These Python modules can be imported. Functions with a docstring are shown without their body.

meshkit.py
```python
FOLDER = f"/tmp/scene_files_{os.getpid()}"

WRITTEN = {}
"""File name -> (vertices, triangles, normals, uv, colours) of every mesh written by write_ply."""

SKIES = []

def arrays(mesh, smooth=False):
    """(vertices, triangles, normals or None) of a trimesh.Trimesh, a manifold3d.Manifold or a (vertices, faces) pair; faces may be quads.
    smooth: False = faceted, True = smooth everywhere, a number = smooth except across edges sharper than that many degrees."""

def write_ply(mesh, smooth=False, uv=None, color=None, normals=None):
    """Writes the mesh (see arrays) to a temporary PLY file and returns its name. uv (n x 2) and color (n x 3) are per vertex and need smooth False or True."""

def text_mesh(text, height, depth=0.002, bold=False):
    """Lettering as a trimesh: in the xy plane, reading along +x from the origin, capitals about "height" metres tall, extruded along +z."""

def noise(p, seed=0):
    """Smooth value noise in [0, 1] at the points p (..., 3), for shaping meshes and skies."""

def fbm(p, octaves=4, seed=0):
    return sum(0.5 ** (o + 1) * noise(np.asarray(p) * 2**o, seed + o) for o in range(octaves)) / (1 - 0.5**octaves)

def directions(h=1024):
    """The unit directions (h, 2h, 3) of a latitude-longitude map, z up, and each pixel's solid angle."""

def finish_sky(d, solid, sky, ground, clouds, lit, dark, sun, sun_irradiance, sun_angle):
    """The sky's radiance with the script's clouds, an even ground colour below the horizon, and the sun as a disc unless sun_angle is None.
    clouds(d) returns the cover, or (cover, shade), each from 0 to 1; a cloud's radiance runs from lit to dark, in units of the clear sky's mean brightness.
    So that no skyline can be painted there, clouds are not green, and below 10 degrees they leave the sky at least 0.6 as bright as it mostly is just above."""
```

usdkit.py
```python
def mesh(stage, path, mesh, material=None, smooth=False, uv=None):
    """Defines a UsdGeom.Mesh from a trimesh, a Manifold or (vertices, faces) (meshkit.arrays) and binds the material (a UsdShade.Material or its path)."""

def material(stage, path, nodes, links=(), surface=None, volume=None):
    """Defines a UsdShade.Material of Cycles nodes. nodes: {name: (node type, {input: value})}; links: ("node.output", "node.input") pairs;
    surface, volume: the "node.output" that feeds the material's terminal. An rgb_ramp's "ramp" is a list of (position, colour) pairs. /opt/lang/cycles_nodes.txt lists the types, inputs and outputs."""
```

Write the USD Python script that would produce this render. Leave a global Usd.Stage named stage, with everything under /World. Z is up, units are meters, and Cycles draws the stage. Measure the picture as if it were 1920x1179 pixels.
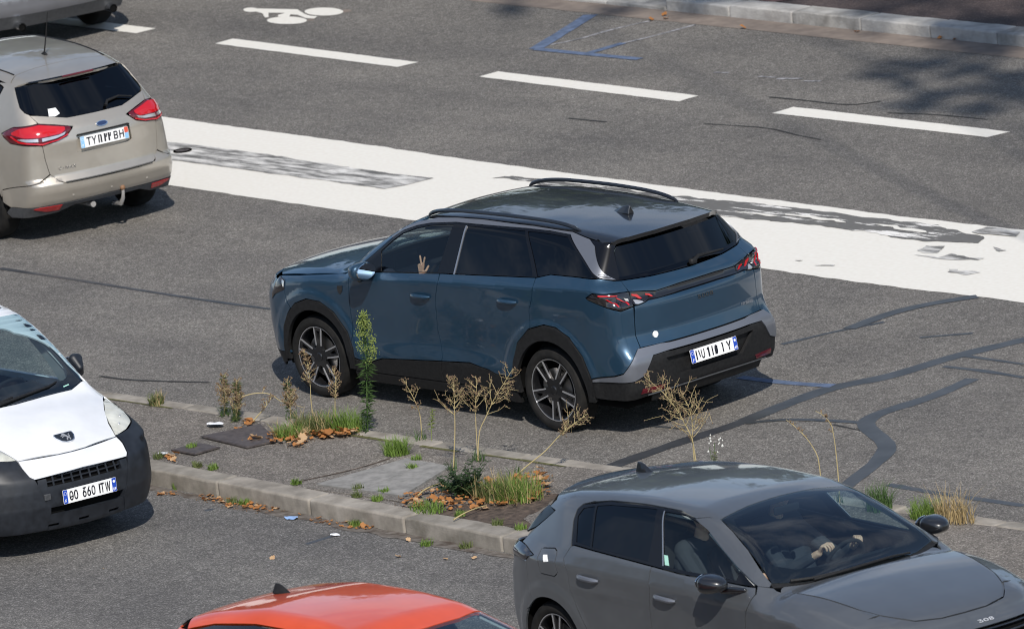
import copy
import itertools
import math
import random

import manifold3d
import meshkit
import numpy as np
import shapely
import shapely.affinity
import shapely.ops
import trimesh
import usdkit
from pxr import Gf, Sdf, Usd, UsdGeom, UsdLux, UsdShade, Vt
from scipy.interpolate import PchipInterpolator
from scipy.spatial import Delaunay, cKDTree

stage = Usd.Stage.CreateInMemory()
UsdGeom.SetStageUpAxis(stage, 'Z')
UsdGeom.SetStageMetersPerUnit(stage, 1.0)
UsdGeom.Xform.Define(stage, '/World')
UsdGeom.Scope.Define(stage, '/World/Looks')

# ------------------------------------------------------------------ camera, sky, sun, exposure
cam = UsdGeom.Camera.Define(stage, '/World/camera')
EYE = np.array([-46.21588724, 41.62473287, 14.71515957])
RIGHT = np.array([-0.67233345, -0.73226292, -0.10843778])
UP = np.array([0.0892519, -0.22560859, 0.97012105])
BACK = -np.array([0.73484817, -0.64256656, -0.21704006])
FPX = 14652.6
M = Gf.Matrix4d(*RIGHT, 0, *UP, 0, *BACK, 0, *EYE, 1)
cam.AddTransformOp().Set(M)
cam.CreateHorizontalApertureAttr(36.0)
cam.CreateFocalLengthAttr(36.0 * FPX / 1920)
cam.CreateFStopAttr(5.0)
cam.CreateFocusDistanceAttr(62.0)
cam.CreateExposureAttr(0.15)

SUN = np.array([-.85, .62, 1.0])
SUN /= np.linalg.norm(SUN)
sun = UsdLux.DistantLight.Define(stage, '/World/sun')
sun.CreateNormalizeAttr(True)
sun.CreateIntensityAttr(1.1)
sun.CreateAngleAttr(0.53)
sun.CreateColorAttr(Gf.Vec3f(1.0, .95, .88))
zz = SUN
xx = np.cross([0, 0, 1.0], zz)
xx /= np.linalg.norm(xx)
yy = np.cross(zz, xx)
sun.AddTransformOp().Set(Gf.Matrix4d(*xx, 0, *yy, 0, *zz, 0, 0, 0, 60, 1))
dome = UsdLux.DomeLight.Define(stage, '/World/sky')
sky_mat = usdkit.material(stage, '/World/Looks/sky', {
    's': ('sky_texture', {'sky_type': 'single_scattering', 'sun_disc': False, 'sun_elevation': float(np.arcsin(SUN[2])), 'sun_rotation': float(np.arctan2(SUN[0], SUN[1])), 'air_density': 1.0, 'aerosol_density': .35}),
    'tc': ('texture_coordinate', {}),
    'm': ('mapping', {'scale': (1.6, 1.6, 4.0)}),
    'n': ('noise_texture', {'scale': 1.6, 'detail': 6.0, 'roughness': .6}),
    'r': ('rgb_ramp', {'ramp': [(0, (0, 0, 0)), (.50, (0, 0, 0)), (.72, (.55, .55, .55)), (1, (.8, .8, .8))]}),
    'x': ('mix_color', {'b': (7.5, 7.6, 7.9)}),
    'sx': ('separate_xyz', {}), 'hz': ('map_range', {'range_type': 'smoothstep', 'from_min': .0, 'from_max': .16, 'to_min': .75, 'to_max': .0, 'clamp': True}), 'h': ('mix_color', {'b': (6.2, 6.7, 7.4)}),
    'b': ('background_shader', {'strength': .115})},
    [('tc.generated', 'sx.vector'), ('sx.z', 'hz.value'), ('hz.result', 'h.fac'), ('x.result', 'h.a'), ('h.result', 'b.color'), ('tc.generated', 'm.vector'), ('m.vector', 'n.vector'), ('n.fac', 'r.fac'), ('r.color', 'x.fac'), ('s.color', 'x.a')], surface='b.background')
UsdShade.MaterialBindingAPI.Apply(dome.GetPrim()).Bind(sky_mat)
dome.GetPrim().SetCustomDataByKey('kind', 'structure')

# ------------------------------------------------------------------ naming, materials, prims
_used = {}


def path_for(parent, name):
    base = f'{parent}/{name}'
    n = _used.get(base, 0)
    _used[base] = n + 1
    return base if n == 0 else f'{base}_{n:03d}'


def tag(prim, label=None, cat=None, group=None, kind=None):
    p = prim.GetPrim() if hasattr(prim, 'GetPrim') else prim
    for k, v in (('label', label), ('category', cat), ('group', group), ('kind', kind)):
        if v:
            p.SetCustomDataByKey(k, v)
    return prim


NEAR_Y, NEAR_TILT = 3.7, -.03156  # the near carriageway falls gently towards the island


def near_z(y):
    return max(0.0, (y - NEAR_Y) * math.tan(-NEAR_TILT)) if y > NEAR_Y else 0.0


def thing(name, label, cat, loc=(0, 0, 0), rotz=0.0, group=None, tilt=0.0):
    x = UsdGeom.Xform.Define(stage, path_for('/World', name))
    if tilt:
        c, q = math.cos(tilt), math.sin(tilt)
        K = np.array([[1, 0, 0], [0, c, q], [0, -q, c]])
        R = K @ np.array([[math.cos(rotz), -math.sin(rotz), 0], [math.sin(rotz), math.cos(rotz), 0], [0, 0, 1]])
        T = K @ (np.array(loc, float) - [0, NEAR_Y, 0]) + [0, NEAR_Y, 0]
        x.AddTransformOp().Set(Gf.Matrix4d(*R[:, 0], 0, *R[:, 1], 0, *R[:, 2], 0, *T, 1))
    else:
        x.AddTranslateOp().Set(Gf.Vec3d(*map(float, loc)))
        x.AddRotateZOp().Set(float(np.degrees(rotz)))
    tag(x, label, cat, group)
    return x


MATS = {}


def put(name, mesh, mat, parent=None, smooth=35, label=None, cat=None, group=None, kind=None):
    """One Mesh prim under parent (a prim) or under /World."""
    base = str(parent.GetPath()) if parent is not None else '/World'
    path = path_for(base, name)
    if isinstance(mesh, Shape):
        v, f, n = mesh.get()
        m = UsdGeom.Mesh.Define(stage, path)
        m.CreatePointsAttr(Vt.Vec3fArray.FromNumpy(v.astype(np.float32)))
        m.CreateFaceVertexCountsAttr(Vt.IntArray.FromNumpy(np.full(len(f), 3, np.int32)))
        m.CreateFaceVertexIndicesAttr(Vt.IntArray.FromNumpy(f.astype(np.int32).ravel()))
        m.CreateSubdivisionSchemeAttr('none')
        m.CreateNormalsAttr(Vt.Vec3fArray.FromNumpy(n.astype(np.float32)))
        m.SetNormalsInterpolation('vertex')
        UsdShade.MaterialBindingAPI.Apply(m.GetPrim()).Bind(MATS[mat])
    else:
        m = usdkit.mesh(stage, path, mesh, MATS[mat], smooth=smooth)
    tag(m, label, cat, group, kind)
    return m


def mat(name, nodes, links=(), surface='p.BSDF'):
    MATS[name] = usdkit.material(stage, f'/World/Looks/{name}', nodes, links, surface=surface)
    return MATS[name]


def plain(name, color, rough=.5, metal=0.0, coat=0.0, spec=.5, **kw):
    return mat(name, {'p': ('principled_bsdf', {'base_color': color, 'roughness': rough, 'metallic': metal, 'coat_weight': coat, 'specular_ior_level': spec, **kw})})


def noisy(name, c0, c1, scale, rough=.8, bump=.0, bscale=None, detail=5.0, dist=.01, lo=.35, hi=.65, coat=0.0, metal=0.0, spec=.5):
    """A principled surface whose colour wanders between two tones, with fine relief."""
    nodes = {'g': ('geometry', {}), 'n': ('noise_texture', {'scale': scale, 'detail': detail, 'roughness': .6}), 'r': ('rgb_ramp', {'ramp': [(lo, c0), (hi, c1)]}),
             'p': ('principled_bsdf', {'roughness': rough, 'coat_weight': coat, 'metallic': metal, 'specular_ior_level': spec})}
    links = [('g.position', 'n.vector'), ('n.fac', 'r.fac'), ('r.color', 'p.base_color')]
    if bump:
        nodes['n2'] = ('noise_texture', {'scale': bscale or scale * 3, 'detail': 3.0})
        nodes['b'] = ('bump', {'strength': bump, 'distance': dist})
        links += [('g.position', 'n2.vector'), ('n2.fac', 'b.height'), ('b.normal', 'p.normal')]
    return mat(name, nodes, links)


def paint(name, color, metal=.0, rough=.45, coat=1.0, flake=0.0):
    """Car paint: a coloured base under clear lacquer, with the faint unevenness of real sheet metal."""
    nodes = {'g': ('geometry', {}), 'n': ('noise_texture', {'scale': 5.0, 'detail': 1.0}), 'b': ('bump', {'strength': .035, 'distance': .01}),
             'd': ('noise_texture', {'scale': 3.0, 'detail': 6.0, 'roughness': .65}), 'r': ('rgb_ramp', {'ramp': [(.3, tuple(np.array(color) * .92)), (.75, tuple(np.minimum(np.array(color) * 1.08 + .004, 1)))]}),
             'p': ('principled_bsdf', {'roughness': rough, 'metallic': metal, 'coat_weight': coat, 'coat_roughness': .035})}
    links = [('g.position', 'n.vector'), ('n.fac', 'b.height'), ('b.normal', 'p.coat_normal'), ('g.position', 'd.vector'), ('d.fac', 'r.fac'), ('r.color', 'p.base_color')]
    return mat(name, nodes, links)


def pane(name, tint, ior=1.52, rough=.0, gain=1.0):
    """Window glass: reflects by Fresnel, lets the rest through tinted."""
    return mat(name, {'g': ('geometry', {}), 'i': ('mix_float', {'a': ior, 'b': 1 / ior}), 'f': ('fresnel', {'IOR': ior}), 't': ('transparent_bsdf', {'color': tint}), 'gl': ('glossy_bsdf', {'color': (.95, .97, 1), 'roughness': rough}), 'x': ('mix_closure', {})},
               [('g.backfacing', 'i.fac'), ('i.result', 'f.IOR'), ('f.fac', 'x.fac'), ('t.BSDF', 'x.closure1'), ('gl.BSDF', 'x.closure2')], surface='x.closure')
# ------------------------------------------------------------------ materials
def asphalt(name, dark, light, tint, speck, scale=150.0):
    """Worn road: pale stone chips in dark binder, blotches of wear, fine relief."""
    n = {'g': ('geometry', {}),
         'v': ('voronoi_texture', {'scale': scale, 'randomness': 1.0}), 'vr': ('rgb_ramp', {'ramp': [(0, (.0, .0, .0)), (1, (1, 1, 1))]}),
         'sep': ('separate_color', {}),
         'cr': ('rgb_ramp', {'ramp': [(0, dark), (.55, tuple((np.array(dark) + light) / 2)), (.86, light), (1.0, speck)]}),
         'big': ('noise_texture', {'scale': .55, 'detail': 6.0, 'roughness': .62}), 'br': ('rgb_ramp', {'ramp': [(.32, (.80, .80, .81)), (.68, (1.16, 1.15, 1.13))]}),
         'mid': ('noise_texture', {'scale': 9.0, 'detail': 5.0, 'roughness': .7}), 'mr': ('rgb_ramp', {'ramp': [(.3, (.78, .78, .78)), (.7, (1.2, 1.2, 1.2))]}),
         'map': ('mapping', {'rotation': (0, 0, .05), 'scale': (.04, 1.0, 1.0)}), 'tr': ('noise_texture', {'scale': 1.3, 'detail': 3.0}), 'trr': ('rgb_ramp', {'ramp': [(.3, (.88, .88, .89)), (.7, (1.1, 1.1, 1.09))]}),
         'm1': ('mix_color', {'blend_type': 'multiply', 'fac': 1.0, 'use_clamp': False}), 'm2': ('mix_color', {'blend_type': 'multiply', 'fac': 1.0, 'use_clamp': False}), 'm3': ('mix_color', {'blend_type': 'multiply', 'fac': 1.0, 'use_clamp': False}),
         'm4': ('mix_color', {'blend_type': 'multiply', 'fac': 1.0, 'b': tint, 'use_clamp': False}),
         'b': ('bump', {'strength': .55, 'distance': .012}),
         'p': ('principled_bsdf', {'roughness': .86, 'specular_ior_level': .35})}
    l = [('g.position', 'v.vector'), ('v.color', 'sep.color'), ('sep.r', 'cr.fac'), ('g.position', 'big.vector'), ('big.fac', 'br.fac'), ('g.position', 'mid.vector'), ('mid.fac', 'mr.fac'),
         ('g.position', 'map.vector'), ('map.vector', 'tr.vector'), ('tr.fac', 'trr.fac'),
         ('cr.color', 'm1.a'), ('br.color', 'm1.b'), ('m1.result', 'm2.a'), ('mr.color', 'm2.b'), ('m2.result', 'm3.a'), ('trr.color', 'm3.b'), ('m3.result', 'm4.a'), ('m4.result', 'p.base_color'),
         ('sep.g', 'b.height'), ('b.normal', 'p.normal')]
    return mat(name, n, l)


asphalt('road_asphalt', (.078, .074, .070), (.196, .185, .172), (1.0, .985, .96), (.30, .29, .275), 95.0)
asphalt('lane_asphalt', (.070, .068, .066), (.178, .170, .161), (1.0, .99, .975), (.29, .28, .27), 95.0)
asphalt('island_asphalt', (.090, .083, .076), (.215, .20, .184), (1.0, .97, .93), (.34, .32, .30), 95.0)
asphalt('pavement_asphalt', (.05, .042, .042), (.10, .082, .08), (1.0, .90, .88), (.16, .14, .13), 95.0)


def paint_mark(name, base, worn_lo, worn_hi, scale=6.0, stretch=(.25, 1, 1), under=(.085, .082, .08)):
    """Thermoplastic road paint, worn through to the asphalt where the noise says so."""
    n = {'g': ('geometry', {}), 'mp': ('mapping', {'rotation': (0, 0, .05), 'scale': stretch}), 'n': ('noise_texture', {'scale': scale, 'detail': 8.0, 'roughness': .68}),
         'r': ('rgb_ramp', {'ramp': [(worn_lo, under), (worn_hi, base)]}), 'd': ('noise_texture', {'scale': 22.0, 'detail': 4.0}), 'dr': ('rgb_ramp', {'ramp': [(.3, (.93, .92, .90)), (.7, (1, 1, 1))]}),
         'm': ('mix_color', {'blend_type': 'multiply', 'fac': 1.0}), 'b': ('bump', {'strength': .25, 'distance': .006}), 'p': ('principled_bsdf', {'roughness': .7, 'specular_ior_level': .3})}
    l = [('g.position', 'mp.vector'), ('mp.vector', 'n.vector'), ('n.fac', 'r.fac'), ('g.position', 'd.vector'), ('d.fac', 'dr.fac'), ('r.color', 'm.a'), ('dr.color', 'm.b'), ('m.result', 'p.base_color'), ('d.fac', 'b.height'), ('b.normal', 'p.normal')]
    return mat(name, n, l)


paint_mark('road_white', (.70, .675, .62), .20, .30)
paint_mark('road_white_worn', (.66, .645, .62), .40, .62, 6.0, (.35, 1.6, 1), under=(.12, .117, .112))
paint_mark('road_white_thin', (.74, .72, .69), .555, .585, 3.0, (.35, 2.4, 1), under=(.13, .126, .12))
noisy('bitumen', (.030, .032, .036), (.055, .058, .064), 4.0, rough=.42, bump=.3, bscale=60.0, dist=.004, spec=.6)
noisy('blue_line', (.06, .085, .14), (.11, .15, .24), 9.0, rough=.8)
noisy('pale_line', (.10, .10, .105), (.34, .33, .34), 14.0, rough=.8, lo=.4, hi=.6)
noisy('crack_dark', (.016, .016, .017), (.03, .03, .03), 9.0, rough=.95)
for k, (a, b) in enumerate((((.17, .152, .128), (.31, .28, .24)), ((.15, .135, .112), (.28, .255, .22)), ((.185, .165, .138), (.33, .30, .26)))):
    noisy(f'kerb_stone_{k}', a, b, 5.0, rough=.9, bump=.5, bscale=70.0, dist=.008, detail=8.0)
for k, (a, b) in enumerate((((.25, .24, .225), (.43, .415, .39)), ((.19, .18, .165), (.39, .375, .35)), ((.28, .265, .25), (.45, .435, .41)))):
    noisy(f'granite_kerb_{k}', a, b, 4.5, rough=.9, bump=.6, bscale=50.0, dist=.01, detail=9.0, lo=.3, hi=.6)
noisy('concrete_slab', (.17, .165, .155), (.26, .25, .235), 12.0, rough=.95, bump=.4, bscale=90.0, dist=.006)
noisy('gutter_stone', (.155, .125, .105), (.22, .18, .15), 5.0, rough=.9, bump=.3, bscale=60.0, dist=.006)
noisy('iron_cover', (.045, .036, .034), (.09, .075, .07), 20.0, rough=.6, bump=.5, bscale=120.0, dist=.004, spec=.6)
noisy('soil', (.028, .019, .014), (.115, .083, .062), 16.0, rough=1.0, bump=.8, bscale=80.0, dist=.01)
noisy('gutter_dirt', (.055, .040, .030), (.165, .148, .13), 9.0, rough=1.0, bump=.6, bscale=80.0, dist=.01, detail=8.0)
noisy('moss', (.06, .065, .02), (.12, .11, .04), 30.0, rough=1.0, bump=.8, bscale=90.0, dist=.01)
noisy('brick_red_paving', (.16, .085, .075), (.22, .12, .105), 18.0, rough=.9)

paint('suv_blue', (.017, .052, .094), metal=.5, rough=.38)
paint('gloss_black', (.006, .0065, .008), rough=.3)
paint('hatch_grey', (.102, .109, .118), metal=.45, rough=.40)
paint('champagne', (.46, .42, .36), metal=.62, rough=.36)
paint('van_white', (.68, .69, .71), rough=.4)
paint('orange_red', (.68, .075, .008), metal=.15, rough=.4)
paint('dark_silver', (.21, .215, .235), metal=.55, rough=.38)
noisy('black_plastic', (.007, .007, .0075), (.014, .014, .0145), 40.0, rough=.6, bump=.15, bscale=400.0, dist=.001, spec=.3)
plain('frame_black', (.004, .004, .005), rough=.18, spec=.45)
noisy('grey_plastic', (.040, .042, .046), (.060, .062, .066), 40.0, rough=.6, bump=.15, bscale=400.0, dist=.001)
noisy('van_plastic', (.006, .0075, .011), (.015, .018, .024), 12.0, rough=.5, bump=.2, bscale=300.0, dist=.001)
plain('satin_silver', (.42, .43, .46), rough=.32, metal=.8)
plain('satin_trim', (.17, .18, .205), rough=.36, metal=.5, coat=.3)
plain('chrome', (.75, .76, .78), rough=.08, metal=1.0)
plain('polished_alloy', (.62, .62, .64), rough=.34, metal=.8)
plain('dark_alloy', (.010, .010, .011), rough=.25, coat=.6)
noisy('tyre_rubber', (.007, .007, .007), (.016, .015, .014), 12.0, rough=.85, bump=.2, bscale=200.0, dist=.002, spec=.25)
plain('void_black', (.004, .004, .004), rough=.9, spec=.1)
plain('cabin_dark', (.012, .012, .013), rough=.8, spec=.2)
plain('cabin_grey', (.045, .048, .052), rough=.8, spec=.2)
plain('cabin_light', (.30, .31, .31), rough=.85, spec=.2)
plain('disc_metal', (.30, .29, .28), rough=.4, metal=1.0)
pane('tinted_glass', (.035, .036, .040), 1.55)
pane('dark_side_glass', (.62, .66, .65), 1.52)
pane('clear_glass', (.74, .83, .82), 1.5)
pane('windscreen_glass', (.70, .82, .84), 1.95)
plain('badge_silver', (.72, .73, .75), rough=.25, metal=.4)
plain('red_lens', (.46, .006, .010), rough=.12, coat=1.0, spec=.6)
plain('dark_red_lens', (.09, .003, .008), rough=.1, coat=1.0)
plain('smoked_lens', (.010, .008, .009), rough=.07, coat=1.0)
plain('lamp_silver', (.70, .68, .66), rough=.15, metal=.7, coat=1.0)
noisy('hazy_lens', (.42, .42, .37), (.60, .60, .54), 6.0, rough=.25, coat=.8)
plain('mirror_glass', (.82, .84, .86), rough=.02, metal=1.0)
plain('plate_white', (.80, .80, .79), rough=.45, coat=.3)
plain('plate_blue', (.012, .06, .42), rough=.45, coat=.3)
plain('emblem_blue', (.015, .03, .09), rough=.3, coat=.6)
plain('plate_pale_blue', (.25, .48, .72), rough=.45)
plain('plate_red', (.6, .09, .05), rough=.45)
plain('plate_ink', (.010, .010, .016), rough=.5)
plain('sticker_white', (.82, .83, .82), rough=.5)
plain('sticker_green', (.35, .62, .52), rough=.5)
plain('rust_brown', (.19, .10, .05), rough=.7)
plain('skin', (.58, .36, .25), rough=.55, subsurface_weight=.1)
plain('shirt_dark', (.03, .032, .04), rough=.9)
plain('hair_dark', (.02, .016, .013), rough=.7)


def leafy(name, a, b, trans=.35, rough=.6, scale=3.0):
    """Foliage: two tones by object and place, a little light passing through."""
    return mat(name, {'g': ('geometry', {}), 'n': ('noise_texture', {'scale': scale, 'detail': 2.0}), 'add': ('math', {'math_type': 'add'}), 'h': ('math', {'math_type': 'multiply', 'value2': .5}), 'r': ('rgb_ramp', {'ramp': [(.25, a), (.75, b)]}),
                      'p': ('principled_bsdf', {'roughness': rough, 'specular_ior_level': .3}), 't': ('translucent_bsdf', {}), 'x': ('mix_closure', {'fac': trans})},
               [('g.position', 'n.vector'), ('n.fac', 'add.value1'), ('g.random_per_island', 'add.value2'), ('add.value', 'h.value1'), ('h.value', 'r.fac'), ('r.color', 'p.base_color'), ('r.color', 't.color'), ('p.BSDF', 'x.closure1'), ('t.BSDF', 'x.closure2')], surface='x.closure')


leafy('tree_leaf', (.030, .050, .012), (.085, .120, .030))
leafy('tree_leaf_pale', (.045, .065, .018), (.11, .135, .04))
leafy('grass_green', (.15, .235, .045), (.31, .40, .10), scale=9.0)
leafy('grass_dull', (.12, .15, .05), (.25, .26, .10), scale=9.0)
leafy('weed_green', (.075, .135, .04), (.17, .25, .075), scale=20.0)
leafy('weed_dark', (.035, .065, .025), (.085, .13, .05), scale=20.0)
leafy('flower_green', (.22, .28, .06), (.42, .44, .14), scale=30.0)
leafy('straw', (.42, .34, .17), (.62, .53, .30), trans=.1, scale=15.0)
leafy('straw_grass', (.40, .30, .15), (.66, .54, .33), trans=.25, scale=15.0)
leafy('seed_brown', (.14, .085, .045), (.34, .23, .13), trans=.1, scale=30.0)
leafy('dead_leaf', (.36, .155, .05), (.64, .37, .17), trans=.2, scale=9.0)
leafy('dead_leaf_pale', (.48, .31, .17), (.70, .54, .36), trans=.2, scale=9.0)
leafy('petal_white', (.7, .7, .66), (.85, .85, .8), trans=.3)
noisy('bark', (.10, .085, .065), (.26, .24, .20), 5.0, rough=.95, bump=.5, bscale=18.0, dist=.02)
noisy('render_wall', (.36, .31, .24), (.44, .385, .30), 1.2, rough=.95)
plain('litter_white', (.75, .76, .78), rough=.6)
plain('litter_blue', (.25, .38, .62), rough=.5)
# ------------------------------------------------------------------ body-work kit
def ss(t):
    t = np.clip(t, 0, 1)
    return t * t * (3 - 2 * t)


def smax(a, b, k):
    h = np.maximum(k - np.abs(a - b), 0.0)
    return np.maximum(a, b) + h * h / (4 * k)


def curve(pts):
    """A C1 curve through (x, value) pairs, held constant outside."""
    if np.ndim(pts) == 0:
        return lambda x: np.full(np.shape(x), float(pts))
    p = np.array(sorted(pts), float)
    f = PchipInterpolator(p[:, 0], p[:, 1])
    lo, hi = p[0, 0], p[-1, 0]
    return lambda x: f(np.clip(x, lo, hi))


class Body:
    """A car's outer skin as the zero set of a smooth function: side width S(x,z), top height T(x,y), tail R(y,z) and nose F(y,z)."""

    def __init__(s, lines, top, crown, rear, rcurve, front, fcurve, k_top=.09, k_rear=.09, k_front=.14, k_tr=.02, k_tf=.06, wheels=(), flare=.02, flare_r=(.50, .60), extra=None, textra=None):
        s.lines = [(curve(z), curve(y), crease) for z, y, crease in lines]
        s.top, s.crown = curve(top), curve(crown)
        s.rear, s.front = [np.array(sorted(q), float) for q in (rear, front)]
        s.rc, s.fc = (curve(rcurve[0]), rcurve[1]), fcurve
        s.k = (k_top, k_rear, k_front, k_tr, k_tf)
        s.wheels, s.flare, s.fr, s.extra, s.textra = wheels, flare, flare_r, extra, textra

    def S(s, x, z):
        Z = np.stack([l[0](x) for l in s.lines], -1)
        Y = np.stack([l[1](x) for l in s.lines], -1)
        K = Z.shape[-1]
        d = np.diff(Y, axis=-1) / np.maximum(np.diff(Z, axis=-1), 1e-4)
        ml, mr = np.empty_like(Y), np.empty_like(Y)  # slopes entering a node from below / leaving it
        ml[..., 0] = mr[..., 0] = d[..., 0]
        ml[..., -1] = mr[..., -1] = d[..., -1]
        for k in range(1, K - 1):
            a, b = d[..., k - 1], d[..., k]
            if s.lines[k][2]:
                ml[..., k], mr[..., k] = a, b
            else:
                ml[..., k] = mr[..., k] = (a + b) / 2
        i = np.clip((z[..., None] > Z).sum(-1) - 1, 0, K - 2)
        g = lambda A, j: np.take_along_axis(A, j[..., None], -1)[..., 0]
        z0, z1, y0, y1 = g(Z, i), g(Z, i + 1), g(Y, i), g(Y, i + 1)
        h = np.maximum(z1 - z0, 1e-4)
        t = (z - z0) / h
        tc = np.clip(t, 0, 1)
        m0, m1 = g(mr, i) * h, g(ml, i + 1) * h
        y = (2 * tc**3 - 3 * tc**2 + 1) * y0 + (tc**3 - 2 * tc**2 + tc) * m0 + (-2 * tc**3 + 3 * tc**2) * y1 + (tc**3 - tc**2) * m1
        y = y + np.where(t < 0, t * m0, np.where(t > 1, (t - 1) * m1, 0))
        for wx, wz in s.wheels:
            r = np.hypot(x - wx, z - wz)
            y = y + s.flare * (1 - ss((r - s.fr[0]) / (s.fr[1] - s.fr[0])))
        if s.extra is not None:
            y = y + s.extra(x, z)
        return y

    def f(s, P):
        x, y, z = P[..., 0], np.abs(P[..., 1]), P[..., 2]
        a = (y - s.S(x, z)) * .93
        b = (z - (s.top(x) - s.crown(x) * y * y + (s.textra(x, y) if s.textra is not None else 0))) * .9
        c = (np.interp(z, s.rear[:, 0], s.rear[:, 1]) + s.rc[0](z) * np.maximum(y, 0) ** s.rc[1] - x) * .95
        d = (x - (np.interp(z, s.front[:, 0], s.front[:, 1]) - s.fc[0] * y ** s.fc[1])) * .9
        kt, kr, kf, ktr, ktf = s.k
        m = smax(smax(b, c, ktr), d, ktf)
        k = np.where(x < .9, np.where(b > c, kt, kr), np.where(b > d, kt, kf))
        h = np.maximum(k - np.abs(a - m), 0)
        return np.maximum(a, m) + h * h / (4 * k)

    def normal(s, P, e=.003):
        g = np.stack([s.f(P + e * np.eye(3)[k]) - s.f(P - e * np.eye(3)[k]) for k in range(3)], -1)
        return g / np.maximum(np.linalg.norm(g, axis=-1, keepdims=True), 1e-9)

    def hit(s, O, D, t1=3.0, t0=0.0, n=34):
        """Where the rays O + t D, starting inside, leave the skin."""
        lo, hi = np.full(len(O), t0), np.full(len(O), t1)
        for _ in range(n):
            m = (lo + hi) / 2
            inside = s.f(O + m[:, None] * D) < 0
            lo, hi = np.where(inside, m, lo), np.where(inside, hi, m)
        return O + hi[:, None] * D

    def point(s, uv, how):
        """Maps 2D panel coordinates to the skin. how: ('side',), ('top',), ('rear',), ('front',), ('post', cx) = angle round a vertical axis and z, ('ridge', z0) = x and angle over the car."""
        uv = np.asarray(uv, float)
        u, v = uv[:, 0], uv[:, 1]
        o = np.zeros_like(u)
        kind = how[0]
        if kind == 'side':
            O, D = np.stack([u, o, v], 1), np.stack([o, o + 1, o], 1)
        elif kind == 'top':
            O, D = np.stack([u, v, o + how[1]], 1), np.stack([o, o, o + 1], 1)
        elif kind == 'rear':
            O, D = np.stack([o + how[1], u, v], 1), np.stack([o - 1, o, o], 1)
        elif kind == 'front':
            O, D = np.stack([o + how[1], u, v], 1), np.stack([o + 1, o, o], 1)
        elif kind == 'post':
            O, D = np.stack([o + how[1], o, v], 1), np.stack([np.cos(u), np.sin(u), o], 1)
        elif kind == 'ridge':
            O, D = np.stack([u, o, o + how[1]], 1), np.stack([o, np.cos(v), np.sin(v)], 1)
        return s.hit(O, D)

    def param(s, P, how):
        P = np.asarray(P, float)
        x, y, z = P[..., 0], P[..., 1], P[..., 2]
        kind = how[0]
        if kind == 'side':
            return np.stack([x, z], -1)
        if kind == 'top':
            return np.stack([x, y], -1)
        if kind in ('rear', 'front'):
            return np.stack([y, z], -1)
        if kind == 'post':
            a = np.arctan2(y, x - how[1])
            return np.stack([np.where(a < -1.6, a + 2 * np.pi, a), z], -1)
        return np.stack([x, np.arctan2(z - how[1], y)], -1)


def lid(b):
    """The same skin without its tail, for roof and spoiler sheets that overhang it."""
    c = copy.copy(b)
    c.rear = np.array([(.0, -2.0), (3.0, -2.0)])
    return c


def fillet_poly(poly, r=0.0):
    if r:
        poly = poly.buffer(-r).buffer(2 * r).buffer(-r)
    return poly


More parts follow.
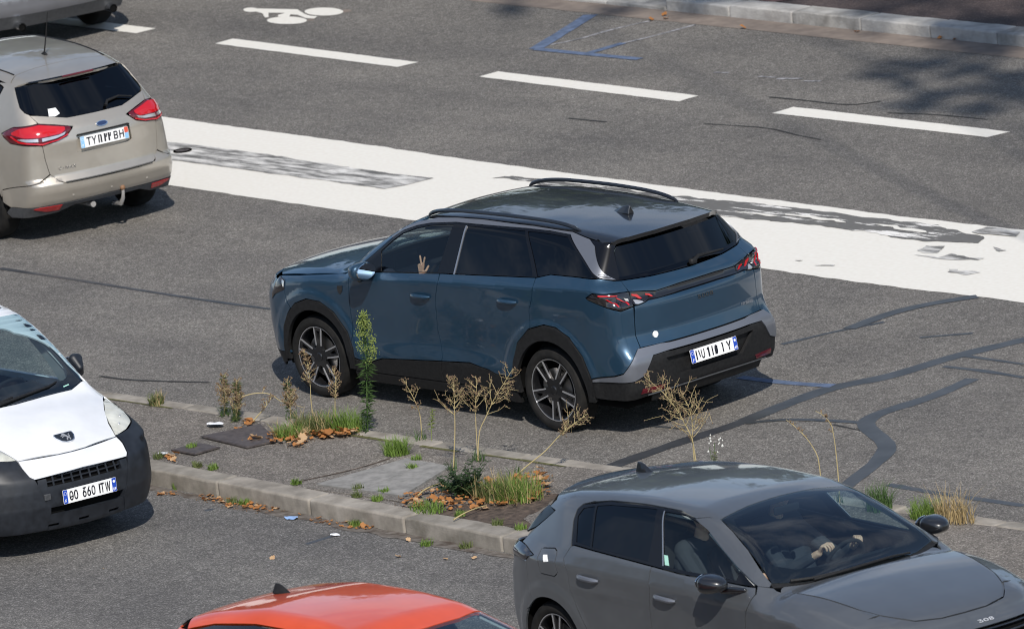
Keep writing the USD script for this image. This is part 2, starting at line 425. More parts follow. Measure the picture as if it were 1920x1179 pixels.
def fill(poly, h, su=1.0, crease=None):
    """Triangles over a shapely polygon: boundary points every h, a staggered grid of points inside. su: metres per unit of u."""
    if su != 1.0:
        poly = shapely.affinity.scale(poly, su, 1, origin=(0, 0))
    polys = [g for g in getattr(poly, 'geoms', [poly]) if g.area > 1e-6]
    V, F, rims, n0 = [], [], [], 0
    for g in polys:
        pts, loops = [], []
        for ring in [g.exterior, *g.interiors]:
            c = np.array(ring.coords)[:-1]
            out = []
            for a, b in zip(c, np.roll(c, -1, 0)):
                n = max(1, int(np.ceil(np.linalg.norm(b - a) / h)))
                out.append(a + (b - a) * np.linspace(0, 1, n, endpoint=False)[:, None])
            out = np.vstack(out)
            keep = np.linalg.norm(out - np.roll(out, 1, 0), axis=1) > h * .02
            out = out[keep]
            loops.append((len(pts), len(out)))
            pts.extend(out.tolist())
        x0, y0, x1, y1 = g.bounds
        ys = np.arange(y0 + h / 2, y1, h * .866)
        grid = np.vstack([np.c_[np.arange(x0 + h * (.25 + .5 * (k % 2)), x1, h), np.full(len(np.arange(x0 + h * (.25 + .5 * (k % 2)), x1, h)), y)] for k, y in enumerate(ys)]) if len(ys) else np.zeros((0, 2))
        if len(grid):
            inner = g.buffer(-h * .45)
            grid = grid[shapely.contains_xy(inner, grid[:, 0], grid[:, 1])] if not inner.is_empty else grid[:0]
        if crease is not None and len(crease):
            kin = g.buffer(-h * .2)
            k = crease[shapely.contains_xy(kin, crease[:, 0], crease[:, 1])] if not kin.is_empty else crease[:0]
            if len(k):
                if len(grid):
                    grid = grid[cKDTree(k).query(grid)[0] > h * .55]
                grid = np.vstack([k, grid])
        allp = np.vstack([np.array(pts), grid])
        tri = Delaunay(allp + 1e-9 * np.random.default_rng(1).normal(size=allp.shape)).simplices
        cen = allp[tri].mean(1)
        e1, e2 = allp[tri[:, 1]] - allp[tri[:, 0]], allp[tri[:, 2]] - allp[tri[:, 0]]
        a2 = e1[:, 0] * e2[:, 1] - e1[:, 1] * e2[:, 0]
        ok = shapely.contains_xy(g, cen[:, 0], cen[:, 1]) & (np.abs(a2) > 1e-9)
        tri, a2 = tri[ok], a2[ok]
        tri[a2 < 0] = tri[a2 < 0][:, ::-1]
        V.append(allp)
        F.append(tri + n0)
        rims += [np.arange(a, a + n) + n0 for a, n in loops]
        n0 += len(allp)
    V, F = np.vstack(V), np.vstack(F)
    if su != 1.0:
        V = V / np.array([su, 1])
    return V, F, rims


class Shape:
    """Vertices, triangles and normals collected for one mesh."""

    def __init__(s):
        s.v, s.f, s.n, s.k = [], [], [], 0

    def add(s, v, f, n=None, smooth=None):
        v, f = np.asarray(v, float), np.asarray(f, int)
        if n is None:
            v, f, n = meshkit.arrays((v, f), 35 if smooth is None else smooth)
            if n is None:
                v = v[f].reshape(-1, 3)
                n = np.repeat(np.cross(v[1::3] - v[::3], v[2::3] - v[::3]), 3, 0)
                n = n / np.maximum(np.linalg.norm(n, axis=1, keepdims=True), 1e-12)
                f = np.arange(len(v)).reshape(-1, 3)
        s.v.append(v)
        s.f.append(f + s.k)
        s.n.append(n)
        s.k += len(v)
        return s

    def tm(s, m, smooth=35):
        v, f, n = meshkit.arrays(m, smooth)
        if n is None:
            return s.add(v, f, None, False)
        return s.add(v, f, n)

    def get(s):
        return np.vstack(s.v), np.vstack(s.f), np.vstack(s.n)

    def mirror(s):
        r = Shape()
        for v, n in zip(s.v, s.n):
            r.v.append(v * [1, -1, 1])
            r.n.append(n * [1, -1, 1])
        r.f = [f[:, ::-1] for f in s.f]
        r.k = s.k
        return r

    def move(s, M):
        M = np.asarray(M, float)
        N = np.linalg.inv(M[:3, :3]).T
        s.v = [v @ M[:3, :3].T + M[:3, 3] for v in s.v]
        s.n = [n @ N.T / np.maximum(np.linalg.norm(n @ N.T, axis=1, keepdims=True), 1e-12) for n in s.n]
        return s


def panel(body, pts, how, gap=.003, h=.03, hem=.014, lift=0.0, round_=0.0, cut=None, su=None, thick=False, bow=0.0, hem_dir=None, creases=True, own_normals=False):
    """A sheet of body-work: the outline pts (in the coordinates of how), shrunk by gap, laid on the skin, with its edge turned inwards."""
    su = su or {'post': 1.3, 'ridge': 1.0}.get(how[0], 1.0)
    poly = pts if hasattr(pts, 'geom_type') else shapely.Polygon(pts)
    poly = shapely.affinity.scale(poly, su, 1, origin=(0, 0)).buffer(0)
    if cut is not None:
        poly = poly.difference(shapely.affinity.scale(cut, su, 1, origin=(0, 0)))
    if round_:
        poly = fillet_poly(poly, round_)
    if gap:
        poly = poly.buffer(-gap)
    keep = None
    if creases and (how[0] in ('side', 'post', 'rear')):
        x0, y0, x1, y1 = poly.bounds
        pts_ = []
        if how[0] != 'rear':
            for lz, ly, cr in body.lines:
                if cr:
                    xs = np.arange(-1.2, 4.2, h * .45)
                    q = np.c_[xs, lz(xs)]
                    P_ = body.point(q, ('side',))
                    P_ = P_[np.abs(body.normal(P_)[:, 0]) < .75]
                    pts_.append(body.param(P_, how))
        if how[0] == 'rear' or how[0] == 'post' and x1 / su > 2.2:
            for z_ in body.rear[1:-1, 0]:
                ys = np.arange(-1.2, 1.2, h * .45)
                if how[0] == 'rear':
                    pts_.append(np.c_[ys, np.full(len(ys), z_)])
                else:
                    P_ = np.stack([np.interp(z_, body.rear[:, 0], body.rear[:, 1]) + body.rc[0](z_) * np.abs(ys) ** body.rc[1], ys, np.full(len(ys), z_)], 1)
                    P_ = P_[body.f(P_) < .02]
                    if len(P_):
                        pts_.append(body.param(P_, how))
        if pts_:
            keep = np.vstack(pts_) * [su, 1]
    uv, F, rims = fill(poly, h, crease=keep)
    uv = uv / [su, 1]
    P = body.point(uv, how)
    N = body.normal(P)
    a = np.cross(P[F[:, 1]] - P[F[:, 0]], P[F[:, 2]] - P[F[:, 0]])
    if (a * N[F].mean(1)).sum() < 0:
        F = F[:, ::-1]
    if bow:  # swell the middle of the sheet (lamp covers, handles)
        d = np.array([poly.exterior.distance(shapely.Point(p * [su, 1])) for p in uv]) if poly.geom_type == 'Polygon' else 0
        P = P + N * (bow * (1 - np.exp(-np.asarray(d) / max(bow, .01) * 1.2)))[:, None]
    P = P + N * lift
    if own_normals:
        N = meshkit.arrays((P, F), True)[2]
    if bow:
        g = meshkit.arrays((P, F), True)[2]
        N = g
    S = Shape().add(P, F, N)
    for rim in rims:  # hem
        n = len(rim)
        A, B = P[rim], (P[rim] - N[rim] * hem if hem_dir is None else P[rim] + np.asarray(hem_dir) * hem)
        nx = np.roll(np.arange(n), -1)
        q = np.r_[np.c_[np.arange(n), nx, nx + n], np.c_[np.arange(n), nx + n, np.arange(n) + n]]
        V = np.vstack([A, B])
        c = np.cross(V[q[:, 1]] - V[q[:, 0]], V[q[:, 2]] - V[q[:, 0]])
        # outward = away from the sheet's middle
        mid = V[q].mean(1) - P.mean(0)
        S.add(V, q, None, 40)
    if thick:
        S.add(P - N * hem, F[:, ::-1], -N)
    return S


def quad_strip(A, B):
    n = len(A)
    i = np.arange(n - 1)
    return np.vstack([A, B]), np.r_[np.c_[i, i + 1, i + 1 + n], np.c_[i, i + 1 + n, i + n]]


def pod(c, size, e=2.6, taper=(0, 0), n=4, yaw=0.0):
    """A rounded, tapering shell (mirror housings): a superellipsoid whose section shrinks along x."""
    t = trimesh.creation.icosphere(n, 1.0)
    v = np.array(t.vertices)
    v /= ((np.abs(v) ** e).sum(1) ** (1 / e))[:, None]
    g = (v[:, 0] + 1) / 2
    v[:, 1] *= 1 - taper[0] * g
    v[:, 2] *= 1 - taper[1] * g
    v *= np.array(size) / 2
    q, s_ = math.cos(yaw), math.sin(yaw)
    v = v @ np.array([[q, s_, 0], [-s_, q, 0], [0, 0, 1]])
    return trimesh.Trimesh(v + c, t.faces, process=False)


def fin(o, L=.17, W=.05, H=.060):
    """A shark-fin aerial, its tall end to the rear, standing at o."""
    x, y, z = o
    return hull([(x + L * .5, y, z, .007), (x + L * .2, y - W * .28, z, .009), (x + L * .2, y + W * .28, z, .009), (x - L * .2, y - W * .42, z, .010), (x - L * .2, y + W * .42, z, .010), (x - L * .46, y - W * .34, z, .010), (x - L * .46, y + W * .34, z, .010),
                 (x - L * .44, y, z + H - .010, .010), (x - L * .30, y, z + H - .011, .011), (x - L * .10, y, z + H * .68, .012), (x + L * .12, y, z + H * .34, .012)], 24)


def tube(path, r, sides=8, caps=True):
    """A round bar along a path; r may vary per point."""
    p = np.asarray(path, float)
    n = len(p)
    r = np.broadcast_to(np.asarray(r, float), (n,))
    d = np.gradient(p, axis=0)
    d /= np.maximum(np.linalg.norm(d, axis=1, keepdims=True), 1e-9)
    up = np.where(np.abs(d[:, 2:3]) > .9, [[1., 0, 0]], [[0, 0, 1.]])
    a = np.cross(d, up)
    a /= np.maximum(np.linalg.norm(a, axis=1, keepdims=True), 1e-9)
    b = np.cross(d, a)
    t = np.linspace(0, 2 * np.pi, sides, endpoint=False)
    V = (p[:, None] + r[:, None, None] * (np.cos(t)[None, :, None] * a[:, None] + np.sin(t)[None, :, None] * b[:, None])).reshape(-1, 3)
    F = []
    for i in range(n - 1):
        for j in range(sides):
            k = (j + 1) % sides
            F += [(i * sides + j, (i + 1) * sides + j, (i + 1) * sides + k), (i * sides + j, (i + 1) * sides + k, i * sides + k)]
    if caps:
        for e, flip in ((0, False), (n - 1, True)):
            for j in range(1, sides - 1):
                t3 = (e * sides, e * sides + j, e * sides + j + 1)
                F.append(t3 if not flip else t3[::-1])
    return V, np.array(F)[:, ::-1]


def rbox(size, r=.02, at=(0, 0, 0), n=10):
    """A box with rounded edges."""
    s = np.asarray(size, float) / 2 - r
    m = manifold3d.Manifold.batch_hull([manifold3d.Manifold.sphere(r, n).translate(tuple(np.array(c) * s)) for c in itertools.product((-1, 1), repeat=3)])
    return m.translate(tuple(map(float, at)))


def hull(spheres, n=12):
    return manifold3d.Manifold.batch_hull([manifold3d.Manifold.sphere(r, n).translate((x, y, z)) for x, y, z, r in spheres])


def lathe(profile, n=64):
    """Revolves (radius, y) pairs about the y axis: wheels."""
    p = np.asarray(profile, float)
    t = np.linspace(0, 2 * np.pi, n, endpoint=False)
    V = np.stack([p[None, :, 0] * np.cos(t)[:, None], np.broadcast_to(p[None, :, 1], (n, len(p))), p[None, :, 0] * np.sin(t)[:, None]], -1).reshape(-1, 3)
    k, F = len(p), []
    for i in range(n):
        j = (i + 1) % n
        for q in range(k - 1):
            F += [(i * k + q, j * k + q, j * k + q + 1), (i * k + q, j * k + q + 1, i * k + q + 1)]
    return V, np.array(F)


def plate_at(origin, ux, uy, uz):
    M = np.eye(4)
    M[:3, 0], M[:3, 1], M[:3, 2], M[:3, 3] = ux, uy, uz, origin
    return M


def prism(poly, y0, y1, smooth=25):
    """Extrudes an (x, z) outline from y0 to y1 (y1 is the outer face)."""
    m = trimesh.creation.extrude_polygon(poly, abs(y1 - y0), engine='earcut')
    v = np.array(m.vertices)
    v = np.c_[v[:, 0], np.where(v[:, 2] > 1e-9, y1, y0), v[:, 1]]
    f = np.array(m.faces)
    if y1 > y0:
        f = f[:, ::-1]
    return trimesh.Trimesh(v, f, process=False)


def pxyz(*a):
    return [tuple(a[i:i + 2]) for i in range(0, len(a), 2)]
# ------------------------------------------------------------------ surveyed outlines on the ground (metres)
G = {'BAND_LO': [(11.231, -4.426), (9.825, -4.344), (8.411, -4.281), (7.472, -4.24), (2.659, -4.087), (1.904, -4.042), (0.753, -4.013), (0.005, -4.039), (-0.566, -4.021)],
 'BAND_UP': [(13.977, -6.629), (12.383, -6.545), (10.901, -6.476), (8.99, -6.328), (5.588, -6.175), (4.45, -6.135), (3.009, -6.085), (1.407, -6.081)],
 'BIKE': [[(16.304, -11.152), (16.26, -11.099), (16.243, -11.045), (16.255, -10.994), (16.294, -10.952), (16.358, -10.922), (16.439, -10.908), (16.53, -10.911), (16.622, -10.93), (16.706, -10.964),
           (16.774, -11.009), (16.818, -11.062), (16.836, -11.116), (16.824, -11.167), (16.784, -11.21), (16.72, -11.24), (16.638, -11.254), (16.547, -11.251), (16.455, -11.231), (16.371, -11.197)],
          [(16.349, -10.676), (16.309, -10.628), (16.296, -10.577), (16.312, -10.528), (16.355, -10.487), (16.421, -10.457), (16.504, -10.441), (16.595, -10.441), (16.685, -10.457), (16.766, -10.487),
           (16.83, -10.529), (16.871, -10.578), (16.884, -10.629), (16.868, -10.678), (16.824, -10.719), (16.758, -10.749), (16.675, -10.765), (16.584, -10.764), (16.493, -10.748),
           (16.412, -10.718)],
          [(17.412, -10.912), (17.385, -10.884), (17.37, -10.855), (17.369, -10.829), (17.381, -10.809), (17.405, -10.796), (17.439, -10.791), (17.48, -10.795), (17.524, -10.808), (17.566, -10.829),
           (17.602, -10.855), (17.629, -10.883), (17.644, -10.912), (17.646, -10.938), (17.634, -10.958), (17.61, -10.971), (17.575, -10.976), (17.534, -10.971), (17.49, -10.958), (17.448, -10.938)],
          [(17.505, -10.951), (16.959, -11.071), (16.667, -10.916), (16.519, -10.866), (16.402, -10.872), (16.344, -10.773), (16.463, -10.758), (16.707, -10.853), (16.816, -10.849), (16.727, -10.751),
           (16.861, -10.71), (16.943, -10.781), (16.947, -10.883), (17.162, -10.832), (16.956, -10.659), (16.989, -10.634), (17.212, -10.788), (17.365, -10.83)]],
 'BIKE_TIPS': [[(16.412, -11.237), (16.303, -11.27), (16.224, -11.19), (16.254, -11.108)], [(16.4, -10.726), (16.348, -10.786), (16.266, -10.694), (16.322, -10.663)]],
 'BLUE': [[(13.25, -11.916), (12.871, -11.193), (12.476, -10.416)], [(12.476, -10.416), (11.85, -10.406), (10.913, -10.408)], [(11.711, -10.451), (11.727, -10.944)]],
 'COVER1': [(2.44, 2.594), (2.271, 2.088), (2.054, 2.115), (1.671, 2.421), (1.746, 2.687), (2.289, 2.686)],
 'COVER2': [(2.32, 3.012), (2.304, 2.771), (2.022, 2.767), (1.999, 3.029)],
 'DASH': [[(16.417, -9.447), (16.428, -9.703), (13.267, -9.502), (13.302, -9.25)], [(12.007, -9.198), (11.995, -9.455), (8.91, -9.303), (8.91, -9.027)],
          [(7.515, -8.954), (7.524, -9.242), (4.517, -9.136), (4.555, -8.872)]],
 'DASH0': [(18.619, -9.878), (17.945, -9.842), (17.82, -9.749), (17.861, -9.539), (18.481, -9.588)],
 'FAR_KERB': {'back': [(11.161, -12.564), (10.166, -12.565), (9.055, -12.605), (7.704, -12.673)],
              'bottom': [(11.841, -12.201), (11.032, -12.258), (10.075, -12.31), (8.956, -12.31), (7.467, -12.407)],
              'front': [(11.866, -12.243), (11.085, -12.328), (10.186, -12.423), (8.946, -12.319), (7.471, -12.43)],
              'gut': [(11.466, -11.839), (9.802, -12.019), (8.714, -12.069), (7.207, -12.136)],
              'gut2': [(15.662, -11.772), (14.418, -11.839), (13.235, -11.937), (11.941, -11.905), (10.858, -11.859)],
              'low': [(15.847, -11.938), (14.696, -12.238), (13.55, -12.232), (13.097, -12.239)]},
 'ISL_FAR_IN': [(4.435, 1.946), (3.414, 2.055), (2.784, 2.017), (1.131, 2.003), (0.662, 1.949), (-0.046, 1.954), (-0.712, 1.953), (-1.244, 1.918), (-5.2, 1.8), (-6.141, 1.78)],
 'ISL_FAR_OUT': [(4.591, 1.816), (3.976, 1.881), (3.392, 1.875), (2.955, 1.9), (1.345, 1.855), (0.259, 1.758), (-0.5, 1.758), (-1.075, 1.761), (-1.718, 1.783), (-4.673, 1.698), (-5.965, 1.597)],
 'ISL_FRONT': [(1.978, 3.516), (1.052, 3.57), (-0.062, 3.602), (-0.885, 3.639), (-1.27, 3.663), (-1.81, 3.659), (-2.444, 3.718), (-2.693, 3.724)],
 'ISL_FRONTBOT': [(1.908, 3.595), (1.019, 3.573), (0.024, 3.549), (-0.826, 3.607), (-1.218, 3.62), (-1.819, 3.658), (-2.416, 3.711)],
 'ISL_KBACK': [(2.22, 3.313), (1.316, 3.3), (0.122, 3.415), (-0.67, 3.449), (-0.933, 3.401), (-1.449, 3.463), (-1.97, 3.511), (-2.562, 3.523)],
 'JOINTS': [(-0.056, 3.599), (-1.27, 3.663), (-2.438, 3.712)],
 'MANHOLE': [(12.323, -5.541)],
 'NEAR_LINES': [([(-0.875, 5.611), (-0.854, 5.057), (-0.785, 3.96)], 0.05), ([(0.877, 4.443), (0.889, 4.129), (0.846, 3.836)], 0.05)],
 'PALE': [[(11.727, -10.944), (11.661, -11.4), (11.658, -11.907)], [(12.475, -10.626), (12.361, -10.93), (12.427, -11.416), (12.321, -11.874)], [(9.601, -10.181), (9.427, -10.221)],
          [(8.972, -10.192), (8.758, -10.214)], [(8.698, -10.178), (8.433, -10.264)], [(8.325, -10.18), (8.15, -10.238)]],
 'PATCH': [(1.816, -5.847), (1.81, -6.032), (1.365, -5.995), (1.268, -5.851), (1.723, -5.815)],
 'SEAL': [([(-1.284, 1.48), (-1.265, 1.34), (-1.239, 0.602), (-1.26, 0.024), (-1.173, -0.515), (-1.111, -1.19), (-1.327, -1.594), (-1.348, -2.356), (-1.518, -3.028), (-1.553, -3.204)], 0.17),
          ([(-2.062, -1.857), (-2.179, -1.245), (-2.126, -0.609), (-2.268, -0.366), (-2.655, -0.154), (-3.019, 0.063), (-3.273, 0.469), (-3.481, 0.923), (-3.604, 1.193)], 0.15),
          ([(-0.101, -1.104), (-0.642, -1.114), (-1.094, -1.207)], 0.1), ([(-1.314, 0.001), (-1.439, -0.204), (-1.824, -0.329), (-2.208, -0.401)], 0.07),
          ([(0.24, -2.727), (0.313, -3.321), (0.193, -3.746), (-0.005, -4.032)], 0.14)],
 'SEAM': [[(0.497, 3.28), (0.399, 2.935), (0.297, 2.82), (0.328, 2.385)], [(0.195, 3.307), (-0.513, 3.31), (-0.837, 3.305)]],
 'SLAB': [(0.248, 3.26), (0.158, 2.348), (-0.41, 2.387), (-0.759, 3.218)],
 'SOIL': [(-1.457, 3.417), (-1.454, 3.174), (-1.592, 3.032), (-1.867, 2.746), (-1.905, 2.647), (-2.056, 2.988), (-2.146, 3.272), (-2.525, 3.462), (-2.409, 3.514), (-1.941, 3.484)],
 'SPOTS': [[(1.82, -5.125), (1.827, -5.268), (1.638, -5.326), (1.547, -5.129), (1.628, -5.065)], [(1.668, -4.971), (1.429, -5.009), (1.395, -5.12), (0.959, -5.089), (0.957, -5.024), (1.284, -4.965)],
           [(0.983, -4.656), (0.903, -4.719), (0.635, -4.692), (0.674, -4.567)], [(2.293, -4.364), (2.108, -4.408), (2.095, -4.374), (2.243, -4.356)],
           [(1.196, -5.46), (0.998, -5.422), (1.035, -5.356)], [(2.623, -4.423), (2.548, -4.451), (2.549, -4.411)]],
 'THIN': [([(-0.576, 0.391), (-0.948, 0.347)], 0.05), ([(-2.038, -0.268), (-2.444, -0.214)], 0.03), ([(-3.86, 0.937), (-4.202, 0.965), (-4.683, 0.966), (-5.336, 0.958)], 0.07),
          ([(0.404, -2.091), (0.276, -2.676), (0.121, -3.027)], 0.06), ([(-0.588, -2.735), (-0.922, -3.032)], 0.05), ([(-1.393, -2.415), (-2.124, -2.395)], 0.06),
          ([(-1.524, -2.07), (-1.98, -2.099), (-2.449, -2.056)], 0.06), ([(9.937, -1.307), (9.007, -1.284), (7.845, -1.233), (7.053, -1.203), (6.517, -1.199), (5.972, -1.202)], 0.05),
          ([(5.493, 1.164), (5.271, 1.159), (5.068, 1.172), (4.976, 1.111), (4.907, 1.048), (4.742, 1.083), (4.577, 0.98), (4.331, 0.912)], 0.03), ([(9.462, -8.066), (8.921, -8.072)], 0.03),
          ([(8.124, -9.501), (7.74, -9.511), (6.924, -9.474), (6.824, -9.738)], 0.03), ([(7.853, -8.358), (7.027, -8.449), (6.503, -8.291), (6.129, -8.233)], 0.025),
          ([(6.357, -9.359), (5.797, -9.471), (5.133, -9.47)], 0.02)],
 'WORN_LEFT': [(12.967, -5.781), (12.492, -5.791), (11.315, -5.755), (9.681, -5.614), (8.692, -5.596), (8.728, -5.363), (8.807, -5.094), (9.868, -5.14), (11.137, -5.174), (12.207, -5.229)],
 'WORN_RIGHT': [(8.115, -5.847), (7.962, -5.961), (7.604, -5.96), (6.58, -5.956), (5.314, -5.911), (4.277, -5.967), (3.185, -5.945), (2.314, -5.912), (1.6, -5.74), (1.418, -5.542), (2.03, -5.412),
                (2.946, -5.494), (3.816, -5.513), (4.634, -5.467), (6.351, -5.74), (7.598, -5.81)]}

P = {'arch': ((2.807, 1.92, 0.13),
          [(-0.012, -0.014, 0.091), (-0.062, -0.071, 0.134), (-0.14, -0.16, 0.148), (-0.204, -0.233, 0.13), (-0.263, -0.301, 0.056), (-0.322, -0.369, -0.031), (-0.386, -0.441, -0.127)]),
 'arch2': ((2.403, 2.065, 0.13), [(-0.037, -0.042, 0.053), (-0.079, -0.091, 0.113), (-0.118, -0.135, 0.191)]),
 'bush': ((-1.272, 3.009, 0.13), [(-0.019, -0.022, 0.263)]),
 'dry_a': ((-2.172, 1.39, 0.13), [(0.006, 0.006, 0.108), (0.009, 0.01, 0.173), (0.032, 0.036, 0.29), (0.074, 0.084, 0.435), (0.131, 0.15, 0.574), (0.177, 0.203, 0.654), (0.219, 0.251, 0.718)]),
 'dry_a2': ((-2.136, 1.382, 0.13), [(-0.003, -0.003, 0.141), (-0.011, -0.012, 0.285), (-0.005, -0.006, 0.415), (0.011, 0.012, 0.483), (0.031, 0.035, 0.567)]),
 'dry_b': ((-0.507, 2.451, 0.13), [(-0.013, -0.014, 0.128), (-0.032, -0.037, 0.332), (-0.044, -0.051, 0.537), (-0.058, -0.066, 0.762)]),
 'dry_c': ((-0.469, 2.15, 0.13), [(-0.005, -0.005, 0.156), (-0.013, -0.015, 0.362), (-0.026, -0.03, 0.516), (-0.042, -0.048, 0.669)]),
 'dry_d': ((-0.442, 2.119, 0.13), [(-0.019, -0.022, 0.216), (-0.065, -0.074, 0.343), (-0.122, -0.14, 0.489), (-0.176, -0.202, 0.594), (-0.229, -0.262, 0.699)]),
 'dry_e': ((-1.142, 2.362, 0.13), [(-0.057, -0.066, 0.062), (-0.171, -0.196, 0.177), (-0.251, -0.288, 0.286), (-0.33, -0.377, 0.365), (-0.407, -0.466, 0.434)]),
 'dry_f': ((1.934, 1.796, 0.13), [(0.002, 0.002, 0.051), (0.001, 0.002, 0.161), (-0.004, -0.005, 0.303), (-0.005, -0.006, 0.429), (0.001, 0.001, 0.523), (0.013, 0.015, 0.609)]),
 'dry_g': ((2.023, 1.484, 0.13), [(-0.016, -0.019, 0.107), (-0.027, -0.031, 0.216), (-0.031, -0.035, 0.3), (-0.018, -0.021, 0.352)]),
 'dry_h': ((0.747, 1.676, 0.13), [(-0.009, -0.01, 0.123), (0.001, 0.001, 0.209), (0.02, 0.023, 0.304), (0.041, 0.047, 0.382), (0.06, 0.069, 0.452)]),
 'dry_i': ((0.422, 1.849, 0.13), [(-0.007, -0.008, 0.094), (-0.016, -0.018, 0.177), (-0.022, -0.025, 0.26)]),
 'grass_a': ((1.689, 2.281, 0.13), [(-0.01, -0.011, 0.132)]),
 'grass_b': ((1.649, 2.057, 0.13), [(-0.011, -0.013, 0.149)]),
 'grass_c': ((1.427, 1.893, 0.13), [(-0.011, -0.013, 0.149)]),
 'grass_d': ((0.37, 2.279, 0.13), [(-0.012, -0.014, 0.161)]),
 'grass_e': ((-1.669, 2.834, 0.13), [(-0.017, -0.02, 0.242)]),
 'grass_f': ((-1.278, 3.416, 0.13), [(-0.007, -0.008, 0.101)]),
 'grass_g': ((-1.501, 2.908, 0.13), [(-0.014, -0.016, 0.192)]),
 'gut_tufts': [(-1.722, 3.848), (-2.074, 3.756), (-0.713, 3.677), (0.846, 3.623), (0.728, 3.605), (-0.665, 3.652), (1.683, 3.486)],
 'right_a': ((-3.436, 1.288, 0.13), [(0.003, 0.004, 0.125), (0.039, 0.044, 0.274), (0.094, 0.107, 0.39), (0.145, 0.166, 0.47)]),
 'right_b': ((-3.555, 1.236, 0.13), [(-0.007, -0.008, 0.159), (-0.002, -0.002, 0.373), (0.026, 0.03, 0.467), (0.073, 0.084, 0.525)]),
 'right_dry': ((-5.301, 1.681, 0.13), [(-0.014, -0.017, 0.226)]),
 'right_green': ((-4.492, 1.677, 0.13), [(-0.023, -0.027, 0.189)]),
 'right_green2': ((-5.008, 1.693, 0.13), [(-0.02, -0.023, 0.144)]),
 'tall_green': ((1.323, 1.745, 0.13), [(-0.012, -0.014, 0.166), (-0.025, -0.029, 0.373), (-0.035, -0.04, 0.538), (-0.045, -0.052, 0.787), (-0.044, -0.051, 0.954)]),
 'tuft_a': ((2.598, 2.077, 0.13), [(-0.032, -0.036, 0.342)]),
 'tuft_a2': ((2.833, 2.001, 0.13), [(-0.018, -0.021, 0.345)]),
 'tuft_a3': ((2.318, 1.713, 0.13), [(-0.006, -0.007, 0.296)]),
 'tuft_b': ((3.733, 1.983, 0.13), [(-0.008, -0.01, 0.106)]),
 'tufts': [(-0.217, 3.206), (-0.508, 3.182), (0.044, 2.351), (-0.379, 3.363), (-0.634, 3.374), (-2.424, 3.488), (-2.147, 3.472), (-1.645, 3.415), (-0.133, 2.55), (2.242, 3.211), (1.49, 3.269),
           (0.426, 3.296), (1.68, 3.275), (2.21, 2.887)],
 'twig': [(-1.748, 3.569), (-1.726, 3.377), (-1.674, 3.156)],
 'twig2': [(-0.893, 3.175), (-0.85, 3.028), (-0.805, 2.799)],
 'white_fl': ((-2.282, 1.317, 0.13), [(-0.015, -0.018, 0.142)])}
LEAF_ZONES = {'A': [(1.927, 2.531), (1.843, 2.261), (1.668, 2.068), (1.241, 1.925), (1.17, 2.012), (1.457, 2.252), (1.324, 2.466), (1.669, 2.46)],
 'B1': [(1.743, 3.733), (1.604, 3.576), (1.475, 3.684)],
 'B2': [(1.313, 3.559), (1.106, 3.497), (0.707, 3.552), (0.312, 3.606), (0.354, 3.712), (0.721, 3.73), (1.119, 3.676)],
 'B3': [(0.003, 3.66), (-0.405, 3.66), (-0.859, 3.636), (-0.869, 3.713), (-0.522, 3.809)],
 'C': [(-0.773, 3.23), (-0.919, 2.959), (-1.127, 2.743), (-1.194, 2.465), (-1.26, 2.185), (-1.846, 2.673), (-1.879, 3.026), (-1.575, 3.284), (-1.267, 3.339), (-1.008, 3.414)],
 'D': [(2.502, 2.186), (2.409, 2.068), (2.317, 2.147), (2.359, 2.284)],
 'E': [(2.236, 3.131), (2.231, 3.051), (1.977, 3.289)]}
SINGLES = [(0.013, 5.625), (-1.826, 4.227), (-1.485, 3.83), (-2.217, 4.099), (-2.412, 3.978), (-0.95, 4.76), (10.946, -11.907), (9.55, -12.152), (8.422, -12.187), (8.212, -12.2), (12.333, -11.914), (12.361, -12.124), (12.212, -12.006)]

# ------------------------------------------------------------------ the roads, the island, the far pavement
YAW = -.048
RD = np.array([math.cos(YAW), math.sin(YAW)])
RN = np.array([-math.sin(YAW), math.cos(YAW)])
TAN = math.tan(-NEAR_TILT)


def sheet(poly, z, h=None, near=False, wobble=0.0, seed=0):
    """A flat sheet over a polygon (or the same on the near carriageway's gentle slope)."""
    if wobble:  # ragged paint and seal edges
        out = []
        for g in getattr(poly, 'geoms', [poly]):
            c = np.array(g.exterior.segmentize(.06).coords)[:-1]
            n = meshkit.fbm(np.c_[c * 7, np.full(len(c), seed)], 3, seed) - .5
            m = meshkit.fbm(np.c_[c * 7 + 40, np.full(len(c), seed)], 3, seed + 5) - .5
            out.append(shapely.Polygon(c + np.c_[n, m] * 2 * wobble).buffer(0))
        poly = shapely.union_all(out)
    V, F = [], []
    k = 0
    for g in getattr(poly, 'geoms', [poly]):
        if h:
            v, f, _ = fill(g, h)
        else:
            v, f = trimesh.creation.triangulate_polygon(g, engine='earcut')
        V.append(v)
        F.append(np.asarray(f) + k)
        k += len(v)
    v, f = np.vstack(V), np.vstack(F)
    zz_ = np.full(len(v), float(z)) + (np.maximum(v[:, 1] - NEAR_Y, -.3) * TAN if near else 0)
    m = trimesh.Trimesh(np.c_[v, zz_], f, process=False)
    if m.face_normals[:, 2].sum() < 0:
        m.invert()
    return m


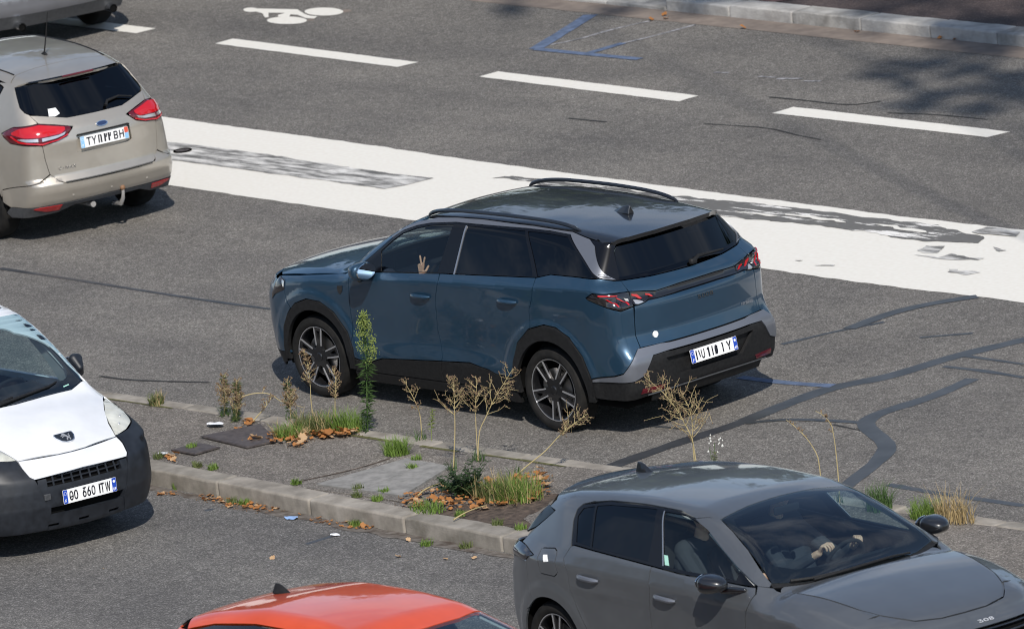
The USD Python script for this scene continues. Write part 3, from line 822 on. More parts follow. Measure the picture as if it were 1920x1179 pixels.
def ribbon(pts, w, z, near=False, wob=.2, seed=0):
    ls = shapely.LineString(pts)
    n = max(4, int(ls.length / .12))
    P = np.array([ls.interpolate(t).coords[0] for t in np.linspace(0, ls.length, n)])
    for _ in range(3):
        P[1:-1] = (P[:-2] + 2 * P[1:-1] + P[2:]) / 4
    d = np.gradient(P, axis=0)
    d /= np.maximum(np.linalg.norm(d, axis=1, keepdims=True), 1e-9)
    nn = np.c_[-d[:, 1], d[:, 0]]
    ww = w / 2 * (1 + wob * 2 * (meshkit.fbm(np.c_[P * 3, np.full(n, seed + .5)], 3, seed) - .5))
    a, b = P + nn * ww[:, None], P - nn * ww[:, None]
    zf = lambda q: np.full(n, float(z)) + (np.maximum(q[:, 1] - NEAR_Y, -.3) * TAN if near else 0)
    V, F = quad_strip(np.c_[a, zf(a)], np.c_[b, zf(b)])
    m = trimesh.Trimesh(V, F, process=False)
    if m.face_normals[:, 2].sum() < 0:
        m.invert()
    return m


def along(x, y0):
    """A point at x on the line through (0, y0) parallel to the road."""
    return (x, y0 + x * math.tan(YAW))


put('ground', sheet(shapely.box(-400, -400, 400, 400), -.05), 'lane_asphalt', smooth=False, kind='structure')
ISL_N = lambda x: 3.600 - .045 * x      # near edge of the island's top
ISL_F = lambda x: 1.80 + .022 * x if x < 0 else 1.80 + .006 * x
FARK = lambda x: -11.76 - .048 * x  # front of the far kerb
put('road', sheet(shapely.Polygon([(-60, FARK(-60) - .02), (60, FARK(60) - .02), (60, 2.2), (20, 2.1), (-20, 1.75), (-60, 1.2)]), 0.0), 'road_asphalt', smooth=False, kind='structure')
put('near_road', sheet(shapely.Polygon([(-60, 6.30), (-30, 4.95), (0, ISL_N(0) - .08), (20, ISL_N(20) - .08), (60, ISL_N(60) - .08), (60, 15), (-60, 17)]), 0.0, near=True), 'lane_asphalt', smooth=False, kind='structure')
# --- white band of the central reserve, worn through in the middle
up, lo = G['BAND_UP'], G['BAND_LO']
ext = lambda p, q, x: (x, q[1] + (q[1] - p[1]) / (q[0] - p[0]) * (x - q[0]))
bandp = shapely.Polygon([ext(up[3], up[0], 40)] + up + [ext(up[4], up[-1], -30)] + [ext(lo[0], lo[-1], -30)] + lo[::-1] + [ext(lo[3], lo[0], 40)])
put('median_marking', sheet(bandp, .004, wobble=.018, seed=3), 'road_white', smooth=False, kind='structure')
put('worn_marking', sheet(shapely.Polygon(G['WORN_LEFT']), .008, wobble=.03, seed=4), 'road_white_worn', smooth=False, kind='structure')
put('worn_marking', sheet(shapely.Polygon(G['WORN_RIGHT']).buffer(.0), .008, wobble=.06, seed=8), 'road_white_thin', smooth=False, kind='structure')
put('worn_marking', sheet(shapely.Polygon(G['PATCH']), .012, wobble=.02, seed=9), 'road_white_worn', smooth=False, kind='structure')
for k, q in enumerate(G['SPOTS']):
    put('worn_marking', sheet(shapely.Polygon(q).buffer(0), .008, wobble=.06, seed=20 + k), 'road_white_worn', smooth=False, kind='structure')
pieces = [((3.65, -5.72), .42, .035, .0), ((4.35, -5.63), .26, .03, .2), ((2.55, -5.70), .35, .035, -.1)]
for k, (c, a, b, r) in enumerate(pieces):
    e = shapely.affinity.rotate(shapely.affinity.scale(shapely.Point(*c).buffer(1, 8), a, b), r * 30 - 3)
    put('paint_remnant', sheet(e, .012, wobble=.05, seed=40 + k), 'road_white', smooth=False, kind='structure')
# --- lane dashes
dash0 = [(21.1, -9.96), (21.1, -9.70), (17.83, -9.54), (17.82, -9.80)]
for k, q in enumerate([dash0] + G['DASH']):
    put('lane_dash', sheet(shapely.Polygon(q), .004, wobble=.010, seed=60 + k), 'road_white', smooth=False, kind='structure')
for x in (0.4, -4.0, -8.4):
    q = [along(x, -8.585), along(x, -8.845), along(x - 3.06, -8.845), along(x - 3.06, -8.585)]
    put('lane_dash', sheet(shapely.Polygon(q), .004, wobble=.010, seed=70), 'road_white', smooth=False, kind='structure')
put('bicycle_marking', sheet(shapely.union_all([shapely.Polygon(q).buffer(0) for q in G['BIKE']]), .004, wobble=.006, seed=80), 'road_white', smooth=False, kind='structure')
put('marking_primer', sheet(shapely.union_all([shapely.Polygon(q).buffer(0) for q in G['BIKE_TIPS']]), .003), 'gutter_stone', smooth=False, kind='structure')
for k, q in enumerate(G['BLUE']):
    put('blue_survey_line', ribbon(q, .16 if k == 0 else .11, .005 + .0004 * k, seed=k), 'blue_line', smooth=False, kind='structure')
for k, q in enumerate(G['PALE']):
    put('faded_line', ribbon(q, .05, .0035 + .0003 * k, wob=.8, seed=k + 9), 'pale_line', smooth=False, kind='structure')
for k, (q, w) in enumerate(G['SEAL']):
    put('crack_seal', ribbon(q, w, .003 + .0006 * k, wob=.35, seed=k + 20), 'bitumen' if k != 2 else 'blue_line', smooth=False, kind='structure')
for k, (q, w) in enumerate(G['THIN']):
    put('road_crack', ribbon(q, w, .0025 + .0002 * k, wob=.9, seed=k + 50), 'bitumen' if w > .045 else 'crack_dark', smooth=False, kind='structure')
for k, (q, w) in enumerate(G['NEAR_LINES']):
    put('road_crack', ribbon(q, w, .004, near=True, wob=.6, seed=k + 90), 'bitumen', smooth=False, kind='structure')
mh = thing('manhole_cover', 'small round iron cover in the worn strip behind the champagne car', 'manhole cover', (*G['MANHOLE'][0], .008))
put('rim', Shape().add(*[a for a in lathe([(.075, 0), (.092, .0), (.092, .012), (.075, .012)], 32)]).move(np.array([[1, 0, 0, 0], [0, 0, 1, 0], [0, 1, 0, 0], [0, 0, 0, 1.]])), 'iron_cover', mh)
put('lid', trimesh.creation.cylinder(.072, .016, sections=32), 'iron_cover', mh)


def stone(L, W, H, seed, amp=.007, r=.02, mat_=None):
    """A kerb stone of length L along x, width W across, height H: worn arrises, uneven faces."""
    m = rbox((L, W, H), r, n=8).refine_to_length(.09)
    t = m.to_mesh()
    v = np.array(t.vert_properties[:, :3], float)
    v += (np.stack([meshkit.fbm(v * 6 + 13.7 * k + seed, 3, seed + k) for k in range(3)], 1) - .5) * 2 * amp
    return trimesh.Trimesh(v, np.array(t.tri_verts), process=False)


def kerb_row(name, line, W, H, top, length, mats, side, depth=.25, gap=.008, amp=.007, seed=0, joints=None, tops=None):
    """Stones one by one along a line (the kerb's front arris); side: +1 if the stones lie to the left of the line's direction."""
    K = UsdGeom.Xform.Define(stage, path_for('/World', name))
    tag(K, kind='structure')
    ls = shapely.LineString(line)
    s, k = 0.0, 0
    rng = np.random.default_rng(seed)
    while s < ls.length - .1:
        l_ = min(length * (joints[k] if joints and k < len(joints) else rng.uniform(.94, 1.06)), ls.length - s)
        a, b = np.array(ls.interpolate(s).coords[0]), np.array(ls.interpolate(s + l_).coords[0])
        d = (b - a) / np.linalg.norm(b - a)
        n = np.array([-d[1], d[0]]) * side
        c = (a + b) / 2 + n * W / 2
        tz = top if tops is None else float(tops((a[0] + b[0]) / 2))
        m = stone(l_ - gap, W, depth, seed * 100 + k, amp)
        R = np.eye(4)
        R[:2, 0], R[:2, 1] = d, [-d[1], d[0]]
        R[:3, 3] = [*c, tz - depth / 2 + rng.uniform(-.004, .004)]
        m.apply_transform(R)
        put('kerb_stone', m, f'{mats}_{k % 3}', K, smooth=40)
        s += l_
        k += 1
    return K


# near kerb of the island: joints where the photograph shows them
near_line = [(-10.75, ISL_N(-10.75)), (10.6, ISL_N(10.6))]
kerb_row('island_kerb', near_line, .23, .13, .130, 1.188, 'kerb_stone', -1, joints=[1.0] * 60, seed=2)
kerb_row('island_far_kerb', [(-10.9, ISL_F(-10.9)), (-5.9, ISL_F(-5.9)), (0, ISL_F(0)), (10, ISL_F(10))], .17, .05, .128, 1.02, 'kerb_stone', 1, depth=.2, seed=5, amp=.006)
isl = shapely.Polygon([(-10.7, ISL_F(-10.7) + .15), (0, ISL_F(0) + .15), (10.2, ISL_F(10.2) + .15), (10.2, ISL_N(10.2) - .20), (-10.7, ISL_N(-10.7) - .20)])
v, f, _ = fill(isl, .16)


def isl_z(v):
    v = np.atleast_2d(v)
    return .120 + .012 * (meshkit.fbm(np.c_[v * 1.6, np.zeros(len(v))], 3, 4) - .5)


z = isl_z(v)
put('island_paving', trimesh.Trimesh(np.c_[v, z], f, process=False), 'island_asphalt', smooth=True, kind='structure')
slab = shapely.Polygon(G['SLAB'])
sv = np.array(slab.exterior.coords)[:-1]
IP = UsdGeom.Xform.Define(stage, path_for('/World', 'island_slab'))
tag(IP, kind='structure')
mid_a, mid_b = sv[0] * .48 + sv[3] * .52, sv[1] * .48 + sv[2] * .52
for k, q in enumerate(([sv[0], sv[1], mid_b, mid_a], [mid_a, mid_b, sv[2], sv[3]])):
    g = shapely.Polygon(q).buffer(-.006)
    m = trimesh.creation.extrude_polygon(g, .06, engine='earcut')
    m.apply_translation([0, 0, .076 + .003 * k])
    put('slab', m, 'concrete_slab', IP, smooth=False)
fr = slab.buffer(.10, join_style=2).difference(slab.buffer(.008, join_style=2))
m = trimesh.util.concatenate([trimesh.creation.extrude_polygon(g, .05, engine='earcut') for g in getattr(fr, 'geoms', [fr])])
m.apply_translation([0, 0, .079])
put('slab_border', m, 'island_asphalt', IP, smooth=False)
for k, q in enumerate(G['SEAM']):
    mm = ribbon(q, .022, 0, wob=.9, seed=140 + k)
    mm.vertices[:, 2] = isl_z(mm.vertices[:, :2]) + .004
    put('paving_seam', mm, 'soil', smooth=False, kind='structure')
for k, (q, lab) in enumerate(((G['COVER1'], 'larger dark iron cover plate set in the island paving'), (G['COVER2'], 'small dark iron cover plate near the island kerb by the white van'))):
    g = shapely.Polygon(q).minimum_rotated_rectangle if k else shapely.Polygon(q).convex_hull.simplify(.12)
    c = g.centroid
    cv = thing('cover_plate', lab, 'manhole cover', (c.x, c.y, .128))
    g0 = shapely.affinity.translate(g, -c.x, -c.y)
    m = trimesh.creation.extrude_polygon(g0.buffer(-.02).buffer(.008), .012, engine='earcut')
    put('plate', m, 'iron_cover', cv, smooth=False)
    m = trimesh.creation.extrude_polygon(g0.difference(g0.buffer(-.018)), .009, engine='earcut')
    put('frame', m, 'iron_cover', cv, smooth=False)
soil = shapely.Polygon(G['SOIL']).buffer(.05)
sm = sheet(soil.difference(shapely.Polygon([(x, ISL_N(x) - .24) for x in (-10, 10)] + [(10, 9), (-10, 9)])), 0, h=.06, wobble=.05, seed=150)
sm.vertices[:, 2] = isl_z(sm.vertices[:, :2]) + .0035
put('bare_soil', sm, 'soil', smooth=False, kind='structure')
for k, (xa, xb) in enumerate(((1.30, .62), (.40, -.05), (-.35, -1.30), (4.4, 3.5))):
    xs = np.linspace(xa, xb, 14)
    mm = ribbon([(x, ISL_F(x) + .188) for x in xs], .035, 0, wob=1.4, seed=160 + k)
    mm.vertices[:, 2] = isl_z(mm.vertices[:, :2]) + .004
    put('moss_strip', mm, 'moss', smooth=False, kind='structure')
put('gutter_dirt', ribbon([(x, ISL_N(x) + .075) for x in np.linspace(2.6, -2.8, 30)], .15, .004, near=True, wob=1.8, seed=170), 'gutter_dirt', smooth=False, kind='structure')
# --- far side: gutter, kerb with its dropped end, pavement
FF = lambda x: -12.26 - .048 * (x - 10.0) * .75
fk = [(x, FF(x)) for x in (34, 22, 13.6, 10, 7, 2, -12)]
tops = lambda x: float(np.interp(x, [11.9, 13.2], [.13, .035]))
kerb_row('far_kerb', fk[::-1], .30, .13, .13, .98, 'granite_kerb', -1, depth=.30, seed=9, amp=.010, tops=tops)
gut = [(x, FF(x) + .20) for x in np.linspace(34, -12, 80)]
put('gutter', ribbon(gut, .40, .003, wob=.15, seed=180), 'gutter_stone', smooth=False, kind='structure')
put('far_pavement', sheet(shapely.Polygon([(60, FF(60) - .28), (-30, FF(-30) - .28), (-30, -60), (60, -60)]), .118), 'pavement_asphalt', smooth=False, kind='structure')
put('red_paving', sheet(shapely.Polygon([(13.4, FF(13.4) - .31), (11.2, FF(11.2) - .31), (10.6, -13.6), (12.8, -13.6)]), .124), 'brick_red_paving', smooth=False, kind='structure')
put('near_pavement', sheet(shapely.Polygon([(60, 14.6), (-60, 16.6), (-60, 60), (60, 60)]), .50), 'pavement_asphalt', smooth=False, kind='structure')
# ------------------------------------------------------------------ the blue SUV (its frame: x forward from the rear axle, y left, z up)
SUV = Body(
    lines=[  # (height along x, half width along x, crease?)
        (.15, [(-1, .70), (-.6, .78), (0, .81), (2.9, .81), (3.4, .76), (3.8, .70)], False),
        ([(-1, .33), (.4, .28), (2.4, .265), (3.3, .25), (3.8, .25)], [(-1.1, .78), (-.75, .835), (-.5, .848), (0, .855), (2.9, .855), (3.3, .83), (3.8, .76)], True),
        ([(-1, .56), (.7, .47), (1.3, .475), (2.1, .43), (3.8, .45)], [(-1.1, .80), (-.75, .858), (-.5, .876), (0, .886), (1.3, .888), (2.9, .88), (3.3, .855), (3.8, .80)], True),
        ([(-1, .75), (1.3, .62), (3.8, .62)], [(-1.1, .765), (-.75, .848), (-.5, .878), (0, .883), (1.3, .868), (2.9, .878), (3.3, .855), (3.8, .80)], False),
        ([(-1, 1.0), (1.3, .90), (3.8, .80)], [(-1.1, .775), (-.75, .855), (-.5, .888), (0, .895), (1.3, .885), (2.9, .885), (3.3, .855), (3.8, .78)], False),
        ([(-1, 1.235), (-.5, 1.235), (.08, 1.205), (1.24, 1.145), (2.04, 1.105), (2.5, 1.075), (3.3, 1.0), (3.8, .94)], [(-1.1, .79), (-.75, .862), (-.5, .893), (0, .900), (1.3, .897), (2.4, .890), (2.9, .877), (3.3, .83), (3.8, .72)], True),
        ([(-1, 1.33), (-.7, 1.335), (.07, 1.278), (1.2, 1.212), (2.0, 1.156), (2.6, 1.105), (3.3, 1.04), (3.8, .99)], [(-1.1, .68), (-.75, .775), (-.5, .825), (0, .852), (1.3, .860), (2.4, .850), (2.9, .825), (3.3, .76), (3.8, .60)], True),
        ([(-1, 1.60), (-.3, 1.615), (.4, 1.62), (1.2, 1.60), (1.7, 1.57), (2.3, 1.47), (3.8, 1.4)], [(-1.1, .52), (-.6, .58), (0, .63), (1.2, .675), (2.0, .69), (2.3,.70), (2.6, .70), (3.8, .4)], False),
    ],
    top=[(4.0, .74), (3.86, .86), (3.76, .95), (3.6, 1.02), (3.3, 1.085), (2.9, 1.135), (2.62, 1.155), (2.48, 1.20), (2.2, 1.395), (1.95, 1.525), (1.7, 1.617), (1.45, 1.660), (1.0, 1.680), (.5, 1.678), (0, 1.657), (-.35, 1.632), (-.7, 1.598), (-1.1, 1.55)],
    crown=[(3.8, .10), (2.7, .09), (2.4, .14), (2.0, .13), (1.4, .085), (.5, .07), (-.7, .06)],
    rear=[(.15, -.80), (.30, -.93), (.40, -.985), (.50, -1.0), (.62, -1.015), (.68, -1.012), (.745, -.985), (.85, -.958), (1.06, -.965), (1.11, -.955), (1.125, -.925), (1.20, -.915), (1.215, -.90), (1.265, -.83), (1.29, -.79), (1.545, -.655), (1.562, -.66), (1.572, -.82), (1.61, -.82)],
    rcurve=([(.3, .15), (.62, .17), (.80, .25), (1.6, .26)], 2.5),
    front=[(.15, 3.66), (.22, 3.74), (.35, 3.80), (.6, 3.83), (.8, 3.83), (.9, 3.80), (1.0, 3.74), (1.05, 3.70)],
    fcurve=(.50, 2.8), k_top=.10, k_rear=.07, k_front=.12, k_tr=.012, k_tf=.10,
    wheels=((-.01, .36), (2.89, .36)), flare=.016, flare_r=(.53, .60))
def conv(body, pts, a, b):
    return [tuple(q) for q in body.param(body.point(np.array(pts, float), a), b)]


def both(name, shape, m, parent, label=None):
    """A part and its mirror image on the other flank."""
    a = put(name, shape, m, parent, label=label)
    b = put(name, shape.mirror(), m, parent)
    return a, b


def wheel(parent, cx, cy, cz, side, R, rim, width, style, n_spokes=5, spin=0.0):
    """Wheel part (its mesh is the rim's barrel) with tyre, spokes, polished edges, brake disc as sub-parts. side: +1 left, -1 right; cy is the rim's outer face."""
    put_ = lambda nm, v, f, m, par: put(nm, Shape().add(v * [1, side, 1] + [cx, cy, cz], f if side > 0 else f[:, ::-1]), m, par)
    w = width
    V, F = lathe([(rim - .004, -.004), (rim - .016, -.010), (rim - .028, -.05), (rim - .035, -w + .02), (.06, -w + .03)], 72)
    fl = lambda F: F[:, ::-1]
    holder = put_('wheel', V, F, 'dark_alloy', parent)
    prof = [(rim - .012, -w), (rim + .01, -w - .008), (R - .035, -w + .004), (R - .008, -w + .03), (R, -w + .055), (R, -.045), (R - .006, -.022), (R - .022, .004), (R - .05, .014), (rim + .022, .013), (rim + .004, .004), (rim - .006, -.006)]
    V, F = lathe(prof, 96)
    put_('tyre', V, fl(F), 'tyre_rubber', holder)
    V, F = lathe([(.03, -.055), (rim * .66, -.055), (rim * .66, -.07)], 64)
    put_('brake_disc', V, F, 'disc_metal', holder)
    V, F = lathe([(.0005, .0), (.028, .0), (.034, -.006), (.036, -.04)], 32)
    put_('hub_cap', V, fl(fl(F)), 'dark_alloy', holder)
    plates, edges = [], []
    for k in range(n_spokes):
        a = 2 * np.pi * k / n_spokes + spin
        rot = lambda g: shapely.affinity.rotate(g, np.degrees(a), origin=(0, 0))
        if style == 'blade':  # wide dark blade with bright flanks
            blade = shapely.Polygon([(.02, -.050), (.10, -.034), (rim - .010, -.052), (rim - .004, -.045), (rim - .004, .045), (rim - .010, .052), (.10, .034), (.02, .050)])
            slot = shapely.Polygon([(.15, -.008), (rim - .04, -.020), (rim - .04, .020), (.15, .008)])
            plates.append(rot(blade.difference(slot)))
            for sg in (-1, 1):
                edges.append(rot(shapely.Polygon([(.095, sg * .035), (rim - .012, sg * .052), (rim - .008, sg * .040), (.095, sg * .024)])))
        else:  # thin double spokes
            for sg in (-1, 1):
                plates.append(rot(shapely.Polygon([(.03, sg * .02), (rim - .006, sg * .052), (rim - .006, sg * .022), (.03, sg * .002)])))
                edges.append(rot(shapely.Polygon([(.07, sg * .0265), (rim - .008, sg * .0505), (rim - .008, sg * .040), (.07, sg * .017)])))
    core = shapely.Point(0, 0).buffer(.078, 16)
    solid = shapely.union_all(plates + [core])
    m = trimesh.util.concatenate([prism(g, -.034, -.010) for g in getattr(solid, 'geoms', [solid])])
    put_('spokes', np.array(m.vertices), np.array(m.faces), 'dark_alloy', holder)
    ring = shapely.Point(0, 0).buffer(rim - .001, 40).difference(shapely.Point(0, 0).buffer(rim - .0085, 40))
    m = trimesh.util.concatenate([prism(g, -.014, -.0065) for g in edges] + [prism(ring, -.012, -.003)])
    put_('polished_edges', np.array(m.vertices), np.array(m.faces), 'polished_alloy', holder)
    return holder


def wheel_well(parent, cx, cy, cz, side, R, depth=.30):
    V, F = lathe([(R, .0), (R, -depth), (.02, -depth)], 48)
    keep = V[F].mean(1)[:, 2] > -cz + .34
    put('wheel_well', Shape().add(V * [1, side, 1] + [cx, cy, cz], F[keep], smooth=60), 'void_black', parent)


def glyphs(text, h, w, bold=True, depth=.0015):
    """Lettering scaled to height h and total width w, starting at the origin, in the xy plane."""
    m = meshkit.text_mesh(text, h, depth, bold)
    v = np.array(m.vertices)
    v[:, 0] -= v[:, 0].min()
    v[:, 0] *= w / v[:, 0].max()
    v[:, 1] -= v[:, 1].min()
    v[:, 1] *= h / v[:, 1].max()
    return v, np.array(m.faces)


def bar(x0, y0, x1, y1, w):
    d = np.array([x1 - x0, y1 - y0], float)
    n = np.array([-d[1], d[0]]) / np.linalg.norm(d) * w / 2
    a, b = np.array([x0, y0]), np.array([x1, y1])
    return shapely.Polygon([a + n, b + n, b - n, a - n])


def number_plate(parent, M, marks, band_l='plate_blue', band_r='plate_blue', dept='69', extra=None):
    """A 520 x 110 mm plate in the frame M (x to the reader's right, y up, z out), with bands and characters as sub-parts."""
    def flat(poly, z0, z1):
        ms = []
        for g in getattr(poly, 'geoms', [poly]):
            t = trimesh.creation.extrude_polygon(g, z1 - z0, engine='earcut')
            t.apply_translation([0, 0, z0])
            ms.append(t)
        return trimesh.util.concatenate(ms)

    def add(nm, m, mt, par):
        return put(nm, Shape().tm(m, False).move(M), mt, par)
    rr = lambda x0, y0, x1, y1, r: shapely.box(x0 + r, y0 + r, x1 - r, y1 - r).buffer(r, 4)
    base = add('number_plate', flat(rr(-.26, -.055, .26, .055, .008), 0, .004), 'plate_white', parent)
    add('blue_band', flat(rr(-.258, -.053, -.218, .053, .006), .004, .005), band_l, base)
    add('blue_band', flat(rr(.218, -.053, .258, .053 if extra is None else .0, .006), .004, .005), band_r, base)
    if extra:
        add('red_band', flat(rr(.218, .001, .258, .053, .006), .004, .005), extra, base)
    ring = shapely.union_all([shapely.Point(-.238 + .012 * np.cos(t), .026 + .012 * np.sin(t)).buffer(.0022, 3) for t in np.linspace(0, 2 * np.pi, 12, endpoint=False)])
    add('star_ring', flat(ring, .005, .0056), 'sticker_white', base)
    v, f = glyphs('F', .024, .014)
    add('country_letter', trimesh.Trimesh(v + [-.245, -.044, .005], f, process=False), 'sticker_white', base)
    if dept:
        v, f = glyphs(dept, .024, .028)
        add('area_number', trimesh.Trimesh(v + [.224, -.044, .005], f, process=False), 'sticker_white', base)
        add('area_crest', flat(shapely.Point(.238, .026).buffer(.011, 8), .005, .0056), 'sticker_white', base)
    for mk in marks:
        if isinstance(mk, tuple) and isinstance(mk[0], str):
            ch, x, w = mk[:3]
            v, f = glyphs(ch, .076, w)
            add('character', trimesh.Trimesh(v + [x, -.038, .004], f, process=False), 'plate_ink', base)
        else:
            add('character', flat(mk, .004, .0055), 'plate_ink', base)
    return base


def seat(parent, x, y, z, m='cabin_dark', scale=1.0):
    """A front seat facing +x: cushion, back and head restraint."""
    s = scale
    b = put('seat', hull([(x - .22, y - .2, z, .07), (x - .22, y + .2, z, .07), (x + .24, y - .19, z + .03, .07), (x + .24, y + .19, z + .03, .07)]), m, parent)
    put('seat_back', hull([(x - .25, y - .2, z + .05, .06), (x - .25, y + .2, z + .05, .06), (x - .43, y - .15, z + .55 * s, .06), (x - .43, y + .15, z + .55 * s, .06)]), m, b)
    put('head_restraint', hull([(x - .45, y - .09, z + .70 * s, .05), (x - .45, y + .09, z + .70 * s, .05), (x - .46, y - .07, z + .80 * s, .045), (x - .46, y + .07, z + .80 * s, .045)]), m, b)


def steering(parent, x, y, z, tilt=.45, m='cabin_dark', r=.18):
    t = np.linspace(0, 2 * np.pi, 33)
    p = np.stack([np.zeros_like(t), r * np.cos(t), r * np.sin(t)], 1)
    c, s_ = np.cos(tilt), np.sin(tilt)
    Rm = np.array([[c, 0, s_], [0, 1, 0], [-s_, 0, c]])
    S = Shape().add(*tube(p @ Rm.T + [x, y, z], .015, 8, False))
    for a in (0, np.pi, 1.5 * np.pi):
        q = np.array([[0, 0, 0], [0, r * np.cos(a), r * np.sin(a)]]) @ Rm.T + [x, y, z]
        S.add(*tube(q, .018, 6))
    S.add(*tube(np.array([[0, 0, 0], [.25, 0, 0]]) @ Rm.T + [x, y, z], .03, 8))
    put('steering_wheel', S, m, parent)


def build_suv():
    T = thing('blue_suv', 'dark blue seven-seat estate SUV with black roof and grey roof blades in mid road', 'car')
    B, SD, RE, TO = SUV, ('side',), ('rear', 0.0), ('top', .9)
    PO, RI, PF = ('post', .4), ('ridge', .9), ('post', 2.4)
    arch_r_out = [(.43, .30), (.42, .47), (.408, .56), (.33, .723), (.17, .853), (-.022, .907), (-.158, .896), (-.299, .828), (-.426, .685), (-.496, .519), (-.509, .455), (-.505, .36)]
    arch_r_in = shapely.Point(-.03, .37).buffer(.405, 24)
    arch_f_out = [(3.33, .33), (3.315, .45), (3.296, .58), (3.224, .693), (3.101, .798), (2.934, .854), (2.762, .846), (2.602, .773), (2.458, .612), (2.407, .47), (2.405, .30)]
    arch_f_in = shapely.Point(2.87, .37).buffer(.395, 24)
    # doors
    fd = [(2.355, 1.132), (2.0, 1.157), (1.245, 1.213), (1.238, 1.15), (1.297, 1.003), (1.333, .722), (1.298, .506), (1.31, .475), (2.06, .425), (2.24, .372), (2.40, .40), (2.405, .47), (2.425, .53), (2.395, .60), (2.40, .80), (2.384, .99)]
    both('front_door', panel(B, fd, SD, cut=shapely.Polygon(arch_f_out).buffer(.006)), 'suv_blue', T)
    rd = [(1.238, 1.2135), (.075, 1.280), (.072, 1.218), (.097, 1.116), (.147, 1.02), (.159, .937), (.157, .862), (.33, .723), (.408, .56), (.42, .47), (.45, .425), (.651, .426), (.742, .459), (.967, .496), (1.31, .475), (1.298, .506), (1.333, .722), (1.297, 1.003), (1.238, 1.15)]
    both('rear_door', panel(B, rd, SD, cut=shapely.Polygon(arch_r_out).buffer(.004)), 'suv_blue', T)
    both('door_cladding', panel(B, [(2.40, .392), (2.24, .368), (2.06, .421), (1.31, .471), (1.335, .376), (1.325, .292), (2.415, .284)], SD, lift=.004), 'black_plastic', T)
    both('door_cladding', panel(B, [(1.31, .471), (.967, .492), (.742, .455), (.651, .422), (.44, .42), (.43, .30), (1.325, .292), (1.335, .376)], SD, lift=.004), 'black_plastic', T)
    both('sill', panel(B, [(2.43, .278), (.42, .292), (.42, .20), (2.43, .19)], SD, gap=0, hem=.03), 'black_plastic', T)
    # flanks fore and aft
    ff = [(3.37, .996), (2.92, 1.050), (2.464, 1.099), (2.40, 1.126), (2.358, 1.13), (2.384, .99), (2.40, .80), (2.395, .60), (2.425, .53), (2.602, .773), (2.762, .846), (2.934, .854), (3.101, .798), (3.16, .75), (3.245, .837), (3.285, .942), (3.30, .975)]
    both('front_fender', panel(B, ff, SD, cut=shapely.Polygon(arch_f_out).buffer(.004)), 'suv_blue', T)
    light = [(2.387, 1.169), (2.427, 1.212), (2.527, 1.206)] + conv(B, [(.672, 1.199), (.674, 1.088)], RE, PO) + [ (2.575, 1.068), (2.516, 1.098)]
    q = conv(B, [(.072, 1.279), (-.09, 1.316), (-.40, 1.322), (-.62, 1.318), (-.69, 1.286)], SD, PO) + conv(B, [(.650, 1.28), (.660, 1.235), (.668, 1.203), (.669, 1.15), (.674, 1.088), (.680, .98), (.683, .85), (.676, .748)], RE, PO) + [(2.640, .737), (2.612, .687), (2.549, .568), (2.502, .542), (2.377, .507)]
    q += conv(B, [(-.509, .5), (-.496, .519), (-.426, .685), (-.299, .828), (-.158, .896), (-.022, .907), (.157, .862), (.159, .937), (.147, 1.02), (.097, 1.116), (.072, 1.218)], SD, PO)
    ao = shapely.Polygon(conv(B, arch_r_out + [(-.4, .2), (.3, .2)], SD, PO))
    both('rear_quarter', panel(B, q, PO, cut=shapely.union_all([shapely.Polygon(light).buffer(.004), ao.buffer(.004)]), h=.026), 'suv_blue', T)
    for nm, o, i in (('rear_arch_cladding', arch_r_out, arch_r_in), ('front_arch_cladding', arch_f_out, arch_f_in)):
        oo = shapely.Polygon(o)
        both(nm, panel(B, oo.buffer(-.07).buffer(.14, 8).buffer(-.07, 8).union(shapely.box(oo.bounds[0] + .004, oo.bounds[1], oo.bounds[2] - .004, .42)), SD, cut=i, gap=.001, lift=.009, hem=.035, h=.024), 'black_plastic', T)
    # lamps behind
    L = both('tail_lamp', panel(B, light, PO, gap=.001, lift=.003, hem=.02, bow=.008), 'smoked_lens', T)
    for strip in ([(2.464, 1.205), (2.561, 1.192), (2.567, 1.183), (2.463, 1.195)], [(2.553, 1.173), (2.563, 1.172), (2.628, 1.106), (2.620, 1.103)], [(2.50, 1.171), (2.509, 1.170), (2.569, 1.103), (2.562, 1.101)]):
        s = panel(B, strip, PO, gap=0, lift=.016, hem=.006, h=.02)
        put('red_strip', s, 'red_lens', L[0]), put('red_strip', s.mirror(), 'red_lens', L[1])
    s = panel(B, [(2.60, 1.160), (2.626, 1.150), (2.630, 1.117), (2.612, 1.135)], PO, gap=0, lift=.0155, hem=.006, h=.02)
    put('clear_strip', s, 'lamp_silver', L[0]), put('clear_strip', s.mirror(), 'lamp_silver', L[1])
    inner = [(.664, 1.199), (.549, 1.180), (.443, 1.159), (.461, 1.113), (.538, 1.115), (.573, 1.103), (.633, 1.091), (.667, 1.10)]
    L2 = both('tail_lamp', panel(B, inner, RE, gap=0, lift=.004, hem=.02), 'smoked_lens', T)
    for strip in ([(.655, 1.181), (.61, 1.170), (.572, 1.126), (.592, 1.126), (.632, 1.158), (.655, 1.168)], [(.54, 1.163), (.505, 1.155), (.475, 1.128), (.492, 1.128), (.52, 1.146), (.54, 1.151)]):
        s = panel(B, strip, RE, gap=0, lift=.009, hem=.006, h=.02)
        put('red_strip', s, 'red_lens', L2[0]), put('red_strip', s.mirror(), 'red_lens', L2[1])
    s = panel(B, [(.65, 1.135), (.60, 1.112), (.585, 1.105), (.63, 1.098), (.655, 1.104)], RE, gap=0, lift=.0085, hem=.006, h=.02)
    put('clear_strip', s, 'lamp_silver', L2[0]), put('clear_strip', s.mirror(), 'lamp_silver', L2[1])
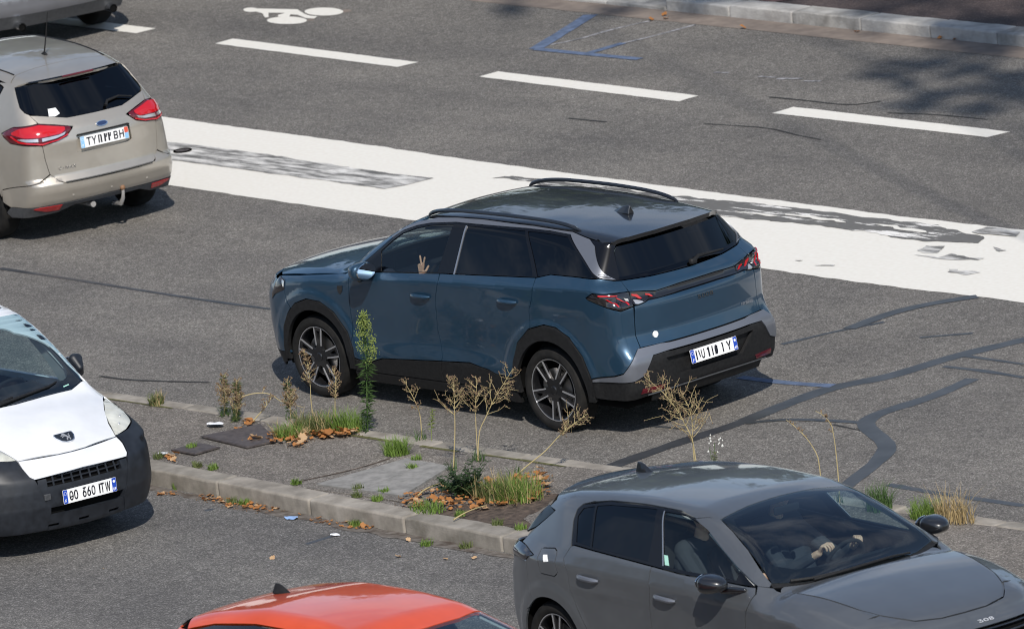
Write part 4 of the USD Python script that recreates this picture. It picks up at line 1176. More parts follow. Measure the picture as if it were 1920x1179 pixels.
    sym = lambda half: half + [(-a, b) for a, b in half[::-1]]
    put('light_bar', panel(B, sym([(0, 1.117), (.30, 1.118), (.462, 1.112), (.445, 1.160), (.30, 1.170), (0, 1.176)][0:1] + [(.30, 1.118), (.462, 1.112), (.445, 1.160), (.30, 1.170)]) if False else [(.462, 1.112), (.445, 1.160), (.2, 1.172), (-.2, 1.172), (-.445, 1.160), (-.462, 1.112), (-.2, 1.119), (.2, 1.119)], RE, gap=0, lift=.002), 'gloss_black', T)
    # tailgate
    low = [(.667, 1.088), (.633, 1.087), (.573, 1.099), (.538, 1.111), (.461, 1.109), (.2, 1.115)]
    gate = [(.675, .748), (.683, .85), (.680, .98)] + low
    put('tailgate', panel(B, gate + [(-a, b) for a, b in gate[::-1]], RE, h=.026), 'suv_blue', T)
    up = [(.655, 1.28), (.664, 1.235), (.667, 1.203), (.549, 1.184), (.443, 1.163), (.2, 1.176)]
    put('tailgate_lip', panel(B, up + [(-a, b) for a, b in up[::-1]] + [(-.4, 1.268), (0, 1.261), (.4, 1.268)], RE, h=.02), 'suv_blue', T)
    gl = [(.652, 1.284), (.588, 1.496), (.555, 1.530)]
    g = put('rear_window', panel(B, gl + [(-a, b) for a, b in gl[::-1]] + [(-.4, 1.272), (0, 1.265), (.4, 1.272)], RE, gap=.001, lift=-.004), 'tinted_glass', T)
    # badge, round emblem, hybrid lettering
    v, f = glyphs('5008', .032, .16, bold=False, depth=.004)
    for tx, y0, z0, hh, ww in (('5008', .062, 1.020, .030, .17), ('HYBRID', -.44, .845, .022, .13)):
        v, f = glyphs(tx, hh, ww, bold=False, depth=.004)
        o = B.point(np.array([[y0, z0]]), RE)[0]
        put('badge_lettering', Shape().add(v, f, smooth=False).move(plate_at(o - [.004, 0, 0], (0, -1, 0), (.06, 0, 1), (-1, 0, .0))), 'gloss_black' if tx == '5008' else 'satin_silver', T)
    o = B.point(np.array([[.52, .826]]), RE)[0]
    put('round_emblem', Shape().tm(trimesh.creation.cylinder(.027, .01, sections=28)).move(plate_at(o + [-.004, 0, 0], (0, -1, 0), (0, 0, 1), (-1, 0, 0))), 'sticker_white', T)
    wp = B.point(np.array([[-.06, 1.283], [-.133, 1.305], [-.433, 1.292]]), RE)
    put('rear_wiper', Shape().add(*tube(wp + [-.03, 0, .01], [.018, .016, .008], 8)).tm(rbox((.05, .07, .05), .018, wp[0] + [-.02, 0, .005])), 'black_plastic', T)
    # rear bumper: black moulding, grey blade, plate
    b_top = conv(B, [(-.505, .50)], SD, PO) + [(2.377, .503), (2.502, .538), (2.552, .562), (2.618, .685), (2.66, .70)]
    half = b_top + [(2.85, .676), (np.pi, .672)]
    lower = conv(B, [(-.505, .34)], SD, PO) + [(2.45, .33), (2.60, .335), (2.88, .375), (np.pi, .378)]
    fullp = half + [(2 * np.pi - a, b) for a, b in half[::-1]][1:] + [(2 * np.pi - a, b) for a, b in lower] + [(a, b) for a, b in lower[::-1]][1:]
    hole = shapely.Polygon([(2.80, .632), (2.90, .47), (2 * np.pi - 2.90, .47), (2 * np.pi - 2.80, .632)])
    bump = panel(B, fullp, PO, gap=.001, cut=hole, h=.028, hem=.03)
    bm = put('rear_bumper', bump, 'black_plastic', T)
    put('plate_recess', panel(B, hole, PO, gap=-.004, lift=-.035, h=.03), 'black_plastic', bm)
    blade = [(2.377, .498), (2.502, .533), (2.549, .562), (2.612, .687), (2.643, .741), (2.782, .747), (2.84, .738), (np.pi, .738)]
    bl_low = [(np.pi, .686), (2.83, .686), (2.72, .678), (2.655, .53), (2.60, .50), (2.377, .480)]
    pb = blade + [(2 * np.pi - a, b) for a, b in blade[::-1]][1:] + [(2 * np.pi - a, b) for a, b in bl_low[::-1]] + bl_low[1:]
    put('bumper_blade', panel(B, pb, PO, gap=0, lift=.010, h=.022, hem=.02), 'satin_trim', bm)
    ys = np.linspace(-.66, .66, 40)
    a = B.point(np.c_[ys, np.full(40, .741)], RE)
    bV, bF = quad_strip(a + [.0, 0, .003], a + [.075, 0, .004])
    put('load_sill', Shape().add(bV, bF), 'black_plastic', bm)
    put('bumper_skirt', panel(B, [(.62, .372), (.60, .29), (-.60, .29), (-.62, .372), (-.3, .376), (.3, .376)], RE, gap=0, h=.03), 'black_plastic', bm)
    ys = np.linspace(-.66, .66, 30)
    put('skirt_line', Shape().add(*tube(B.point(np.c_[ys, .374 - .02 * (np.abs(ys) / .66) ** 2], RE) + [-.004, 0, 0], .006, 6)), 'grey_plastic', bm)
    both('reflector', panel(B, [(.50, .418), (.72, .42), (.73, .378), (.53, .376)], RE, gap=0, lift=.004), 'dark_red_lens', T)
    po = B.point(np.array([[0, .583]]), RE)[0]
    tilt = .15
    I = lambda x: shapely.box(x - .006, -.038, x + .006, .038)
    marks = [bar(-.196, -.038, -.196, .038, .013), bar(-.168, .036, -.158, -.02, .010), ('U', -.143, .036), bar(-.060, -.038, -.060, .038, .016), bar(-.075, .022, -.060, .036, .012), bar(-.018, -.038, -.018, .038, .012), ('0', .006, .034), bar(.015, -.036, .03, .03, .022),
             bar(.098, -.038, .098, .038, .012), bar(.088, .032, .098, .036, .012), ('Y', .140, .052)]
    number_plate(T, plate_at(po + [-.012, -.0, 0], (0, -1, 0), (np.sin(tilt), 0, np.cos(tilt)), (-np.cos(tilt), 0, np.sin(tilt))), marks)
    # glasshouse
    topw = [(2.04, 1.318), (1.93, 1.405), (1.825, 1.472), (1.66, 1.525), (1.503, 1.557), (1.30, 1.580), (1.067, 1.588), (.37, 1.598), (.10, 1.595), (-.116, 1.583)]
    fw = [(1.985, 1.168)] + topw[:6] + [(1.215, 1.584), (1.275, 1.222)]
    rw = [(1.066, 1.234), (1.058, 1.587), (.70, 1.595), (.37, 1.598), (.115, 1.287)]
    qw = [(.06, 1.290), (.335, 1.598), (.10, 1.595), (-.116, 1.583), (-.595, 1.325), (-.40, 1.328), (-.10, 1.325)]
    band = [(2.36, 1.134), (2.0, 1.160), (1.24, 1.217), (.07, 1.283), (-.09, 1.319), (-.40, 1.325), (-.62, 1.321), (-.128, 1.597), (.10, 1.609), (.37, 1.612), (1.2, 1.600), (1.50, 1.572), (1.66, 1.540), (1.83, 1.487), (1.95, 1.42), (2.08, 1.32), (2.24, 1.205)]
    wins = shapely.union_all([shapely.Polygon(w) for w in (fw, rw, qw)])
    both('window_frame', panel(B, band, SD, cut=wins, gap=.001, h=.024), 'frame_black', T)
    both('front_window', panel(B, fw, SD, gap=.0, lift=-.005, hem=.002), 'dark_side_glass', T)
    both('rear_window_pane', panel(B, rw, SD, gap=.0, lift=-.005, hem=.002), 'tinted_glass', T)
    both('quarter_window', panel(B, qw, SD, gap=.0, lift=-.005, hem=.002), 'tinted_glass', T)
    both('pillar_strip', panel(B, [(1.072, 1.222), (1.064, 1.590), (1.052, 1.590), (1.058, 1.222)], SD, gap=0, lift=.003, h=.02), 'satin_silver', T)
    trim_in = [(1.95, 1.424), (1.83, 1.491), (1.66, 1.544), (1.50, 1.576), (1.2, 1.604), (.37, 1.616), (.10, 1.613), (-.132, 1.600), (-.626, 1.320)]
    trim_out = [(-.692, 1.290), (-.451, 1.538), (-.36, 1.577), (-.30, 1.586), (-.135, 1.612), (.31, 1.630), (.916, 1.637), (1.223, 1.629), (1.451, 1.612), (1.66, 1.569), (1.83, 1.514), (1.97, 1.430)]
    both('silver_trim', panel(B, trim_in + trim_out, SD, gap=0, lift=.004, h=.022), 'satin_trim', T)
    for k in range(3):
        zz_ = 1.317 + .012 * k
        both('vent_slit', panel(B, [(-.628 + .012 * k, zz_), (-.668 + .014 * k, zz_ - .006), (-.668 + .014 * k, zz_ - .002), (-.628 + .012 * k, zz_ + .004)], SD, gap=0, lift=.0055, h=.02, hem=.002), 'void_black', T)
    dp = conv(B, [(.648, 1.286), (.590, 1.496), (.558, 1.535), (.54, 1.558)], RE, PO)
    both('rear_pillar', panel(B, [(2.42, 1.585), (2.46, 1.52), (2.50, 1.40), (2.53, 1.292), (2.575, 1.286)] + dp, PO, gap=.001, h=.022, lift=-.003), 'frame_black', T)
    # A pillar, windscreen, bonnet, roof
    both('front_pillar', panel(B, [(2.52, 1.096), (2.36, 1.138), (2.24, 1.209), (2.08, 1.324), (1.95, 1.428), (1.97, 1.434), (1.83, 1.518), (1.66, 1.573), (1.60, 1.60), (1.70, 1.60), (1.9, 1.535), (2.1, 1.43), (2.3, 1.285), (2.45, 1.165)], SD, gap=.001, h=.022), 'suv_blue', T)
    ws = [(2.56, 0), (2.54, .3), (2.47, .55), (2.37, .672), (2.1, .625), (1.85, .585), (1.66, .548), (1.63, .3), (1.62, 0)]
    put('windscreen', panel(B, ws + [(a, -b) for a, b in ws[-2:0:-1]], TO, gap=.002, hem=.006), 'windscreen_glass', T)
    both('pillar_seal', panel(B, [(2.47, .55), (2.41, .72), (2.30, .70), (2.1, .665), (1.85, .625), (1.66, .59), (1.66, .548), (1.85, .585), (2.1, .625), (2.37, .672)], TO, gap=0, lift=-.004), 'gloss_black', T)
    hd = [(3.70, 0), (3.66, .3), (3.55, .56), (3.43, .71), (3.372, .764), (2.975, .816), (2.473, .808), (2.47, .70), (2.56, .52), (2.62, .3), (2.64, 0)]
    put('bonnet', panel(B, hd + [(a, -b) for a, b in hd[-2:0:-1]], TO, gap=.002), 'suv_blue', T)
    put('scuttle', panel(B, [(2.645, 0), (2.625, .3), (2.565, .52), (2.475, .70), (2.40, .69), (2.48, .5), (2.545, .3), (2.565, 0), (2.545, -.3), (2.48, -.5), (2.40, -.69), (2.475, -.70), (2.565, -.52), (2.625, -.3)], TO, gap=.001, lift=-.006), 'black_plastic', T)
    rf = [tuple(p) for p in conv(B, [(1.60, 1.60)], SD, RI)] + conv(B, [(1.45, 1.616), (1.223, 1.633), (.916, 1.641), (.31, 1.634), (-.135, 1.616), (-.30, 1.592)], SD, RI)
    rear_e = [tuple(p) for p in B.param(B.point(np.array([(-.43, .60), (-.372, .35), (-.35, 0)]), TO), RI)]
    front_e = [tuple(p) for p in B.param(B.point(np.array([(1.615, 0), (1.625, .3), (1.655, .548)]), TO), RI)]
    halfr = rf + rear_e[:2]
    other = [(x, np.pi - p) for x, p in (rf + rear_e)[::-1]]
    put('roof', panel(B, rf + rear_e + [(x, np.pi - p) for x, p in rear_e[:2][::-1]] + [(x, np.pi - p) for x, p in rf[::-1]] + [(x, np.pi - p) for x, p in front_e[::-1]] + front_e[1:], RI, gap=.001, h=.035), 'gloss_black', T)
    sp = [(-.345, 0), (-.366, .35), (-.42, .585), (-.50, .61), (-.60, .575), (-.655, .45), (-.695, .2), (-.70, 0)]
    put('roof_spoiler', panel(lid(B), sp + [(a, -b) for a, b in sp[-2:0:-1]], TO, gap=.002, hem=.035, hem_dir=(.25, 0, -1), own_normals=True), 'gloss_black', T)
    for sg in (1, -1):
        pts = np.array([(1.63, .565), (1.52, .575), (1.2, .59), (.7, .585), (.25, .57), (-.02, .555), (-.19, .545)])
        base = B.point(pts * [1, sg], TO)
        lift = np.array([.0, .030, .042, .044, .042, .032, .0])[:, None] * [0, 0, 1]
        t = np.linspace(0, 6, 40)
        P = np.stack([PchipInterpolator(np.arange(7), (base + lift)[:, k])(t) for k in range(3)], 1)
        put('roof_rail', Shape().add(*tube(P, np.interp(t, [0, .5, 5.5, 6], [.006, .017, .017, .006]), 8)), 'gloss_black', T)
    o = B.point(np.array([[-.12, 0]]), TO)[0]
    put('roof_fin', fin(o + [.01, 0, 0], .20, .07, .062), 'gloss_black', T, smooth=75)
    # nose
    fb = conv(B, [(3.31, .40), (3.30, .58), (3.228, .697), (3.17, .757), (3.245, .833), (3.28, .938), (3.33, .965)], SD, PF)
    fe = [(a, b) for a, b in fb] + [(.35, .985), (.15, .99)]
    put('front_bumper', panel(B, fe + [(-a, b) for a, b in fe[::-1]] + [(-.8, .36), (-.3, .345), (.3, .345), (.8, .36)], PF, gap=.001, h=.035), 'suv_blue', T)
    lo = conv(B, [(3.33, .395), (3.33, .27)], SD, PF)
    put('lower_bumper', panel(B, [lo[0], (.8, .355), (.3, .34), (-.3, .34), (-.8, .355), (-lo[0][0], lo[0][1]), (-lo[1][0], lo[1][1]), (-.6, .2), (0, .19), (.6, .2), lo[1]], PF, gap=0, h=.035), 'black_plastic', T)
    put('grille', panel(B, [(.5, .85), (-.5, .85), (-.42, .5), (.42, .5)], ('front', 2.6), gap=0, lift=.005), 'gloss_black', T)
    both('headlamp', panel(B, [(3.36, .990), (3.27, .978), (3.255, .90), (3.40, .845), (3.45, .80), (3.46, .84), (3.41, .93)], SD, gap=0, lift=.005, bow=.006), 'smoked_lens', T)
    both('lamp_strip', panel(B, [(3.30, .972), (3.262, .965), (3.258, .92), (3.275, .92)], SD, gap=0, lift=.012, hem=.004, h=.02), 'lamp_silver', T)
    both('wing_badge', panel(B, [(2.528, 1.003), (2.458, 1.010), (2.470, .96), (2.500, .931), (2.526, .955)], SD, gap=0, lift=.004, h=.02), 'gloss_black', T)
    # door furniture
    for x0, z0 in ((1.475, 1.008), (.40, 1.062)):
        for sg in (1, -1):
            P = B.point(np.array([[x0 + d, z0 + .006 - .05 * abs(d) ** 1.5] for d in np.linspace(-.115, .115, 9)]), SD) * [1, sg, 1]
            off = np.array([.004, .020, .027, .03, .03, .03, .027, .020, .004])[:, None] * [0, sg, 0]
            put('door_handle', Shape().add(*tube(P + off, [.010, .017, .019, .019, .019, .019, .019, .017, .010], 8)), 'suv_blue', T)
    for sg in (1, -1):
        cx, cy, cz = 2.10, .985, 1.195
        hs = put('door_mirror', pod((cx + .005, sg * cy, cz - .005), (.15, .25, .165), 2.7, (.30, .35)), 'suv_blue', T, smooth=True)
        put('mirror_base', hull([(cx + .03, sg * (cy - .05), cz - .085, .022), (cx - .02, sg * (cy + .03), cz - .078, .02), (cx + .06, sg * .87, cz - .05, .02), (cx - .02, sg * .87, cz - .05, .02)], 10), 'gloss_black', hs)
        gsh = shapely.affinity.scale(shapely.Point(0, 0).buffer(1, 16), .104, .066)
        gm = trimesh.creation.extrude_polygon(gsh, .012, engine='earcut')
        put('mirror_glass', Shape().tm(gm, False).move(plate_at((cx - .076, sg * (cy + .002), cz - .003), (.05, -1, 0), (0, 0, 1), np.array([-1, -.05, 0.05]))), 'mirror_glass', hs)
    # running gear and the dark inside
    for cx in (0, 2.90):
        for sg in (1, -1):
            wheel(T, cx, sg * .862, .352, sg, .352, .262, .22, 'blade', spin=.35 if cx else .95)
            wheel_well(T, cx - .02, sg * .855, .37, sg, .43)
    hole2 = shapely.union_all([arch_r_in, arch_f_in])
    ln = panel(B, [(3.3, .25), (3.4, .95), (2.4, 1.08), (1.2, 1.19), (.07, 1.25), (-.55, 1.27), (-.6, .4), (-.4, .25)], SD, cut=hole2, gap=0, lift=-.022, h=.06, hem=.0)
    both('inner_panel', ln, 'void_black', T)
    put('inner_panel', panel(B, [(.66, .32), (.66, 1.25), (-.66, 1.25), (-.66, .32)], RE, gap=0, lift=-.05, h=.06), 'void_black', T)
    put('inner_panel', panel(B, [(.7, .25), (.7, .9), (-.7, .9), (-.7, .25)], ('front', 2.6), gap=0, lift=-.03, h=.06), 'void_black', T)
    put('headlining', panel(B, [(1.6, .75), (-.5, .75), (-.5, np.pi - .75), (1.6, np.pi - .75)], RI, gap=0, lift=-.035, h=.07), 'cabin_grey', T)
    put('engine_tray', panel(B, [(3.6, .5), (2.6, .75), (2.6, -.75), (3.6, -.5)], TO, gap=0, lift=-.04, h=.08), 'void_black', T)
    put('floor_pan', rbox((4.2, 1.5, .06), .02, (1.35, 0, .27)), 'void_black', T)
    put('dashboard', hull([(2.30, -.68, .98, .07), (2.30, .68, .98, .07), (1.95, -.68, .98, .06), (1.95, .68, .98, .06), (1.98, -.68, .6, .06), (1.98, .68, .6, .06), (2.45, 0, .95, .05)]), 'cabin_dark', T)
    steering(T, 1.72, .36, .98)
    for sx, sy in ((1.20, .36), (1.20, -.36), (.30, .42), (.30, 0), (.30, -.42)):
        seat(T, sx, sy, .60)
    return T


suv = build_suv()
# ------------------------------------------------------------------ the grey hatchback
HATCH = Body(
    lines=[
        (.15, [(-1, .70), (-.6, .78), (0, .81), (2.7, .81), (3.2, .76), (3.7, .66)], False),
        (.26, [(-.9, .62), (-.6, .75), (-.3, .845), (0, .87), (2.7, .87), (3.2, .84), (3.6, .74)], True),
        (.45, [(-.9, .66), (-.6, .775), (-.3, .87), (0, .905), (1.2, .89), (2.7, .90), (3.2, .86), (3.6, .76)], False),
        ([(-1, .70), (3.6, .64)], [(-.9, .66), (-.6, .77), (-.3, .87), (0, .912), (1.2, .895), (2.7, .905), (3.2, .86), (3.6, .74)], False),
        ([(-1, .95), (0, .95), (1.2, .94), (2.3, .91), (3.2, .82), (3.6, .77)], [(-.9, .64), (-.6, .755), (-.3, .865), (0, .915), (1.2, .910), (2.4, .905), (2.8, .915), (3.2, .88), (3.6, .74)], True),
        ([(-1, 1.06), (-.4, 1.06), (0, 1.06), (1.2, 1.045), (2.2, 1.01), (2.7, .975), (3.2, .915), (3.6, .82)], [(-.9, .55), (-.6, .665), (-.2, .79), (.3, .862), (1.2, .865), (2.2, .87), (2.7, .875), (3.2, .84), (3.5, .72)], True),
        ([(-1, 1.37), (0, 1.40), (1.0, 1.40), (1.6, 1.37), (2.2, 1.27), (3.5, 1.2)], [(-.9, .44), (-.4, .52), (0, .62), (.8, .655), (1.5, .66), (2.2, .66), (3.5, .6)], False),
    ],
    top=[(3.80, .60), (3.66, .72), (3.56, .795), (3.40, .875), (3.1, .95), (2.75, 1.01), (2.55, 1.03), (2.42, 1.07), (2.15, 1.235), (1.85, 1.37), (1.6, 1.435), (1.35, 1.47), (.9, 1.475), (.4, 1.452), (0, 1.413), (-.35, 1.358), (-.6, 1.30), (-.9, 1.15)],
    crown=[(3.5, .09), (2.9, .035), (2.6, .05), (2.4, .12), (1.9, .11), (.8, .09), (0, .10), (-.4, .17)],
    rear=[(.15, -.60), (.30, -.67), (.5, -.73), (.75, -.75), (.80, -.74), (.95, -.70), (1.0, -.68), (1.04, -.63), (1.30, -.43), (1.305, -.43), (1.32, -.50), (1.5, -.49)],
    rcurve=([(.3, .15), (.7, .2), (1.0, .25)], 2.5),
    front=[(.15, 3.46), (.3, 3.56), (.5, 3.62), (.68, 3.64), (.74, 3.63), (.80, 3.59), (.83, 3.53)],
    fcurve=(.42, 2.8), k_top=.10, k_rear=.07, k_front=.14, k_tr=.012, k_tf=.06,
    wheels=((0, .325), (2.675, .325)), flare=.012, flare_r=(.42, .50),
    extra=lambda x, z: .007 * np.exp(-((z - .80) / .035) ** 2) * ss((x - .15) / .25) * ss((1.15 - x) / .5),
    textra=lambda x, y: (.03 - .20 * np.maximum(0, y - np.interp(x, [2.3, 2.405, 3.133, 3.396], [.76, .743, .598, .572])) ) * ss((x - 2.42) / .15))
HATCH_POSE = (-6.0892, 5.5386, 3.05332, -.03156)
def mirrored_top(half):
    return half + [(a, -b) for a, b in half[::-1] if abs(b) > 1e-6]


def build_hatch():
    x, y, a, s = HATCH_POSE
    T = thing('grey_hatchback', 'dark grey hatchback with black mirrors and shark fin aerial in the near lane', 'car', (x, y, 0), a, tilt=s)
    B, SD, RE, TO = HATCH, ('side',), ('rear', 0.3), ('top', .75)
    PO, RI, PF = ('post', .4), ('ridge', .8), ('post', 2.4)
    arch = lambda cx, r: shapely.Point(cx, .325).buffer(r, 28)
    ra, fa = arch(0, .362), arch(2.675, .358)
    C = 'hatch_grey'
    rdoor = [(1.160, 1.058), (.905, 1.066), (.50, 1.078), (.264, 1.087), (.237, 1.077), (.193, .996), (.252, .915), (.269, .764), (.336, .646), (.422, .514), (.47, .40), (.48, .30), (1.15, .30), (1.153, .766), (1.181, .915), (1.162, .999)]
    both('rear_door', panel(B, rdoor, SD, cut=ra.buffer(.005)), C, T)
    fdoor = [(1.160, 1.058), (1.162, .999), (1.181, .915), (1.153, .766), (1.15, .30), (2.16, .30), (2.20, .60), (2.22, .85), (2.29, 1.014), (2.26, 1.05), (1.99, 1.052), (1.51, 1.046)]
    both('front_door', panel(B, fdoor, SD), C, T)
    both('sill', panel(B, [(.36, .295), (2.32, .295), (2.32, .20), (.36, .20)], SD, gap=0, hem=.03), 'black_plastic', T)
    FR = ('ridge', .55)
    edge = [tuple(p) for p in B.param(B.point(np.array([(3.24, .547), (3.10, .609), (2.85, .659), (2.60, .704), (2.385, .732), (2.352, .735), (2.33, .76)]), TO), FR)]
    fend = edge + conv(B, [(2.262, 1.056), (2.295, 1.014), (2.225, .85), (2.205, .60), (2.165, .30), (2.32, .30), (2.675, .69), (3.03, .36), (3.06, .60), (3.12, .75), (3.20, .862)], SD, FR)
    both('front_fender', panel(B, fend, FR, cut=shapely.Polygon(conv(B, list(fa.exterior.coords)[:-1], SD, FR)), su=1.0, h=.03), C, T)
    flap = [(-.108, 1.016), (.05, 1.036), (.086, 1.024), (.098, 1.004), (.135, .884), (.095, .856), (-.066, .858), (-.090, .935)]
    fl = shapely.Polygon(conv(B, flap, SD, PO))
    q = conv(B, [(.237, 1.077), (.217, 1.112), (.147, 1.23), (.139, 1.303), (.177, 1.337), (.31, 1.372), (.20, 1.386), (.0, 1.366), (-.12, 1.34), (-.21, 1.305)], SD, PO)
    q += [(2.36, 1.26), (2.232, 1.254), (2.36, 1.112), (2.39, 1.05), (2.40, 1.004), (2.312, .998), (2.144, .965), (2.191, .949), (2.243, .908), (2.236, .888), (2.231, .786), (2.183, .678), (2.14, .60)]
    q += conv(B, [(-.30, .56), (-.30, .30), (.36, .30), (.47, .40), (.422, .514), (.336, .646), (.269, .764), (.252, .915), (.193, .996)], SD, PO)
    rap = shapely.Polygon(conv(B, list(ra.exterior.coords)[:-1], SD, PO))
    both('rear_quarter', panel(B, q, PO, cut=shapely.union_all([rap, fl.buffer(.004)]), h=.026), C, T)
    both('fuel_flap', panel(B, fl, PO, gap=0, h=.025), C, T)
    bs = [(2.243, .905), (2.236, .884), (2.231, .786), (2.183, .678), (2.14, .60)] + conv(B, [(-.30, .56), (-.30, .28)], SD, PO)
    top_e = [(2.33, .912), (2.7, .86), (np.pi, .84)]
    half = top_e[::-1] + bs
    put('rear_bumper', panel(B, half + [(2 * np.pi - u, v) for u, v in half[::-1]][:-1], PO, gap=.002, h=.04, cut=shapely.union_all([rap, shapely.affinity.scale(rap, -1, 1, origin=(np.pi, 0))])), C, T)
    lamp = [(2.40, 1.002), (2.312, .998), (2.144, .965), (2.191, .949), (2.243, .909), (2.33, .914), (2.62, .90), (2.66, .98)]
    L = both('tail_lamp', panel(B, lamp, PO, gap=.001, lift=.006, bow=.006, h=.022), 'smoked_lens', T)
    both('spoiler_fin', panel(B, [(2.40, 1.270), (2.24, 1.250), (2.365, 1.118), (2.47, 1.06)], PO, gap=.002, h=.02), 'frame_black', T)
    hg = [(.60, .86), (.60, .98), (.56, 1.05), (0, 1.05)]
    put('tailgate', panel(B, [(a_, b_) for a_, b_ in hg] + [(-a_, b_) for a_, b_ in hg[::-1]][1:], RE, h=.04), C, T)
    put('rear_window', panel(B, [(.54, 1.06), (.45, 1.29), (-.45, 1.29), (-.54, 1.06)], RE, h=.04), 'tinted_glass', T)
    # glasshouse
    dlo = [(.245, 1.081), (.217, 1.113), (.149, 1.231), (.142, 1.303), (.180, 1.334), (.465, 1.385), (.855, 1.408), (1.11, 1.414), (1.236, 1.409), (1.428, 1.382), (1.593, 1.332), (1.784, 1.247), (1.99, 1.157), (2.245, 1.056), (1.99, 1.056), (1.51, 1.050), (.905, 1.070), (.50, 1.082), (.27, 1.091)]
    w1 = [(.275, 1.110), (.178, 1.26), (.205, 1.315), (.322, 1.341), (.438, 1.100)]
    w2 = [(.462, 1.099), (.345, 1.346), (.491, 1.368), (.872, 1.394), (.995, 1.398), (1.045, 1.30), (1.105, 1.085)]
    w3 = [(1.285, 1.073), (1.085, 1.396), (1.304, 1.396), (1.484, 1.364), (1.70, 1.298), (1.90, 1.206), (2.05, 1.13), (2.06, 1.075)]
    W = shapely.union_all([shapely.Polygon(w) for w in (w1, w2, w3)])
    both('window_frame', panel(B, dlo, SD, cut=W, gap=.001, h=.024, lift=-.001), 'frame_black', T)
    both('quarter_window', panel(B, w1, SD, gap=0, lift=-.005, hem=.002), 'tinted_glass', T)
    both('rear_window_pane', panel(B, w2, SD, gap=0, lift=-.005, hem=.002), 'tinted_glass', T)
    both('front_window', panel(B, w3, SD, gap=0, lift=-.005, hem=.002), 'clear_glass', T)
    both('pillar_strip', panel(B, [(1.283, 1.075), (1.083, 1.398), (1.073, 1.398), (1.271, 1.075)], SD, gap=0, lift=.002, h=.02, hem=.004), 'satin_silver', T)
    ap = conv(B, [(2.268, 1.056), (1.99, 1.160), (1.784, 1.250), (1.593, 1.335), (1.50, 1.361), (1.42, 1.386), (1.52, 1.399)], SD, RI)
    ap += [tuple(p) for p in B.param(B.point(np.array([(1.60, .570), (1.625, .577), (1.80, .615), (2.0, .658), (2.315, .723), (2.33, .755)]), TO), RI)]
    both('front_pillar', panel(B, ap, RI, gap=.0005, h=.022), C, T)
    ws = [(2.50, 0), (2.48, .25), (2.41, .5), (2.315, .72), (2.0, .655), (1.80, .612), (1.625, .574), (1.585, .3), (1.575, 0)]
    put('windscreen', panel(B, mirrored_top(ws), TO, gap=.001, hem=.006, h=.035), 'windscreen_glass', T)
    band = shapely.Polygon(mirrored_top(ws)).difference(shapely.Polygon(mirrored_top([(2.36, 0), (2.345, .25), (2.29, .48), (2.20, .625), (1.95, .60), (1.76, .545), (1.665, .50), (1.65, .3), (1.645, 0)])).buffer(-.02).buffer(.02))
    put('screen_border', panel(B, band, TO, gap=0, lift=-.010, hem=.002, h=.03), 'void_black', T)
    rf = conv(B, [(1.525, 1.401), (1.42, 1.389), (1.236, 1.416), (.855, 1.415), (.465, 1.392), (.30, 1.367), (.20, 1.379), (.0, 1.356), (-.12, 1.329), (-.20, 1.30)], SD, RI)
    fe = [tuple(p) for p in B.param(B.point(np.array([(1.57, 0), (1.58, .3), (1.62, .572)]), TO), RI)]
    re_ = [tuple(p) for p in B.param(B.point(np.array([(-.33, .44), (-.42, .25), (-.44, 0)]), TO), RI)]
    hf = fe + rf + re_
    put('roof', panel(lid(B), hf + [(u, np.pi - v) for u, v in hf[::-1]][1:-1], RI, gap=.001, h=.035, hem=.03), C, T)
    o = B.point(np.array([[.06, 0]]), TO)[0]
    put('roof_fin', fin(o, .17, .05, .065), 'gloss_black', T, smooth=75)
    hd = [(3.475, 0), (3.468, .2), (3.42, .386), (3.30, .50), (3.24, .543), (3.10, .605), (2.60, .70), (2.385, .728), (2.36, .705), (2.44, .5), (2.51, .25), (2.53, 0)]
    put('bonnet', panel(B, mirrored_top(hd), TO, gap=.0015, h=.03, round_=.05), C, T)
    put('slam_panel', panel(B, mirrored_top([(3.47, 0), (3.40, .42), (3.26, .56), (2.9, .68), (2.9, 0)]), TO, gap=0, h=.05, lift=-.012, hem=.002), C, T)
    put('scuttle', panel(B, mirrored_top([(2.525, 0), (2.505, .25), (2.435, .5), (2.345, .73), (2.30, .73), (2.40, .5), (2.475, .25), (2.495, 0)]), TO, gap=0, lift=-.008, h=.03), 'black_plastic', T)
    fb = conv(B, [(3.04, .34), (3.065, .60), (3.125, .75), (3.205, .862), (3.175, .915)], SD, PF)
    tope = [tuple(p) for p in B.param(B.point(np.array([(3.245, .548), (3.305, .505), (3.425, .39), (3.472, .2), (3.48, 0)]), TO), PF)]
    low = [(0, .30), (.4, .30), (.8, .31)]
    hb = low + fb + tope
    grille = shapely.box(-.62, .38, .62, .775)
    put('front_bumper', panel(B, hb + [(-u, v) for u, v in hb[::-1]][1:-1], PF, gap=.002, h=.035, cut=grille), C, T)
    g = put('grille', panel(B, grille, PF, gap=-.01, lift=-.03, h=.05), 'void_black', T)
    for k in range(9):
        yy = np.linspace(-.60, .60, 24)
        P = B.point(np.c_[yy, np.full(24, .755 - .042 * k)], PF)
        put('grille_slat', Shape().add(*tube(P, .008, 6)), 'gloss_black', g)
    both('headlamp', panel(B, [(3.20, .855), (3.13, .748), (3.30, .72), (3.42, .74), (3.40, .80)], SD, gap=.001, lift=.003, bow=.006), 'lamp_silver', T)
    v, f = glyphs('308', .030, .135, bold=False, depth=.003)
    P = B.point(np.array([[.045, .800], [.185, .800], [.115, .812]]), ('front', 2.3))
    ux = P[1] - P[0]
    ux /= np.linalg.norm(ux)
    n = B.normal(P[2:3])[0]
    uy = np.cross(n, ux)
